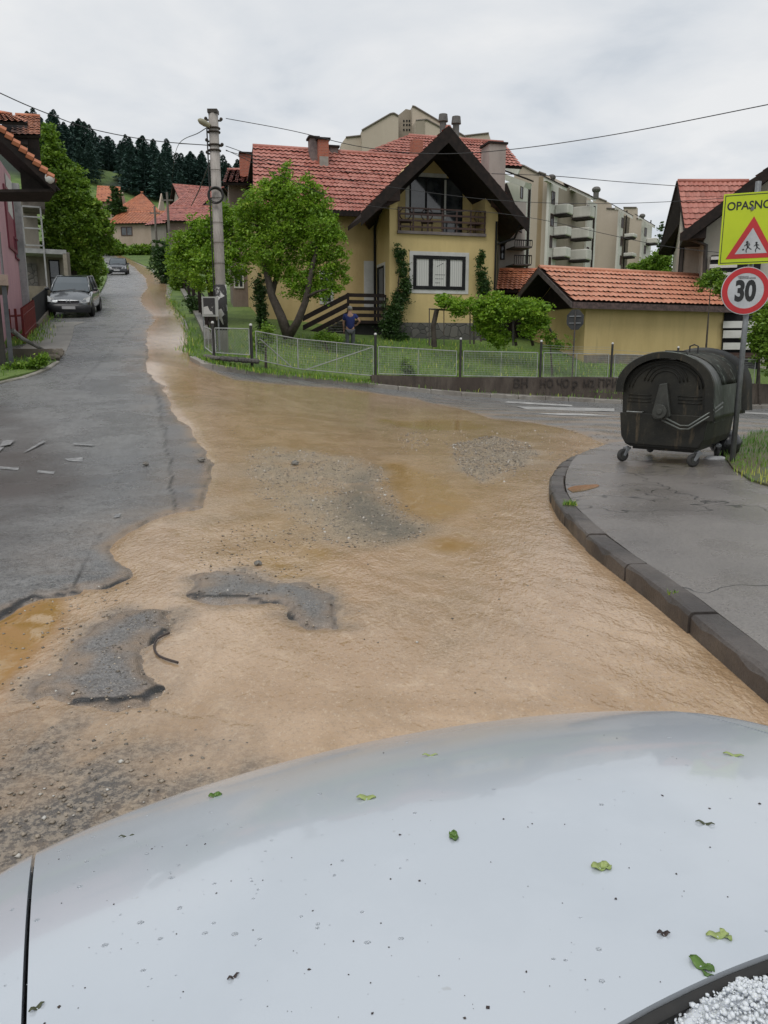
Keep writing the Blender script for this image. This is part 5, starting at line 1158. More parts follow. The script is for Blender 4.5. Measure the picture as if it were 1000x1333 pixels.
def unit(label, corner_px, Y, blank, fac, cells, balc, eaves, ang=-35, pipe=None, stain=False, pots=()):
    U = House('apartment_block', label, 'building', corner_px, Y, ang, zb=3, group='staggered apartment blocks behind the garage')
    u = U.root
    x_l = U.P(blank[0][0], 300).x; pts = [(U.P(a, b).x, U.P(a, b).z) for a, b in blank]; zt = pts[-1][1]
    MB().prism([(pts[0][0], -3)]+pts+[(pts[-1][0], -3)], 'y', 0, U.Q(fac[-1][1], 300, 0).y).build('gable_wall', conc, u)
    for (pa, pb_, m, off, pyt) in fac:
        y0 = U.Q(pa, 300, 0).y; y1 = U.Q(pb_, 300, 0).y; MB().box(-.3, off, y0+.01, y1, -3, U.Q((pa+pb_)/2, pyt, off).z).build('facade', m, u)
    for (pa, pb_, t_, b_) in cells:
        off = [f[3] for f in fac if f[0] <= (pa+pb_)/2 <= f[1]] or [0]; off = off[0]; p0 = U.Q(pa, b_, off); p1 = U.Q(pb_, t_, off)
        window(u, (off+.01, p0.y, p0.z), (0, 1, 0), (1, 0, 0), p1.y-p0.y, p1.z-p0.z, brn, ft=.08, dep=.06, cols=2)
    for (pa, pb_, t_, b_, dp) in balc:
        p0 = U.Q(pa, b_, 0); y1 = U.Q(pb_, b_, dp).y; p1 = U.Q(pa, t_, 0)
        bo = MB().box(.02, dp, p0.y, max(y1, p0.y+1.6), p0.z, p1.z).build('balcony', concw, u, bevel=.12); MB().box(.0, dp-.15, p0.y-.1, max(y1, p0.y+1.6)-.2, p0.z-.22, p0.z-.005).build('balcony_floor', soff, bo)
    for (pa, t_, pb_, b_, dp) in eaves:
        p0 = U.Q(pa, t_+3, 0); y1 = U.Q(pb_, b_, dp).y; z0 = U.Q(pa, t_, 0).z; z1 = U.Q(pb_, b_, dp).z
        MB().prism([(-.4, z0+.3), (dp, z1+.3), (dp, z1-.05), (0, z0-.15), (-.4, z0-.15)], 'y', p0.y-.4, y1).build('eave', concw, u); MB().slab([(-1, p0.y-.5, z0+.75), (dp+.1, p0.y-.5, z1+.34), (dp+.1, y1+.1, z1+.34), (-1, y1+.1, z0+.75)], .09).build('eave_roof', soff, u)
    if pipe: p = U.Q(pipe[0], pipe[1], .1); MB().box(.0, .18, p.y, p.y+.22, -3, p.z).build('drainpipe', soff, u)
    MB().box(-.14, -.001, -.16, -.002, -3, pts[-1][1]-.3).build('drainpipe', soff, u)
    for a, b in zip(pts[:-1], pts[1:]):
        if abs(b[0]-a[0]) > .4: MB().tube([(a[0], -.08, a[1]), (b[0], -.08, b[1])], .11, 5).build('coping', cop, u)
    if stain: MB().box(U.P(700, 300).x-.1, U.P(702, 300).x+.25, -.012, -.002, 2, U.P(701, 230).z).build('rust_stain', M('rust_streak', (.28, .20, .11), (.33, .27, .2), .8, .9, streak=True), u)
    for (pa, pt, pb2) in pots:
        p = U.P(pa, pb2, 1.5); o_ = MB().cyl((p.x, 1.5, p.z-.3), (p.x, 1.5, U.P(pa, pt, 1.5).z), .3, 10).build('chimney_pot', MC['pot'], u); MB().ball((p.x, 1.5, U.P(pa, pt, 1.5).z), (.5, .5, .35)).build('cowl', MC['pot'], o_)
    return U
unit('nearest apartment block of the row, rust streak down its blank wall', 713, 92, [(670, 213), (683, 216), (702, 226), (702, 224), (711, 227), (713, 232)],
     [(713.3, 725, concw, 0.0, 238), (725, 764, concd, -.25, 246), (764, 776, concw, .0, 262)],
     [(717.5, 722.5, 250, 265), (716, 721, 279, 294), (715, 719, 307, 322), (713.6, 717, 335, 350), (764, 768, 268, 275), (764, 767, 296, 303), (763.5, 766.5, 322, 328)],
     [(722, 735, 266, 279, 1.6), (720, 733, 295, 307, 1.6), (719, 731, 322, 335, 1.6), (745, 766, 269, 284, 2.2), (743, 763, 297, 311, 2.2), (741, 761, 325, 339, 2.2)],
     [(714, 234, 738, 248, 1.8), (746, 246, 776, 262, 2.4)], pipe=(774, 268), stain=True, pots=((718, 231, 236), (776, 247, 255)))
unit('middle apartment block of the row with small rounded balconies', 806, 112, [(772, 262), (775, 256), (790, 262), (790, 271), (806, 272)],
     [(806.3, 811, concw, 0.0, 274), (811, 822, concd, -.3, 282)], [(808.5, 812, 284, 296), (807.3, 810.5, 308, 320), (806.5, 809, 333, 345)],
     [(812, 820, 304, 309, 1.4), (811, 818, 329, 334, 1.4)], [(806.5, 272, 823, 284, 2.0)])
unit('farthest apartment block of the row beside the open sky', 837, 128, [(812, 270), (829, 270), (829, 284), (837, 285)],
     [(837.3, 849, concw, 0.0, 290)], [(838.5, 842, 297, 307), (838, 841, 320, 330)], [(841, 849, 310, 317, 1.6), (840, 847, 335, 342, 1.6)], [(837, 285, 851, 296, 2.0)], pots=((836, 281, 286),))
U = House('apartment_block', 'white apartment block corner squeezed between grey house and rust streaked wall', 'building', 670, 74, -35, zb=3, group='staggered apartment blocks behind the garage')
MB().box(-8, 0, 0, U.Q(690, 300, 0).y, -3, U.Q(680, 236, 0).z).build('wall', concw, U.root)
for t_, b_ in ((243, 258), (277, 291), (310, 324)): p0 = U.Q(677, b_, 0); p1 = U.Q(681, t_, 0); window(U.root, (0, p0.y, p0.z), (0, 1, 0), (1, 0, 0), p1.y-p0.y, p1.z-p0.z, brn, ft=.08)
for (a_, b_) in (((662, 205), (678, 221)), ((670, 224), (693, 240))):
    p = U.Q(*a_, 0); q = U.Q(*b_, 1.6); MB().slab([(-2, p.y-1, p.z+.4), (1.6, p.y-1, q.z), (1.6, q.y, q.z), (-2, q.y, p.z+.4)], .45).build('eave', concw, U.root); MB().slab([(-2, p.y-1.1, p.z+.75), (1.7, p.y-1.1, q.z+.3), (1.7, q.y+.1, q.z+.3), (-2, q.y+.1, p.z+.75)], .12).build('eave_roof', soff, U.root)
MB().box(-.1, .15, U.Q(686, 300, 0).y, U.Q(687.5, 300, 0).y, -3, U.Q(687, 238, 0).z).build('drainpipe', soff, U.root)

# ---------------------------------------------------------------- far village
def simple_house(label, pl, pr, pyb, pye, pyr, Y, ang, d, wm, tm, wins=(), rx=(0, 0), hip=0, name='village_house', ovh=.5, chim=()):
    V_ = House(name, label, 'house', pl, Y, ang, py=pye); v = V_.root; w = V_.P(pr, pye).x; zb = V_.P(pl, pyb).z-4; ze = V_.P((pl+pr)/2, pye).z; zr = V_.P((pl+pr)/2, pyr, d/2).z
    MB().box(0, w, 0, d, zb, ze).prism([(0, ze), (d, ze), (d/2, zr-.1)], 'x', .0, .2).prism([(0, ze), (d, ze), (d/2, zr-.1)], 'x', w-.2, w).build('wall', wm, v)
    for y0, s in ((-ovh, 0), (d+ovh, 1)): tiles('roof', (-ovh, y0, ze-.05), (w+ovh, y0, ze-.05), (-ovh+hip+rx[0], d/2, zr), (w+ovh-hip+rx[1], d/2, zr), v, tm, row=.5, col=.5, seg=2, amp=.04)
    if hip:
        for a, b in ((-ovh, hip-ovh), (w+ovh, w+ovh-hip)): MB().add([(a, -ovh, ze-.03), (a, d+ovh, ze-.03), (b, d/2, zr)], [(0, 1, 2)]).build('hip_roof', tm, v)
    for (a, b, t_, b_, n) in wins: p0 = V_.P(a, b_); p1 = V_.P(b, t_); window(v, (p0.x, 0, p0.z), ux, nrm, p1.x-p0.x, p1.z-p0.z, brn, cols=n, ft=.12, dep=.06)
    for (a, b, t_, yy) in chim: p = V_.P(a, t_, yy); q = V_.P(b, t_, yy); MB().box(p.x, q.x, yy, yy+.8, ze, p.z).build('chimney', brick, v)
    return V_
crm = plaster('village_cream', (.42, .33, .27), (.33, .26, .2), .6); gry = plaster('village_grey', (.26, .24, .21), (.18, .16, .14), .6)
simple_house('cream bungalow with brown barred window above the top of the street', 145, 200, 318, 291, 276, 118, -6, 9, crm, T_vil, [(158, 172, 295, 307, 2)], chim=((180, 183, 285, 1.5),))
simple_house('orange hipped roof house on the slope behind the cream bungalow', 152, 206, 300, 276, 250, 132, 8, 12, crm, T_vil, hip=4)
simple_house('small orange gabled house left of the hipped roof house', 130, 152, 282, 263, 243, 126, 14, 6, crm, T_vil)
simple_house('grey gabled house with red roof behind the wooden street poles', 222, 262, 300, 272, 250, 105, -28, 8, gry, T_dull)
simple_house('tall red roofed house with white gable at the top of the village', 240, 284, 300, 268, 243, 112, 24, 11, plaster('village_white', (.45, .43, .38), (.35, .33, .29), .6), T_dull, [(263, 267, 256, 260, 1)])
simple_house('low red roofed outbuilding below the tall village house', 218, 270, 305, 288, 268, 98, 6, 7, plaster('village_brown', (.16, .11, .09), (.1, .07, .06), .6), T_dull)
simple_house('grey brown cottage with dull roof half hidden behind the bushes', 196, 216, 312, 292, 277, 108, -30, 7, gry, T_dull)

# ---------------------------------------------------------------- houses at the left edge
pink = plaster('pink_plaster', (.50, .29, .32), (.42, .24, .27), 1.2); whp = plaster('white_plaster', (.55, .54, .52), (.45, .44, .42), 1.2)
Lh = House('pink_house', 'pink house with tiled roof overhanging the street at the left edge', 'house', 23, 27.5, 18, py=330)
l0 = Lh.root; Ql = Lh.Q; Pl = Lh.P
# street-side wall is the plane x=0 running towards us (negative y)
y1 = -7.5
MB().box(-6, 0, y1, 0, -2, Ql(15, 238, 0).z+.2).build('wall', pink, l0); p = Ql(11, 275, .02); q = Ql(22.5, 293, .02); zt = Ql(15, 238, 0).z
MB().add([(.02, p.y, p.z), (.02, -.02, q.z), (.02, -.02, zt), (.02, p.y, zt)], [(0, 1, 2, 3)]).build('white_panel', whp, l0)
p0 = Ql(12, 333, 0); p1 = Ql(17, 283, 0); window(l0, (0, p0.y, p0.z+.25), (0, 1, 0), (1, 0, 0), p1.y-p0.y, 1.9, M('wine_frame', (.18, .03, .05)), pm=M('wine_blind', (.25, .05, .08)), ft=.1)
p0 = Ql(19.5, 336, 0); p1 = Ql(21.5, 312, 0); window(l0, (0, p0.y, p0.z), (0, 1, 0), (1, 0, 0), p1.y-p0.y, p1.z-p0.z, M('wine_frame', (.18, .03, .05)), ft=.05)
o_ = MB().box(-.05, .22, -.02, .28, -2, Ql(24, 246, .1).z).build('concrete_post', M('conc_post', (.33, .33, .33), (.22, .22, .22), 3, .8, .3, 30), l0)
# the overhanging roof, nearer to us
e0 = at(71, 238, 18.0); r0_ = at(-10, 160, 17.4); back = Vector((-.65, 1.2, 0)); roofm = thing('house_roof', 'tiled roof corner with dark underside jutting in at the top left', 'roof', (e0.x, e0.y, e0.z), 0)
ee = Vector((0, 0, 0)); rr_ = r0_-e0
tiles('roof', ee, ee+back, rr_, rr_+back, roofm, T_vil, row=.34); MB().slab([ee+Vector((0, 0, -.12)), ee+back+Vector((0, 0, -.12)), Vector((-4.2, .9, -.15)), Vector((-3, 0, -.15))], .06).build('soffit', soff, roofm); MB().prism([(-.1, -.05), (rr_.x, -.1), (rr_.x, rr_.z-.1)], 'y', .5, .56).build('gable_boarding', soff, roofm)
MB().slab([ee+Vector((.03, -.03, .06)), rr_+Vector((.03, -.03, .06)), rr_+Vector((.03, -.03, -.24)), ee+Vector((.03, -.03, -.20))], .06).build('bargeboard', dkw, roofm)
vt = MB(); nv = 9
for k in range(nv): a = rr_*(k/nv)+Vector((0, -.03, .07)); b = rr_*((k+1.1)/nv)+Vector((0, -.03, .03)); vt.tube([a+Vector((0, 0, .03)), b], .075, 6)
vt.build('verge_tile', T_vil, roofm)
MB().ball((-.10, -.05, .08), (.13, .10, .13)).build('verge_cap', whf, roofm, smooth=True)
# steel-post balcony
zpb = gp(12, 483).z; bp = gp(16, 484); bal = thing('steel_balcony', 'balcony on dark steel posts with a metal railing at the left edge', 'balcony', (bp.x, bp.y, g1(bp.x, bp.y)), 0)
zt_ = at(10, 372, bp.y).z-bal.location.z; stl = M('dark_steel', (.05, .052, .058), (.09, .09, .095), 5, .5, 0, 30, .3)
bal.rotation_euler.z = R(26)
for dx_, dy_ in ((0, 0), (-.35, 2.2), (-2.6, 0)): MB().box(dx_-.05, dx_+.05, dy_-.05, dy_+.05, -.2, zt_).build('post', stl, bal)
MB().box(-3, .1, -.1, 3.4, zt_+.002, zt_+.24).build('slab', M('slab_tan', (.30, .22, .18), (.2, .15, .12), 3, .8), bal)
rl = MB(); zr2 = zt_+1.15
rl.tube([(.02, -.05, zr2), (.02, 3.3, zr2)], .02, 6); rl.tube([(.02, -.05, zr2-.12), (.02, 3.3, zr2-.12)], .012, 6); rl.tube([(.02, -.05, zt_+.3), (.02, 3.3, zt_+.3)], .015, 6); rl.tube([(-3, -.05, zr2), (.02, -.05, zr2)], .02, 6)
for k in range(23): rl.tube([(.02, -.05+k*.15, zt_+.24), (.02, -.05+k*.15, zr2)], .013, 5)
for k in range(20): rl.tube([(.02-k*.15, -.05, zt_+.24), (.02-k*.15, -.05, zr2)], .013, 5)
MB().box(-2.9, -.1, .9, .98, -.2, zt_-.02).build('slatted_gate', M('gate_dark', (.03, .027, .025), (.07, .06, .05), 9, .7, streak=True), bal)
rl.build('railing', M('rail_grey', (.25, .25, .26), (.18, .18, .18), 3, .5), bal); MB().tube([(-.35, .2, zt_), (-.35, .2, zt_+3.2)], .035, 8).build('roof_post', MC['rail_grey'], bal)
# old house with garage below and glazed balcony frame
O = House('old_house', 'weathered old house with glazed balcony frame above an open garage', 'house', 23, 38, 24, py=330)
o0 = O.root; P = O.P; oldp = plaster('old_wall', (.24, .215, .18), (.15, .135, .11), 1.2); 
MB().box(P(24, 300).x, P(88, 300, 1.5).x, 1.5, 7, -2, P(40, 326, 1.5).z).box(P(24, 300).x, P(50, 300, 1.5).x, 1.5, 7, P(40, 326, 1.5).z+.01, P(40, 252, 1.5).z).build('wall', oldp, o0)
MB().box(P(84, 360).x, P(89, 360).x, 0, .5, -2, P(86, 330).z).build('pillar', M('old_pillar', (.28, .25, .2), (.2, .17, .14), 3, .8), o0)
MB().box(P(28, 325).x, P(86, 325).x, 0, 1.6, P(60, 330).z, P(60, 324).z).build('floor_slab', M('conc_post', (.22, .22, .22)), o0)
MB().box(P(28, 250).x, P(57, 250).x, 0, 1.6, P(40, 271).z, P(40, 250).z).build('upper_wall', M('dull_panel', (.15, .13, .11), (.06, .05, .045), 3, .8), o0)
fw = MB(); xa, xb, za, zb2_ = P(29.5, 300).x, P(56, 300).x, P(40, 320).z, P(40, 268).z
fw.box(xa, xa+.07, -.05, .02, za, zb2_).box(xb-.07, xb, -.05, .02, za-2.0, zb2_).box(xa, xb, -.05, .02, zb2_-.07, zb2_).box(xa, xb, -.05, .02, P(40, 298).z, P(40, 297).z+.03).box(xa, xb, -.05, .02, za, za+.06).box(xa, xb, -.05, .02, P(40, 283).z, P(40, 282).z+.02); fw.build('balcony_frame', M('alu', (.33, .33, .33), (.24, .24, .24), 3, .5), o0)
window(o0, (P(66, 375, 1.5).x, 1.5, P(66, 385, 1.5).z), ux, nrm, P(80, 375, 1.5).x-P(66, 375, 1.5).x, P(66, 338, 1.5).z-P(66, 385, 1.5).z, dk, cols=1, rows=2, name='door')
MB().box(P(36, 375, 1.5).x, P(50, 375, 1.5).x, 1.4, 1.5, P(36, 372, 1.5).z, P(36, 343, 1.5).z).build('stone_panel', plinthm, o0)
MB().box(P(34, 380, -.5).x, P(62, 380, -.5).x, -.5, 1.4, -2, P(40, 372, -.5).z).build('terrace_wall', M('terrace', (.2, .17, .13), (.13, .11, .085), 2, .8, .4, 20), o0)
tiles('roof', P(14, 176, -.8), P(52.5, 176.5, -.8), P(20, 150, 3), P(52.5, 152, 3), o0, T_vil, row=.36); MB().slab([P(2, 184, -1.2), P(36, 188, -1.2), P(36, 158, 1), P(2, 158, 1)], .1).build('dormer_side', soff, o0)
MB().box(P(37, 200, -.7).x, P(52.5, 200, -.7).x, -.7, 3, P(45, 250, -.7).z, P(45, 178, -.7).z).build('dormer_wall', dkw, o0); 
tiles('dormer_roof', P(-6, 158, -1.6), P(36, 160, -1.6), P(-6, 146, .5), P(16, 150, .5), o0, T_vil)
# ---------------------------------------------------------------- foliage
def leafmat(name, c1, c2, c3, rough=.5, tr=.35):
    t = NT(name); a = t.attr('tint'); c = t.mix(a, c1, c2); c = t.mix(t.ramp(a, .82, .98), c, c3); t.fin(c, rough)
    tl = t.n('ShaderNodeBsdfTranslucent'); t.l(c, tl.inputs[0]); mx_ = t.n('ShaderNodeMixShader'); mx_.inputs[0].default_value = tr
    t.l(t.b.outputs[0], mx_.inputs[1]); t.l(tl.outputs[0], mx_.inputs[2]); t.l(mx_.outputs[0], t.out.inputs[0]); return t.m
LM = leafmat('leaf_bright', (.10, .22, .014), (.30, .48, .035), (.48, .60, .09)); LD = leafmat('leaf_dark', (.018, .055, .012), (.06, .12, .022), (.10, .17, .04)); LB = leafmat('leaf_mid', (.075, .17, .014), (.24, .38, .035), (.36, .46, .07))
LC = leafmat('needles', (.036, .080, .068), (.070, .13, .105), (.09, .16, .115), .7, .1); bark = M('bark', (.045, .035, .028), (.09, .075, .06), 6, .9, .6, 30)
def leaves(name, lobes, n, size, m, parent, seed=1, flat=.75, shell=.55, clump=26):
    """lobes: (centre, (rx,ry,rz)); leaves gathered in twig clumps, most of them near the lobes' surface"""
    r = np.random.default_rng(seed); w = np.array([l[1][0]*l[1][2] for l in lobes]); w = w/w.sum(); nc = max(4, n//clump)
    li = r.choice(len(lobes), nc, p=w); cc = np.array([l[0] for l in lobes])[li]; rr = np.array([l[1] for l in lobes])[li]
    d = r.normal(size=(nc, 3)); d /= np.linalg.norm(d, axis=1)[:, None]; rad = shell+(1.08-shell)*r.random(nc)**.7; far_ = r.random(nc) < .20; rad = np.where(far_, 1.02+.38*r.random(nc), rad)
    ctr = cc+d*rr*rad[:, None]; cs = (.07+.16*r.random(nc))*np.mean(rr, 1)**.6; ct = r.random(nc)
    k = np.repeat(np.arange(nc), clump); N_ = len(k)
    p = ctr[k]+r.normal(size=(N_, 3))*cs[k][:, None]*np.array([1, 1, .65])
    s = size*(.6+.8*r.random(N_)); a = r.normal(size=(N_, 3)); a[:, 2] *= .6; a /= np.linalg.norm(a, axis=1)[:, None]
    b = np.cross(a, r.normal(size=(N_, 3))); b /= np.linalg.norm(b, axis=1)[:, None]
    V = np.stack([p-a*s[:, None]*.5, p+b*s[:, None]*.27, p+a*s[:, None]*.5, p-b*s[:, None]*.27], 1).reshape(-1, 3)
    F = np.arange(N_*4).reshape(-1, 4); tint = np.clip(.55*ct[k]+.45*r.random(N_), 0, 1)
    return np_mesh(name, V, F, m, parent, attrs={'tint': ('FACE', tint)})
def px_lobes(L, Y, dy=.8, seed=0):
    rd = random.Random(seed); out = []
    for l in L:
        px, py, rpx = l[:3]; c = at(px, py, Y+rd.uniform(-1, 1)*rpx/1000*Y*.6); rr = rpx/1000*Y; ry = l[3]/1000*Y if len(l) > 3 else rr*.9; out.append(((c.x, c.y, c.z), (rr, rr*dy, ry)))
    return out
def loc_lobes(L, o): return [((c[0]-o.x, c[1]-o.y, c[2]-o.z), r) for c, r in L]
def tree(name, label, cat, base, Y, L, n, size, m, trunk=None, limbs=(), r0=.13, seed=1, group=None, liftz=.1, **k):
    b = at(base[0], base[1], Y); b.z = min(b.z, g1(b.x, min(b.y, 130))+liftz) if trunk != 'raw' else b.z; t_ = thing(name, label, cat, b, 0, group)
    mb = MB()
    for ln in limbs:
        pts = [at(q[0], q[1], Y+(q[2] if len(q) > 2 else 0))-b for q in ln]; nr_ = ln[0][3] if len(ln[0]) > 3 else r0
        mb.tube(pts, [nr_*(1-.75*i/(len(pts)-1)) for i in range(len(pts))], 8)
    if mb.v: mb.build('trunk', bark, t_, smooth=True)
    leaves('crown', loc_lobes(px_lobes(L, Y, seed=seed), b), n, size, m, t_, seed, **k); return t_
tree('garden_tree', 'leafy bright green tree with forked dark trunk in front of the yellow house', 'tree', (374, 438), 27.3,
     [(342,266,20),(365,250,17),(385,258,20),(368,288,28),(410,272,17),(418,296,18),(430,318,15),(330,296,19),(318,276,10),(348,322,20),(398,322,24),(420,345,17),(438,352,11),(392,368,18),(415,375,15),(432,372,10),(368,352,15),(352,348,10),(372,228,5,15),(360,238,6,10),(398,240,7,12),(412,250,7,9),(345,246,5,10),(432,286,8,7),(441,304,7,5),(447,332,7,5),(316,300,9,7),(326,256,6,8),(448,362,6,6)], 46000, .092, LM,
     limbs=[[(376,440,0,.19),(366,412),(354,385),(346,350),(338,310),(332,285)], [(376,438,0,.16),(388,418,-.2),(398,392,-.3),(404,360,-.3),(412,325,-.2),(420,300)], [(354,385,0,.10),(362,350,.4),(372,310,.6),(378,270,.4)], [(398,388,-.3,.07),(412,380,-.5),(428,376,-.7)],
            [(346,350,0,.08),(360,330,.3),(385,323,.6),(400,330,.6),(410,345,.5)], [(372,310,.5,.07),(392,285,.3),(405,260)]], seed=3)
tree('garden_tree', 'low spreading green tree left of and behind the concrete pole', 'tree', (268, 420), 29.5,
     [(240,318,16),(262,330,24),(285,318,20),(305,292,20),(288,276,13),(262,296,14),(270,352,24),(300,345,22),(240,345,18),(312,330,14),(292,290,10),(330,325,14)], 20000, .11, LM, limbs=[[(275,425,0,.12),(275,390),(268,350),(258,325)], [(275,390,0,.08),(290,350),(302,310)]], seed=5)
tree('broad_tree', 'tall green tree behind the left house roof above the parked silver car', 'tree', (96, 385), 43,
     [(60,186,11,20),(70,204,12,14),(64,232,18),(82,236,15),(90,222,8,12),(72,262,20),(98,256,14),(108,240,6,12),(118,268,11),(126,284,13),(108,292,20),(84,300,24),(138,298,9),(130,318,14),(100,328,20),(72,330,18),(118,345,12),(98,228,6,14),(144,312,6,6),(66,175,6,10)], 44000, .17, LB,
     limbs=[[(98,385,0,.25),(95,350),(88,310),(75,260),(66,215)], [(95,350,0,.15),(105,310),(107,270),(104,245)]], seed=7)
# shrubs and banks: (name,label,px,py,Y, lobes, n, size, mat)
def shrub(label, base, Y, L, n, size, m, name='shrub', cat='shrub', group=None, seed=1, **k):
    b = at(base[0], base[1], Y); z = g1(b.x, min(Y, 130)); b.z = z; t_ = thing(name, label, cat, b, 0, group); leaves('foliage', loc_lobes(px_lobes(L, Y, seed=seed), b), n, size, m, t_, seed, shell=.2, **k)
    mb = MB(); c = Vector(at(L[0][0], L[0][1], Y))-b; mb.tube([Vector((0, 0, 0)), c*.5, c], [.05, .035, .01], 6); mb.build('stem', bark, t_); return t_
shrub('dark green bushy shrub at the bend of the brown stream', (215, 372), 62, [(214,345,14,20),(208,330,9,12),(222,360,11)], 7000, .2, LD, seed=11)
shrub('light green leafy bush under the wooden street poles', (238, 388), 50, [(236,345,14,20),(246,365,14,16),(232,372,10,12),(250,385,12,12)], 9000, .16, LB, seed=12)
shrub('low dark bush at the roadside below the dark fence', (256, 412), 33, [(258,404,9,8),(250,395,8,8)], 2500, .09, LD, seed=13)
shrub('green overgrowth on the bank below the cream bungalow', (165, 333), 112, [(140,325,14,5),(160,330,16,6),(180,334,16,6),(198,338,14,6),(150,322,14,5),(178,326,16,6),(200,328,12,8)], 14000, .38, LB, seed=14)
shrub('overgrown bushes on the bank left of the silver car', (110, 372), 46, [(100,352,12,9),(118,360,10,12),(108,372,9,9),(128,350,7,9)], 9000, .15, LB, seed=15)
shrub('small green bushes on the left bank beside the black parked car', (132, 362), 70, [(129,352,7,9),(126,340,6,7),(130,368,5,6)], 5000, .2, LB, seed=16)
shrub('dark conifer shrub in front of the hipped orange roof', (150, 285), 122, [(148,270,9,10),(152,256,5,9),(158,276,8,7),(147,246,3,6)], 4500, .35, LD, seed=17, name='conifer_shrub')
shrub('dark ivy column climbing by the screen left of the trunk', (338, 425), 29.2, [(340,400,5,20),(338,375,6,14),(342,420,5,12)], 4500, .08, LD, seed=18)
shrub('tall light weed bush right by the dark fence post', (345, 448), 22.8, [(346,430,8,8),(338,445,6,12),(352,440,5,7)], 1800, .08, LB, seed=19)
shrub('low round bush beside the dark stair planks', (428, 446), 27.5, [(422,440,10,6),(434,442,9,5)], 3200, .07, LB, seed=20)
shrub('small leafy weed growing through the mesh right of the gate post', (528, 487), 25.4, [(528,476,6,8),(533,482,6,6)], 1400, .07, LB, seed=21)
shrub('dark green bush at the right of the pale house behind the sign', (995, 470), 29, [(988,440,12,22),(1005,420,16,24),(1010,465,16,20),(985,400,9,12)], 9000, .13, LB, seed=22)
shrub('leafy climber hanging on the pale house left of the warning panel', (925, 395), 31, [(926,362,9,7),(918,370,9,6),(935,358,7,7),(940,375,9,8)], 4200, .10, LB, seed=23)
shrub('green tree tops beyond the garage ridge below the apartment blocks', (840, 358), 52, [(828,350,9,6),(845,346,10,8),(862,340,12,12),(858,352,14,6)], 8000, .16, LB, seed=24)
shrub('dry scrubby bush leaning at the garage corner behind the mesh', (722, 455), 28.3, [(716,440,7,9),(730,450,8,6),(738,445,5,6)], 1300, .07, LB, seed=25)
shrub('tall slender pale tree beside the dark bargeboard of the pale house', (862, 360), 60, [(862,320,4,12),(861,300,2.5,10),(864,340,6,12)], 1600, .18, LD, seed=26)
# wall climbers
fy0 = 30.85
shrub('climbing plant on the wall left of the lower front window', (512, 450), fy0, [(522,330,5,11),(524,350,5,12),(528,370,6,12),(522,388,9,10),(513,405,11,12),(508,425,12,13),(515,442,13,10)], 11000, .085, LD, seed=30, name='climbing_plant')
shrub('small climbing plant on the wall right of the lower front window', (628, 392), 31.6, [(626,340,4.5,10),(627,358,5.5,10),(630,375,7,10)], 3600, .085, LD, seed=31, name='climbing_plant')
# vine pergola
YV = 28.4; b = at(630, 450, YV); b.z = g1(b.x, YV)+.25
vp = thing('vine_pergola', 'leafy vine over a dark metal pergola between house and garage', 'pergola', b, 0)
mb = MB(); mt = MC['dark_pole']
def V3(px, py, dy=0): return at(px, py, YV+dy)-b
mb.tube([V3(559, 450), V3(559, 402), V3(612, 404), V3(612, 448)], .03, 6); mb.tube([V3(562, 450, 1.3), V3(567, 403, 1.3), V3(617, 405, 1.3), V3(617, 448, 1.3)], .04, 6); mb.tube([V3(559, 402), V3(567, 403, 1.3)], .025, 6)
mb.tube([V3(612, 404), V3(712, 408), V3(712, 448)], .03, 6); mb.tube([V3(578, 404), V3(578, 450)], .018, 6); mb.tube([V3(668, 406), V3(668, 450)], .03, 6); mb.build('frame', mt, vp)
MB().tube([V3(566, 452, .2), V3(564, 425, .2), V3(569, 402, .2)], .09, 8).build('post', bark, vp)
mb = MB()
for q_ in ([(648,450),(646,430),(650,410),(640,400)], [(672,450),(668,425),(672,405)], [(694,450),(690,430),(697,408)], [(730,452),(720,435),(708,415)]): mb.tube([V3(*a, .3) for a in q_], [.06, .045, .035, .02][:len(q_)], 6)
mb.build('vine_stem', bark, vp, smooth=True)
leaves('vine_leaves', loc_lobes(px_lobes([(580,394,12,8),(598,400,14,10),(622,400,16,11),(645,402,18,14),(672,402,18,12),(698,404,16,12),(638,424,16,16),(650,440,12,10),(690,425,12,12),(704,420,8,14),(628,412,10,10),(652,390,10,7),(575,386,6,5)], YV, seed=4), b), 17000, .11, LM, vp, 33, shell=.3)

# conifers on the hill
def conifer_mesh(seed, h=13.0, w=2.3, n=2000):
    r = np.random.default_rng(seed); z = h*(.10+.90*r.random(n)**.85); q = (1-(z/h))**.6; ang = r.random(n)*6.283; tier = .75+.25*np.sin(z*4.2+ang*2)
    rad = w*q*tier*np.sqrt(r.random(n)*.75+.25)+.08; p = np.column_stack([rad*np.cos(ang), rad*np.sin(ang), z-rad*.25])
    s = (.35+.45*r.random(n))*(.5+.6*q); a = np.column_stack([np.cos(ang), np.sin(ang), -.35+.3*r.random(n)]); b = np.column_stack([-np.sin(ang), np.cos(ang), .4*r.normal(size=n)])
    V = np.stack([p-a*s[:, None]*.6, p+b*s[:, None]*.35, p+a*s[:, None]*.6, p-b*s[:, None]*.35], 1).reshape(-1, 3); F = np.arange(n*4).reshape(-1, 4)
    tr = MB().cyl((0, 0, -1), (0, 0, h*.9), .16, 6, .03); k = len(V); V = np.vstack([V, np.array(tr.v)]); 
    F2 = [[k+i for i in f] for f in tr.f if len(f) == 4]
    me_o = np_mesh('pine_tree', V, np.vstack([F, np.array(F2)]), LC, attrs={'tint': ('FACE', np.concatenate([np.clip(.5*r.random(n)+.5*z/h*r.random(), 0, 1), np.zeros(len(F2))]))}); return me_o
protos = [conifer_mesh(s, h, w_) for s, h, w_ in ((1, 11, 4.3), (2, 12, 4.0), (3, 10, 4.4), (4, 10.5, 3.7))]
rd = random.Random(12); cnt = 0; spots = []
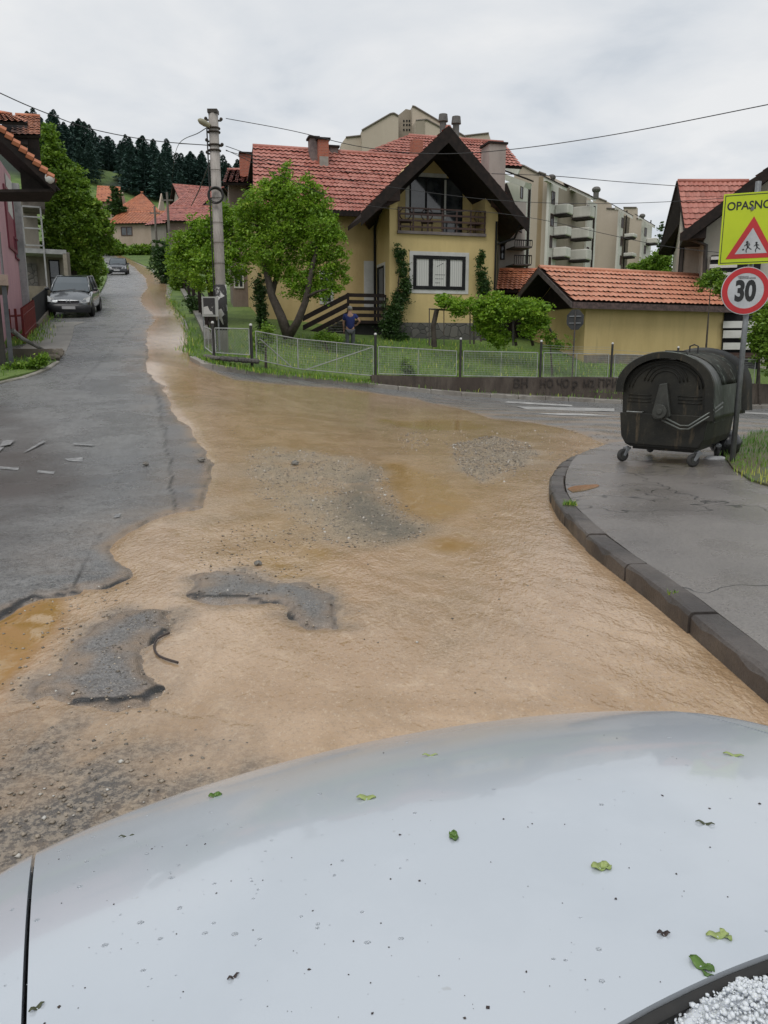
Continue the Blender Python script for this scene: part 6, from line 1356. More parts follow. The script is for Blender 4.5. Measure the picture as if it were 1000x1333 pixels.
for Yr in np.arange(196, 288, 6.6):
    for pxc in np.arange(44, 345, 14.6):
        px = pxc+rd.uniform(-6, 6); Yy = Yr+rd.uniform(-2.5, 2.5); X = (px-500)/1000*Yy/1.07; z = terr_z(X, Yy)
        if 124 < px < 160 and Yy < 236: continue
        if px > 240 and Yy < 212: continue
        spots.append((X, Yy, z))
for i, (X, Yy, z) in enumerate(spots):
    o = protos[i % 4] if i < 4 else protos[i % 4].copy()
    if i >= 4: C.objects.link(o)
    s = rd.uniform(.66, 1.14); o.location = (X, Yy, z-.2); o.rotation_euler = (0, 0, rd.uniform(0, 6.28)); o.scale = (s*rd.uniform(.85, 1.15), s, s); tag(o, 'dark conifer of the wood on the hill behind the village', 'pine tree', 'conifers of the hillside wood')
for k, (px, py, Y) in enumerate(((870, 300, 420), (900, 290, 400))):
    pass
# ---------------------------------------------------------------- low wall and fences
wtop = {484: 488, 540: 489.5, 600: 491, 650: 491, 700: 491, 750: 490.5, 800: 491, 850: 493, 900: 495, 1000: 500, 1100: 505}
def fY(px): return float(np.interp(px, [a[0] for a in fence_px], [a[2] for a in fence_px])) if px <= 1000 else 29.2+(px-1000)*.015
wm = NT('wall_dirty'); o = wm.obj(); P = wm.pos()
c = wm.mix(wm.ramp(wm.noise(1.6, 6, wm.mapv(P, (1, 1, .4)), .7), .38, .65), (.055, .040, .030), (.10, .08, .062)); c = wm.mix(wm.math('MULTIPLY', wm.ramp(wm.noise(9, 5, wm.mapv(P, (1, 1, .15)), .7), .5, .68), .7), c, (.035, .028, .022)); wm.fin(c, .75, wm.bump(wm.noise(25, 4, P), .5, .02)); wm = wm.m
b = at(600, 505, fY(600)); lw = thing('low_wall', 'dark stained low concrete wall with faded black lettering along the far footway', 'wall', (b.x, b.y, g1(b.x, b.y)), 0)
mb = MB(); V = []; kx = sorted(wtop)
for px in np.arange(484, 1101, 11):
    Y = fY(px); t_ = at(px, float(np.interp(px, kx, [wtop[k] for k in kx])), Y)-lw.location; g_ = g1(t_.x+lw.location.x, Y)-lw.location.z; V += [(t_.x, t_.y, g_-.1), (t_.x, t_.y, t_.z), (t_.x-.05, t_.y+.2, t_.z), (t_.x-.05, t_.y+.2, g_-.1)]
n_ = len(V)//4; mb.add(V, [(i*4+j, (i+1)*4+j, (i+1)*4+(j+1) % 4, i*4+(j+1) % 4) for i in range(n_-1) for j in range(4)]+[(0, 1, 2, 3), (n_*4-4, n_*4-3, n_*4-2, n_*4-1)]); mb.build('wall', wm, lw)
inkw = M('faded_ink', (.018, .014, .012), (.06, .046, .036), 14, .8)
def wall_text(s, px, py, hpx, xs=1):
    Y = fY(px); p = at(px, py, Y)-lw.location; q = at(px+20, py, fY(px+20))-lw.location; a = math.atan2(q.y-p.y, q.x-p.x); o_ = text_obj(s, hpx/1000*Y*1.38, inkw, lw, p+Vector((math.sin(a), -math.cos(a), 0))*.018, (R(90), 0, a), .004, .006, xs, 'writing')
wall_text('ВН', 678, 500, 12); wall_text('НО ЧО', 722, 500, 11, .9); wall_text('Р', 748, 503, 11); wall_text('М2', 766, 500, 10, .9); wall_text('ПРИК', 796, 499.5, 10.5)
fgal = M('fence_grey', (.36, .37, .36), (.24, .25, .24), 5, .5, 0, 30, .2); fblk = M('fence_black', (.018, .018, .02), (.04, .035, .03), 5, .6); fwh = M('cap_white', (.6, .6, .58))
fb = at(484, 489, fY(484)); fe = thing('garden_fence', 'grey wire mesh panels between dark posts along the garden and low wall', 'fence', fb, 0)
def fpost(px, pt, pb_, r=.04, cap=True):
    Y = fY(px)+.08; a = at(px, pb_, Y)-fb; b_ = at(px, pt, Y)-fb; b_.x = a.x; o_ = MB().cyl(a+Vector((0, 0, -.3)), b_, r, 8).build('post', fblk, fe)
    if cap: MB().ball(b_+Vector((0, 0, .02)), .045, 8, 6).build('post_cap', fwh, o_)
for px, a, b_ in ((278.5, 421, 462), (328, 424, 470), (489, 436, 492), (599, 442, 494), (703, 445, 494), (795, 448, 493), (880, 453, 496), (985, 456, 502)): fpost(px, a, b_)
def fpanel(pa, ta, ba, pb_, tb, bb, braces=(), mids=(), chain=False, name='mesh_panel'):
    Ya, Yb = fY(pa)+.04, fY(pb_)+.04; A0, A1, B0, B1 = at(pa, ba, Ya)-fb, at(pa, ta, Ya)-fb, at(pb_, bb, Yb)-fb, at(pb_, tb, Yb)-fb; A1.x = A0.x; B1.x = B0.x
    mb = MB(); r = .016; pt = lambda s, t: (A0*(1-s)+B0*s)*(1-t)+(A1*(1-s)+B1*s)*t
    for q in ((A0, A1), (A1, B1), (B1, B0), (B0, A0)): mb.cyl(q[0], q[1], r, 6)
    for m_ in mids: mb.cyl(pt(m_, 0), pt(m_, 1), r*.8, 5)
    for s0, t0, s1, t1 in braces: mb.cyl(pt(s0, t0), pt(s1, t1), r, 5)
    L_ = (B0-A0).length; h_ = (A1-A0).length; w_ = .0032
    if chain:
        st = .075; n1 = int((L_+h_)/st)
        for k in range(1, n1):
            d = k*st
            for sg_ in (0, 1):
                x0, z0 = (d, 0) if d <= L_ else (L_, d-L_); x1, z1 = (0, d) if d <= h_ else (d-h_, h_)
                if sg_: x0, x1 = L_-x0, L_-x1
                mb.tube([pt(x0/L_, z0/h_), pt(x1/L_, z1/h_)], w_, 3, False)
    else:
        for k in range(1, int(L_/.055)): mb.tube([pt(k*.055/L_, 0), pt(k*.055/L_, 1)], w_, 3, False)
        for k in range(1, int(h_/.07)): mb.tube([pt(0, k*.07/h_), pt(1, k*.07/h_)], w_, 3, False)
    mb.build(name, fgal, fe)
fpanel(281, 427, 459, 325, 428, 462, chain=True); fpanel(267, 425, 452, 277, 429, 460, chain=True, mids=(.5,))
fpanel(334, 431, 468, 388, 441, 480, braces=((.1, .75, .85, .0),), mids=(.5,)); fpanel(388.5, 441, 480, 486, 450.5, 489, braces=((1, .97, .1, .0),), mids=(.5,))
fpanel(493, 451, 486.5, 594, 457, 489, mids=(.5,)); fpanel(603, 457, 489, 699, 459, 491, mids=(.5,)); fpanel(707, 459, 491, 791, 461, 491, mids=(.5,)); fpanel(799, 461, 491, 876, 464, 494, mids=(.5,)); fpanel(884, 464, 494, 981, 468, 499, mids=(.5,))
mb = MB()
for (pa, ta, pb_, tb) in ((703, 452, 795, 455), (795, 455, 880, 460), (703, 456, 795, 458), (880, 460, 985, 464), (703, 449, 795, 452)): mb.tube([at(pa, ta, fY(pa)+.08)-fb, at((pa+pb_)/2, (ta+tb)/2+1, fY((pa+pb_)/2)+.08)-fb, at(pb_, tb, fY(pb_)+.08)-fb], .004, 4)
mb.build('top_wire', fgal, fe)
# rubble footing of the corner
fo = at(300, 462, 21.9); ft_ = thing('stone_footing', 'dark stone footing under the corner fence panel', 'wall', (fo.x, fo.y, g1(fo.x, fo.y)), 0); mb = MB(); rd = random.Random(6)
for k in range(16):
    px = 268+k*4.4; Y = fY(px)-.02; p = at(px, 463+k*.35, Y)-ft_.location; mb.ball((p.x, p.y, p.z-.04), (.09, .1, .07*rd.uniform(.8, 1.3)), 7, 5)
mb.build('stones', plinthm, ft_)
# fence up the street
sfb = gp(262, 455); sf = thing('street_fence', 'dark wooden post fence climbing the street behind the concrete pole', 'fence', (sfb.x+.3, sfb.y, g1(sfb.x, sfb.y)), 0)
spx = [(264,452),(257,432),(250,415),(243,403),(238,392),(233,381)]; pr_ = []
for a, b_ in spx:
    g_ = gp(a, b_); g_ = Vector((g_.x+.35, g_.y, g1(g_.x, g_.y)))-sf.location; pr_.append(g_); MB().box(g_.x-.06, g_.x+.06, g_.y-.06, g_.y+.06, g_.z-.2, g_.z+1.15).build('post', dkw, sf)
mb = MB()
for h_ in (.35, .7, 1.02): mb.tube([p+Vector((.07, 0, h_)) for p in pr_], .035, 4)
mb.build('rail', dkw, sf)
wl_ = MB(); 
for i in range(len(pr_)-1): wl_.slab([pr_[i]+Vector((-.25, 0, .25)), pr_[i+1]+Vector((-.25, 0, .25)), pr_[i+1]+Vector((0, 0, .25)), pr_[i]+Vector((0, 0, .25))], .5)
wl_.build('base_wall', MC['footway'], sf)
# left side: red paling fence, black fence, pipe, concrete edge
lf0 = at(16, 432, 24.5); rf = thing('red_fence', 'low dark red paling fence under the pink house', 'fence', (lf0.x, lf0.y, g1(lf0.x, lf0.y)), 0)
redw = M('red_wood', (.16, .02, .018), (.09, .015, .014), 4, .6); a, b_, c_ = at(14, 432, 23.2), at(31, 434, 23.4), at(46, 420, 27.5)
ql = [(a, b_), (b_, c_)]; mb = MB()
for p, q in ql:
    n_ = int((q-p).length/.13)
    for k in range(n_):
        x = p*(1-k/n_)+q*(k/n_)-rf.location; z0 = g1(x.x+rf.location.x, x.y+rf.location.y)-rf.location.z; mb.box(x.x-.035, x.x+.035, x.y-.012, x.y+.012, z0+.05, z0+1.05)
mb.build('palings', redw, rf); mb = MB()
for p, q in ql:
    for h_ in (.3, .85): p_, q_ = p-rf.location, q-rf.location; p_.z = g1(p.x, p.y)-rf.location.z+h_; q_.z = g1(q.x, q.y)-rf.location.z+h_; mb.tube([p_+Vector((0, .03, 0)), q_+Vector((0, .03, 0))], .03, 4)
mb.build('rails', redw, rf)
a, b_ = at(46, 425, 27.5), at(64, 404, 34.5); a.z = g1(a.x, a.y); b_.z = g1(b_.x, b_.y); bf = thing('sheet_fence', 'low black sheet fence on a concrete edge beside the silver car', 'fence', a, 0); d = b_-a
MB().slab([Vector((0, 0, 1.1)), d+Vector((0, 0, 1.1)), d+Vector((.03, 0, .22)), Vector((.03, 0, .22))], .03).build('sheet', dk, bf); MB().slab([Vector((-.1, 0, .25)), d+Vector((-.1, 0, .25)), d+Vector((.12, 0, .25)), Vector((.12, 0, .25))], .5).build('concrete_edge', MC['terrace'], bf)
pa = at(16, 430, 19.5); pb_ = gp(58, 462); pp = MB().tube([pa, at(28, 440, 19.8), Vector((pb_.x, pb_.y, g1(pb_.x, pb_.y)+.12))], [.06, .055, .045], 8).build('leaning_pole', M('worn_pole', (.10, .095, .09), (.30, .29, .27), 3, .6)); tag(pp, 'worn pole leaning from the steel balcony to the driveway corner', 'pole')
pa = gp(15, 468); pb_ = gp(64, 467); bk = MB().slab([Vector((pa.x, pa.y, g1(pa.x, pa.y)+.28)), Vector((pb_.x, pb_.y, g1(pb_.x, pb_.y)+.25)), Vector((pb_.x, pb_.y+.25, g1(pb_.x, pb_.y)+.25)), Vector((pa.x, pa.y+.25, g1(pa.x, pa.y)+.28))], .4).build('concrete_edging', MC['terrace']); tag(bk, 'low concrete edging slab behind the weeds at the left verge', 'edging')
for i, (px, py, r) in enumerate(((68, 463, .16), (76, 466, .15), (72, 470, .13), (65, 470, .14), (78, 461, .12))): rock(px, py, r, 'broken concrete lump at the driveway corner', .05, 'rubble at the driveway corner', MC['terrace'])
shrub('leafy weeds beside the steel balcony post on the left verge', (30, 478), 18.2, [(16,478,8,4),(30,476,9,4),(42,474,8,4),(52,470,8,5),(58,465,6,4),(6,486,8,3)], 3500, .07, LB, seed=40, name='weeds', cat='weeds')

# ---------------------------------------------------------------- poles and cables
YP = 23.9; pb0 = at(290, 442, YP); pb0.z = g1(pb0.x, pb0.y)+.1; cpole = thing('concrete_pole', 'tall concrete lamp pole with peeling notices at the garden corner', 'utility pole', pb0, 0)
h_ = at(289, 148, YP).z-pb0.z; pm_ = NT('pole_concrete'); o = pm_.obj(); c = pm_.mix(pm_.ramp(pm_.noise(2.5, 5, pm_.mapv(o, (1, 1, .3)), .7), .35, .65), (.40, .37, .34), (.26, .235, .215)); c = pm_.mix(pm_.math('MULTIPLY', pm_.ramp(pm_.noise(7, 4, pm_.mapv(o, (2, 2, .2)), .7), .55, .7), .6), c, (.14, .12, .11)); pm_.fin(c, .85, pm_.bump(pm_.noise(30, 3, o), .3, .01)); pm_ = pm_.m
MB().cyl((0, 0, -.5), (0, 0, h_), .165, 16, .138).build('shaft', pm_, cpole, smooth=True)
nt_ = NT('notice_scraps'); o = nt_.obj(); v = nt_.vor(5.5, nt_.mapv(o, (1, 1, .8)), 'Color'); s_ = nt_.n('ShaderNodeSeparateColor'); nt_.l(v, s_.inputs[0]); nz_ = nt_.noise(11, 4, o, .8)
c = nt_.mix(nt_.ramp(nt_.math('ADD', s_.outputs[0], nt_.math('MULTIPLY', nz_, .7)), .70, .86), (.45, .44, .42), (.03, .028, .028)); nt_.fin(c, .8, nt_.bump(nz_, .5, .02)); nt_ = nt_.m
MB().cyl((0, 0, at(289, 430, YP).z-pb0.z), (0, 0, at(289, 371, YP).z-pb0.z), .178, 20).build('pasted_notices', nt_, cpole, smooth=True)
zp = lambda py: at(289, py, YP).z-pb0.z
for py in (167, 172, 189, 196): MB().torus((0, 0, zp(py)), .165, .025, 'z', 16, 6).build('band', M('pole_band', (.04, .035, .03), (.08, .06, .05), 5, .6, 0, 30, .4), cpole)
for py in (222, 258, 290, 316, 343): MB().torus((0, 0, zp(py)), .170, .007, 'z', 16, 6).build('joint', MC['pole_band'], cpole)
MB().box(-.14, .14, -.14, .14, h_, h_+.1).build('cap', MC['pole_band'], cpole)
# lamp
A_ = at(282, 172, YP)-pb0; B_ = at(274, 164, YP-.15)-pb0; Cc = at(258, 156, YP-.35)-pb0
lm = MB().tube([Vector((-.1, 0, A_.z-.1)), A_, B_], .025, 8).build('lamp_arm', MC['pole_band'], cpole, smooth=True); d_ = (Cc-B_); hd = MB()
u_ = d_.normalized(); sdv = Vector((0, 1, 0)); upv = u_.cross(sdv).normalized(); V = []
for s, w_, t_ in ((0, .05, .05), (.15, .075, .065), (.5, .13, .09), (.85, .12, .075), (1, .05, .03)):
    for k in range(10): q = 2*math.pi*k/10; V.append(B_+d_*s+sdv*(w_*math.cos(q))+upv*(t_*math.sin(q)))
hd.add(V, [(i*10+k, i*10+(k+1) % 10, (i+1)*10+(k+1) % 10, (i+1)*10+k) for i in range(4) for k in range(10)]+[tuple(range(9, -1, -1)), tuple(range(40, 50))]); hd.build('lamp_head', M('lamp_cover', (.36, .33, .22), (.25, .24, .18), 5, .5), cpole, smooth=True)
cc = MB(); 
for k, rr in enumerate((.20, .215, .23, .205)): cc.torus((-.0+.01*k, -.2-.02*k, zp(257)+.01*k), rr, .016, 'y', 26, 6)
cc.build('cable_coil', rubber, cpole, smooth=True)
MB().tube([Vector((-.19, -.05, z)) for z in np.linspace(.1, h_-.4, 8)], .02, 6).build('down_cable', rubber, cpole); mb = MB()
for py, sx in ((156, -1), (157, 1), (190, 1), (200, -1), (184, -1)): mb.box(min(0, sx*.22), max(0, sx*.22), -.03, .03, zp(py)-.02, zp(py)+.02).ball((sx*.22, 0, zp(py)+.04), .05, 8, 6)
mb.build('insulator', MC['pole_band'], cpole)
nb = at(274, 412, 23.4); nb.z = g1(nb.x, nb.y)+.1; nbo = thing('notice_board', 'small notice board plastered with papers left of the concrete pole', 'notice board', nb, 0)
z1, z0 = at(274, 386, 23.4).z-nb.z, at(274, 412, 23.4).z-nb.z; MB().box(-.24, .24, 0, .03, z0, z1).build('board', M('board_pale', (.35, .35, .33)), nbo); MB().box(-.19, .15, -.012, -.002, z0+.06, z1-.04).build('papers', nt_, nbo)
for s in (-1, 1): MB().cyl((s*.22, .05, -.3), (s*.22, .05, z1), .022, 8).build('leg', galv, nbo)
wp_m = M('wood_pole', (.15, .13, .115), (.09, .08, .07), 3, .8)
for px, pt, pb_, Y, lab in ((222.5, 250, 345, 88, 'taller wooden street pole in front of the red village roofs'), (205, 268, 335, 100, 'shorter wooden street pole right of the cream bungalow')):
    p = at(px, pb_, Y); g_ = g1(p.x, Y); po = thing('wooden_pole', lab, 'utility pole', (p.x, Y, g_), 0); hh = at(px, pt, Y).z-g_; MB().cyl((0, 0, -.5), (0, 0, hh), .17, 8, .12).build('shaft', wp_m, po); MB().box(-.6, .6, -.06, .06, hh-.9, hh-.75).build('crossarm', wp_m, po)
cabm = M('cable', (.02, .02, .022), (.03, .03, .03), 3, .6)
def cable(pts, r, label):
    P3 = [at(*p) for p in pts]; P3 = [P3[0]*2-P3[1]]+P3+[P3[-1]*2-P3[-2]]; out = []
    for i in range(1, len(P3)-2):
        for k in range(8): t = k/8; a, b, c, d = P3[i-1:i+3]; out.append(.5*((2*b)+(c-a)*t+(2*a-5*b+4*c-d)*t*t+(3*b-a-3*c+d)*t**3))
    out.append(P3[-2]); o = MB().tube(out, r*.72, 5).build('overhead_cable', cabm); tag(o, label, 'cable')
cable([(-120, 62, 14), (0, 121, 17), (60, 147, 19), (120, 168, 21), (200, 183, 23), (284, 190, 23.9)], .016, 'cable from the top left corner down to the middle of the concrete pole')
cable([(294, 154, 23.9), (380, 170, 24), (470, 191, 23), (560, 200, 22), (660, 195, 21), (800, 175, 19), (1000, 136, 16), (1150, 105, 14)], .014, 'highest cable from the pole top across the roofs to the upper right edge')
cable([(283, 156, 23.9), (260, 172, 30), (232, 189, 45), (226, 215, 80), (222.5, 253, 88)], .022, 'cable from the pole top back to the taller wooden street pole')
cable([(283, 190, 23.9), (255, 188, 34), (234, 187, 50)], .018, 'short level cable left of the concrete pole')
cable([(294, 190, 23.9), (330, 202, 26), (380, 214, 29), (440, 222, 31), (500, 226, 31.5)], .014, 'thin cable from the pole over the pink tiled roof to the gable')
cable([(294, 195, 23.9), (360, 226, 25), (450, 262, 26), (560, 276, 26), (620, 275, 26), (700, 285, 25.5), (800, 307, 25), (870, 321, 24.5), (950, 330, 24), (1100, 345, 23)], .012, 'lowest cable sagging past the balcony and apartment blocks to the sign')
cable([(294, 196, 23.9), (400, 225, 26), (520, 245, 27), (640, 260, 27), (760, 265, 27), (880, 262, 27), (1050, 250, 27)], .013, 'cable passing in front of the apartment balconies toward the red roof')
cable([(640, 226, 33), (720, 229, 34), (800, 236, 36), (881, 242, 37)], .020, 'thick cable pair above the apartment roofs ending at the red gable')
cable([(279, 198, 23.8), (268, 225, 26), (258, 250, 30), (249, 268, 40)], .028, 'black service cable dropping left from the concrete pole')
# ---------------------------------------------------------------- parked cars up the street
def road_car(label, px, py, Y, rz, paintm, dark_bumper, L=4.2, Wd=1.72, Ht=1.6, mpv=True, pitch=7.0):
    p = at(px, py, Y); b = Vector((p.x, Y, g1(p.x, Y)+.01)); c = thing('parked_car', label, 'car', b, R(rz), 'cars parked up the street'); c.rotation_euler = (R(pitch), 0, R(rz)); w = Wd/2
    # stations: y, half width, bottom z, shoulder z, top z of the lower body
    S = ([(0, .70, .36, .55, .62), (.06, .90, .26, .62, .72), (.25, .96, .22, .74, .84), (.6, 1, .22, .84, .96), (1.0, 1, .22, .90, 1.06), (1.25, 1, .22, .93, 1.10)] if mpv else
         [(0, .72, .34, .50, .58), (.06, .92, .24, .58, .68), (.3, .97, .2, .70, .78), (.8, 1, .2, .78, .86), (1.2, 1, .2, .82, .93), (1.4, 1, .2, .84, .95)])
    S += [(2.2, 1, .22, .93 if mpv else .86, 1.0 if mpv else .95), (3.2, 1, .22, .96 if mpv else .88, 1.02 if mpv else .96), (3.9, .97, .24, .96, 1.04), (4.1, .90, .3, .9, 1.0), (4.2, .8, .4, .8, .9)]
    V = []
    for y, k, zb, zs, zt in S:
        y = y*L/4.2
        for a, z in ((-.86, zb), (-1, zb+.12), (-1.0, (zb+zs)/2), (-.985, zs), (-.90, zs+(zt-zs)*.55), (-.5, zt), (0, zt+.015), (.5, zt), (.90, zs+(zt-zs)*.55), (.985, zs), (1.0, (zb+zs)/2), (1, zb+.12), (.86, zb)): V.append((a*w*k, y, z))
    n = 13; F = [(i*n+j, (i+1)*n+j, (i+1)*n+j+1, i*n+j+1) for i in range(len(S)-1) for j in range(n-1)]+[((i+1)*n, i*n, i*n+n-1, (i+1)*n+n-1) for i in range(len(S)-1)]+[tuple(range(n-1, -1, -1)), tuple(range((len(S)-1)*n, len(S)*n))]
    MB().add(V, F).build('body', paintm, c, smooth=True, sub=1)
    # greenhouse
    yw0, yw1, yr0, yr1 = (.85, 1.65, 3.4, 4.0) if mpv else (1.25, 1.95, 3.1, 3.9); zb_ = 1.03 if mpv else .92; V = []
    G_ = [(yw0, .88, zb_-.02, zb_), ((yw0+yw1)/2, .88, zb_-.03, (zb_+Ht)/2+.03), (yw1, .86, zb_-.03, Ht-.03), (yw1+.5, .86, zb_-.03, Ht-.015), (yr0, .85, zb_-.03, Ht-.05), (yr1, .80, zb_-.03, zb_+.06)]
    for y, k, z0, z1 in G_:
        y = y*L/4.2; kt = k-.16*(z1-zb_)/(Ht-zb_)
        V += [(-w*k, y, z0), (-w*kt, y, z1-.02), (-w*kt*.6, y, z1), (w*kt*.6, y, z1), (w*kt, y, z1-.02), (w*k, y, z0)]
    gl = MB().add(V, [(i*6+j, (i+1)*6+j, (i+1)*6+j+1, i*6+j+1) for i in range(5) for j in range(5)]).build('windows', carglass, c, smooth=False)
    rf = MB(); V2 = []
    for y, k, z0, z1 in G_[2:5]:
        y = y*L/4.2; kt = k-.16*(z1-zb_)/(Ht-zb_); V2 += [(-w*kt-.015, y, z1-.03), (-w*kt*.6, y, z1+.02), (0, y, z1+.03), (w*kt*.6, y, z1+.02), (w*kt+.015, y, z1-.03)]
    rf.add(V2, [(i*5+j, (i+1)*5+j, (i+1)*5+j+1, i*5+j+1) for i in range(2) for j in range(4)])
    for s in (-1, 1):
        rf.tube([(s*w*.885, yw0*L/4.2, zb_), (s*w*.80, (yw0+yw1)/2*L/4.2, (zb_+Ht)/2+.03), (s*w*.715, yw1*L/4.2, Ht-.03)], .035, 6)
        for yy in (2.3, 3.2): rf.tube([(s*w*.885, yy*L/4.2, zb_), (s*w*.72, yy*L/4.2, Ht-.04)], .035, 6)
        rf.tube([(s*w*.71, yw1*L/4.2, Ht-.03), (s*w*.70, yr0*L/4.2, Ht-.05), (s*w*.80, yr1*L/4.2, zb_)], .035, 6)
    rf.build('roof', paintm, c, smooth=True)
    bm_ = blackp if dark_bumper else paintm
    V = []
    for x in np.linspace(-1, 1, 15):
        y = .10*abs(x)**4*2-.05; V += [(x*w*.97, y+.05, .55), (x*w*.98, y-.01, .50), (x*w*.98, y-.02, .34), (x*w*.94, y+.03, .22)]
    MB().add(V, [(i*4+j, (i+1)*4+j, (i+1)*4+j+1, i*4+j+1) for i in range(14) for j in range(3)]).build('bumper', bm_, c, smooth=True)
    MB().box(-.26, .26, -.085, -.06, .36, .47).build('licence_plate', M('plate_white', (.5, .5, .5), (.4, .4, .42), 3, .4), c, bevel=.004)
    zg = .62 if mpv else .58
    g_ = MB().box(-.42, .42, .0, .06, zg, zg+.07); go = g_.build('grille', blackp, c, bevel=.01)
    if mpv: em = MB().tube([(-.09, -.0, zg+.01), (0, -.02, zg+.07), (.09, -.0, zg+.01)], .012, 5).tube([(-.09, 0, zg+.06), (0, -.02, zg+.12), (.09, 0, zg+.06)], .012, 5)
    else: em = MB().torus((0, -.02, zg+.04), .06, .010, 'y', 18, 5)
    em.build('emblem', chrome, go)
    for s in (-1, 1):
        hl = MB(); V = [(s*w*.52, .03, zg-.02), (s*w*.93, .13, zg+.02), (s*w*.97, .36, zg+.24), (s*w*.70, .20, zg+.16)] if mpv else [(s*w*.50, .02, zg-.02), (s*w*.92, .12, zg), (s*w*.95, .30, zg+.13), (s*w*.55, .13, zg+.11)]
        hl.add(V, [(0, 1, 2, 3)]); h_o = hl.build('headlight', lampglass, c); h_o.location = (0, -.045, 0); sd = h_o.modifiers.new('t', 'SOLIDIFY'); sd.thickness = .03
        m_ = MB().ball((s*(w+.10), (yw0+.25)*L/4.2, zb_+.06), (.10, .06, .075), 10, 6).cyl((s*w*.9, (yw0+.28)*L/4.2, zb_), (s*(w+.06), (yw0+.26)*L/4.2, zb_+.03), .02, 6); m_.build('mirror', blackp if dark_bumper else paintm, c, smooth=True)
        for yy, st in ((.78, 18), (3.35, 0)):
            t_ = MB().torus((0, 0, 0), .225, .085, 'x', 24, 8, .10).build('wheel', rubber, c, smooth=True); t_.location = (s*(w-.09), yy*L/4.2, .31); t_.rotation_euler = (0, 0, R(st))
            h = MB().cyl((-.08, 0, 0), (.08, 0, 0), .19, 16); ho = h.build('rim', rimm, t_)
            a_ = MB().torus((s*(w-.015), yy*L/4.2, .33), .34, .03, 'x', 20, 5, .02); a_.build('wheel_arch', blackp, c, smooth=True)
    wpz = MB().tube([(-.5, yw0*L/4.2-.03, zb_), (.0, yw0*L/4.2+.03, zb_+.06), (.2, yw0*L/4.2+.05, zb_+.08)], .012, 5).tube([(.1, yw0*L/4.2-.03, zb_), (.6, yw0*L/4.2+.02, zb_+.05)], .012, 5); wpz.build('wiper', blackp, c)
    return c
t = NT('car_window'); t.fin((.06, .075, .085), .05); carglass = t.m; t.b.inputs['Specular IOR Level'].default_value = 1.0
lampglass = M('lamp_glass', (.45, .46, .46), (.3, .31, .31), 12, .12); rimm = M('rim_silver', (.25, .25, .26), (.1, .1, .1), 9, .35, 0, 30, .5)
pg = M('paint_grey', (.16, .17, .18), (.12, .13, .14), 2, .22, 0, 30, .5, .6); pk_ = M('paint_black', (.02, .022, .028), (.03, .032, .038), 2, .18, 0, 30, .2, .7)
road_car('grey people carrier with black bumper parked at the left driveway', 91, 413, 32.6, 13, pg, True)
road_car('black hatchback parked further up the street on the left', 153, 364, 73, 14, pk_, False, L=4.1, Wd=1.7, Ht=1.45, mpv=False)
# ---------------------------------------------------------------- the man in the garden
YM = 29.2; mp = at(456, 446, YM); gz = at(456, 398.5, YM).z-1.74; mz0 = g1(mp.x, YM)+.2; 
man = thing('person', 'grey haired person in a blue T-shirt seen from behind beside the stairs', 'person', (mp.x, YM, gz), R(8))
def skin(name, V, E, Rr_, m, parent, root=0, sub=2):
    me = bpy.data.meshes.new(name); me.from_pydata(V, E, []); me.materials.append(m); o = bpy.data.objects.new(name, me); C.objects.link(o); o.parent = parent
    s = o.modifiers.new('skin', 'SKIN'); s.use_smooth_shade = True
    for i, r in enumerate(Rr_): v = me.skin_vertices[0].data[i]; v.radius = r if isinstance(r, tuple) else (r, r); v.use_root = (i == root)
    q = o.modifiers.new('sub', 'SUBSURF'); q.levels = q.render_levels = sub; return o
V = []; E = []; RR = []
def add(p, r, par=None): V.append(p); RR.append(r); i = len(V)-1; (E.append((par, i)) if par is not None else None); return i
pel = add((0, 0, .95), (.15, .11)); wai = add((0, -.01, 1.10), (.145, .105), pel); chs = add((0, .0, 1.32), (.175, .115), wai); nk = add((0, .01, 1.47), .065, chs); hd0 = add((0, .03, 1.56), .075, nk); hd1 = add((0, .04, 1.65), .088, hd0); hd2 = add((0, .03, 1.71), .06, hd1)
def hand(i, p, d, side):
    w_ = add(p+d*.05, (.035, .02), i)
    for k, (off, ln) in enumerate(((-.030, .065), (-.010, .078), (.010, .074), (.029, .058))):
        a = add(p+d*.09+side*off, .0095, w_); b = add(p+d*(.09+ln*.5)+side*off*1.1, .009, a); add(p+d*(.09+ln)+side*off*1.1+Vector((0, .015, 0)), .007, b)
    a = add(p+d*.05+side*-.045, .011, w_); add(p+d*.085+side*-.058, .009, a)
def V_(x, y, z): return Vector((x, y, z))
sh = add(V_(-.19, 0, 1.41), .062, chs); e1 = add(V_(-.24, .03, 1.13), .043, sh); w1 = add(V_(-.22, .10, .90), .028, e1); hand(w1, V_(-.22, .10, .90), V_(.02, .1, -.99).normalized(), V_(0, 1, .1))
sh2 = add(V_(.19, 0, 1.41), .062, chs); e2 = add(V_(.36, -.06, 1.20), .043, sh2); w2 = add(V_(.24, .06, 1.05), .028, e2); hand(w2, V_(.24, .06, 1.05), V_(-.6, .6, -.2).normalized(), V_(0, .1, -1))
for s in (-1, 1):
    hp = add(V_(s*.095, 0, .86), .088, pel); kn_ = add(V_(s*.11, .02+.02*s, .50), .058, hp); an = add(V_(s*.12, -.02+.03*s, .10), .038, kn_); add(V_(s*.13, .10, .045), (.045, .03), an)
skinm = M('skin_tone', (.42, .24, .17), (.36, .2, .14), 5, .6); pb_ = skin('body', V, E, RR, skinm, man)
V = []; E = []; RR = []; a = add((0, 0, .86), (.18, .14)); b = add((0, -.01, 1.10), (.165, .125), a); c_ = add((0, 0, 1.33), (.195, .132), b); add((0, .01, 1.455), .085, c_)
for s, el_ in ((-1, (-.225, .015, 1.22)), (1, (.285, -.035, 1.29))): k = add((s*.20, 0, 1.41), .078, c_); add(el_, .065, k)
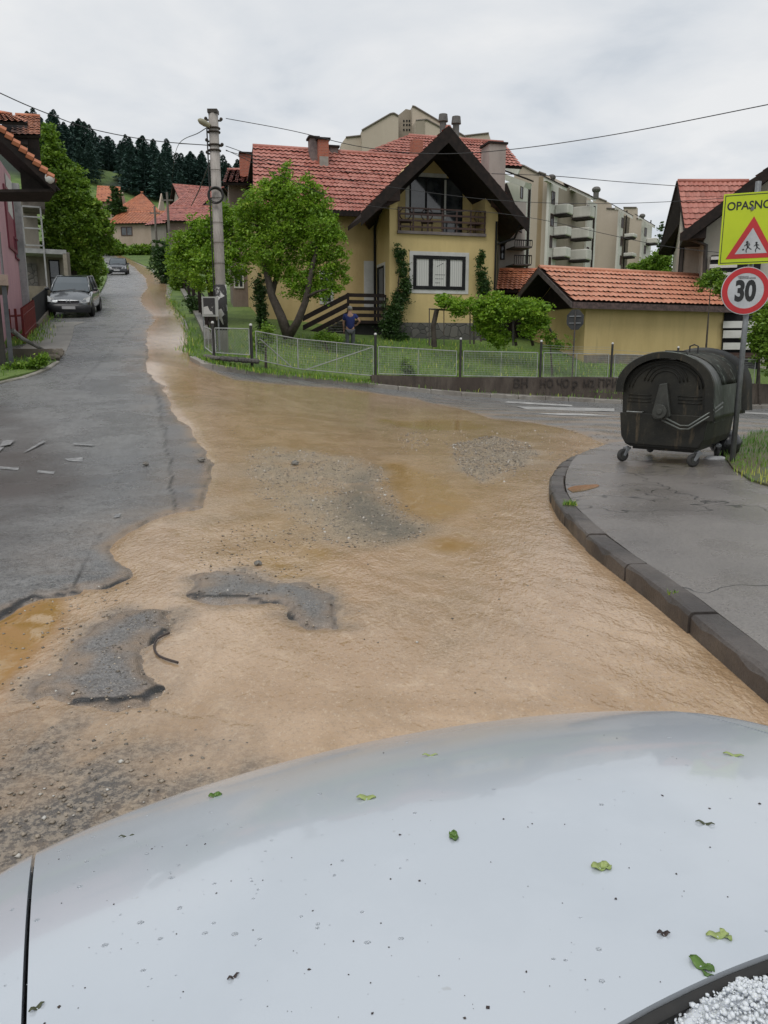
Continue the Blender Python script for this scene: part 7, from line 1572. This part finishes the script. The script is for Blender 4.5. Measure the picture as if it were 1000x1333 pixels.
skin('t_shirt', V, E, RR, M('blue_cotton', (.022, .035, .16), (.018, .028, .12), 5, .85), man)
V = []; E = []; RR = []; a = add((0, 0, .92), (.16, .12))
for s in (-1, 1): k = add((s*.095, 0, .84), .10, a); k2 = add((s*.11, .02+.02*s, .50), .078, k); add((s*.12, -.02+.03*s, .11), .062, k2)
skin('trousers', V, E, RR, M('grey_cotton', (.13, .135, .14), (.09, .095, .1), 5, .9), man)
MB().ball((0, .015, 1.665), (.092, .105, .095), 14, 9).build('hair', M('grey_hair', (.30, .29, .27), (.2, .19, .18), 30, .8, .5, 90), man, smooth=True)
fc = MB().ball((0, .135, 1.625), (.013, .02, .022)).ball((-.032, .118, 1.655), (.012, .008, .008)).ball((.032, .118, 1.655), (.012, .008, .008)).ball((0, .12, 1.585), (.025, .008, .006)); fc.build('face', M('face_detail', (.3, .16, .12)), man, smooth=True)
for s in (-1, 1): MB().ball((s*.092, .03, 1.63), (.012, .022, .032)).build('ear', skinm, man, smooth=True); MB().ball((s*.13, .06, .045), (.05, .14, .05)).build('shoe', blackp, man, smooth=True)
tag(MB().slab([Vector((-.5, -.4, 0)), Vector((.5, -.4, 0)), Vector((.5, .5, 0)), Vector((-.5, .5, 0))], max(.05, gz-mz0+.1)).build('paving_slab', MC['footway']), 'flat paving slab under the standing person', 'slab').location = (mp.x, YM, gz+.0)

# ---------------------------------------------------------------- camera, light, world
cam = bpy.data.cameras.new('camera'); co = bpy.data.objects.new('camera', cam); C.objects.link(co)
co.location = (0, 0, CAMH); co.rotation_euler = (math.pi/2-PITCH, 0, 0)
cam.sensor_fit = 'HORIZONTAL'; cam.sensor_width = 36; cam.lens = 36; cam.clip_start = .02; cam.clip_end = 3000
bpy.context.scene.camera = co
SUNEL, SUNAZ = R(58), R(200)
sl = bpy.data.lights.new('sun', 'SUN'); sl.energy = 1.35; sl.angle = R(30); sl.color = (1, .97, .92)
so = bpy.data.objects.new('sun', sl); C.objects.link(so)
dv = Vector((math.cos(SUNEL)*math.sin(SUNAZ), math.cos(SUNEL)*math.cos(SUNAZ), math.sin(SUNEL)))
so.rotation_euler = dv.to_track_quat('Z', 'Y').to_euler()
w = bpy.data.worlds.new('World'); bpy.context.scene.world = w; w.use_nodes = True; nt = w.node_tree; nt.nodes.clear()
N = lambda ty, **k: [(setattr(x, a, b)) or x for x in [nt.nodes.new(ty)] for a, b in (k or {'label': ''}).items()][0]
out = N('ShaderNodeOutputWorld'); sky = N('ShaderNodeTexSky', sky_type='NISHITA'); sky.sun_disc = False; sky.sun_elevation = SUNEL; sky.sun_rotation = SUNAZ
b1 = N('ShaderNodeBackground'); b1.inputs[1].default_value = .06; nt.links.new(sky.outputs[0], b1.inputs[0])
tc = N('ShaderNodeTexCoord'); sx = N('ShaderNodeSeparateXYZ'); nt.links.new(tc.outputs['Generated'], sx.inputs[0])
# project the direction on a cloud layer: xy / (z + .15)
ad = N('ShaderNodeMath', operation='ADD'); nt.links.new(sx.outputs[2], ad.inputs[0]); ad.inputs[1].default_value = .16
mx = N('ShaderNodeMath', operation='MAXIMUM'); nt.links.new(ad.outputs[0], mx.inputs[0]); mx.inputs[1].default_value = .06
dx = N('ShaderNodeMath', operation='DIVIDE'); nt.links.new(sx.outputs[0], dx.inputs[0]); nt.links.new(mx.outputs[0], dx.inputs[1])
dy = N('ShaderNodeMath', operation='DIVIDE'); nt.links.new(sx.outputs[1], dy.inputs[0]); nt.links.new(mx.outputs[0], dy.inputs[1])
cb = N('ShaderNodeCombineXYZ'); nt.links.new(dx.outputs[0], cb.inputs[0]); nt.links.new(dy.outputs[0], cb.inputs[1])
n1 = N('ShaderNodeTexNoise'); n1.inputs['Scale'].default_value = 1.5; n1.inputs['Detail'].default_value = 7; n1.inputs['Roughness'].default_value = .52; n1.inputs['Distortion'].default_value = .25; nt.links.new(cb.outputs[0], n1.inputs['Vector'])
cr = N('ShaderNodeValToRGB'); nt.links.new(n1.outputs[0], cr.inputs[0])
e = cr.color_ramp.elements; e[0].position = .34; e[0].color = (.53, .58, .64, 1); e[1].position = .62; e[1].color = (.80, .81, .82, 1)
q = e.new(.46); q.color = (.68, .71, .745, 1)
b2 = N('ShaderNodeBackground'); b2.inputs[1].default_value = 1.0; nt.links.new(cr.outputs[0], b2.inputs[0])
ms = N('ShaderNodeMixShader'); ms.inputs[0].default_value = .93; nt.links.new(b1.outputs[0], ms.inputs[1]); nt.links.new(b2.outputs[0], ms.inputs[2]); nt.links.new(ms.outputs[0], out.inputs[0])
sc = bpy.context.scene; sc.view_settings.view_transform = 'Standard'; sc.view_settings.look = 'None'; sc.view_settings.exposure = .12; sc.view_settings.gamma = 1
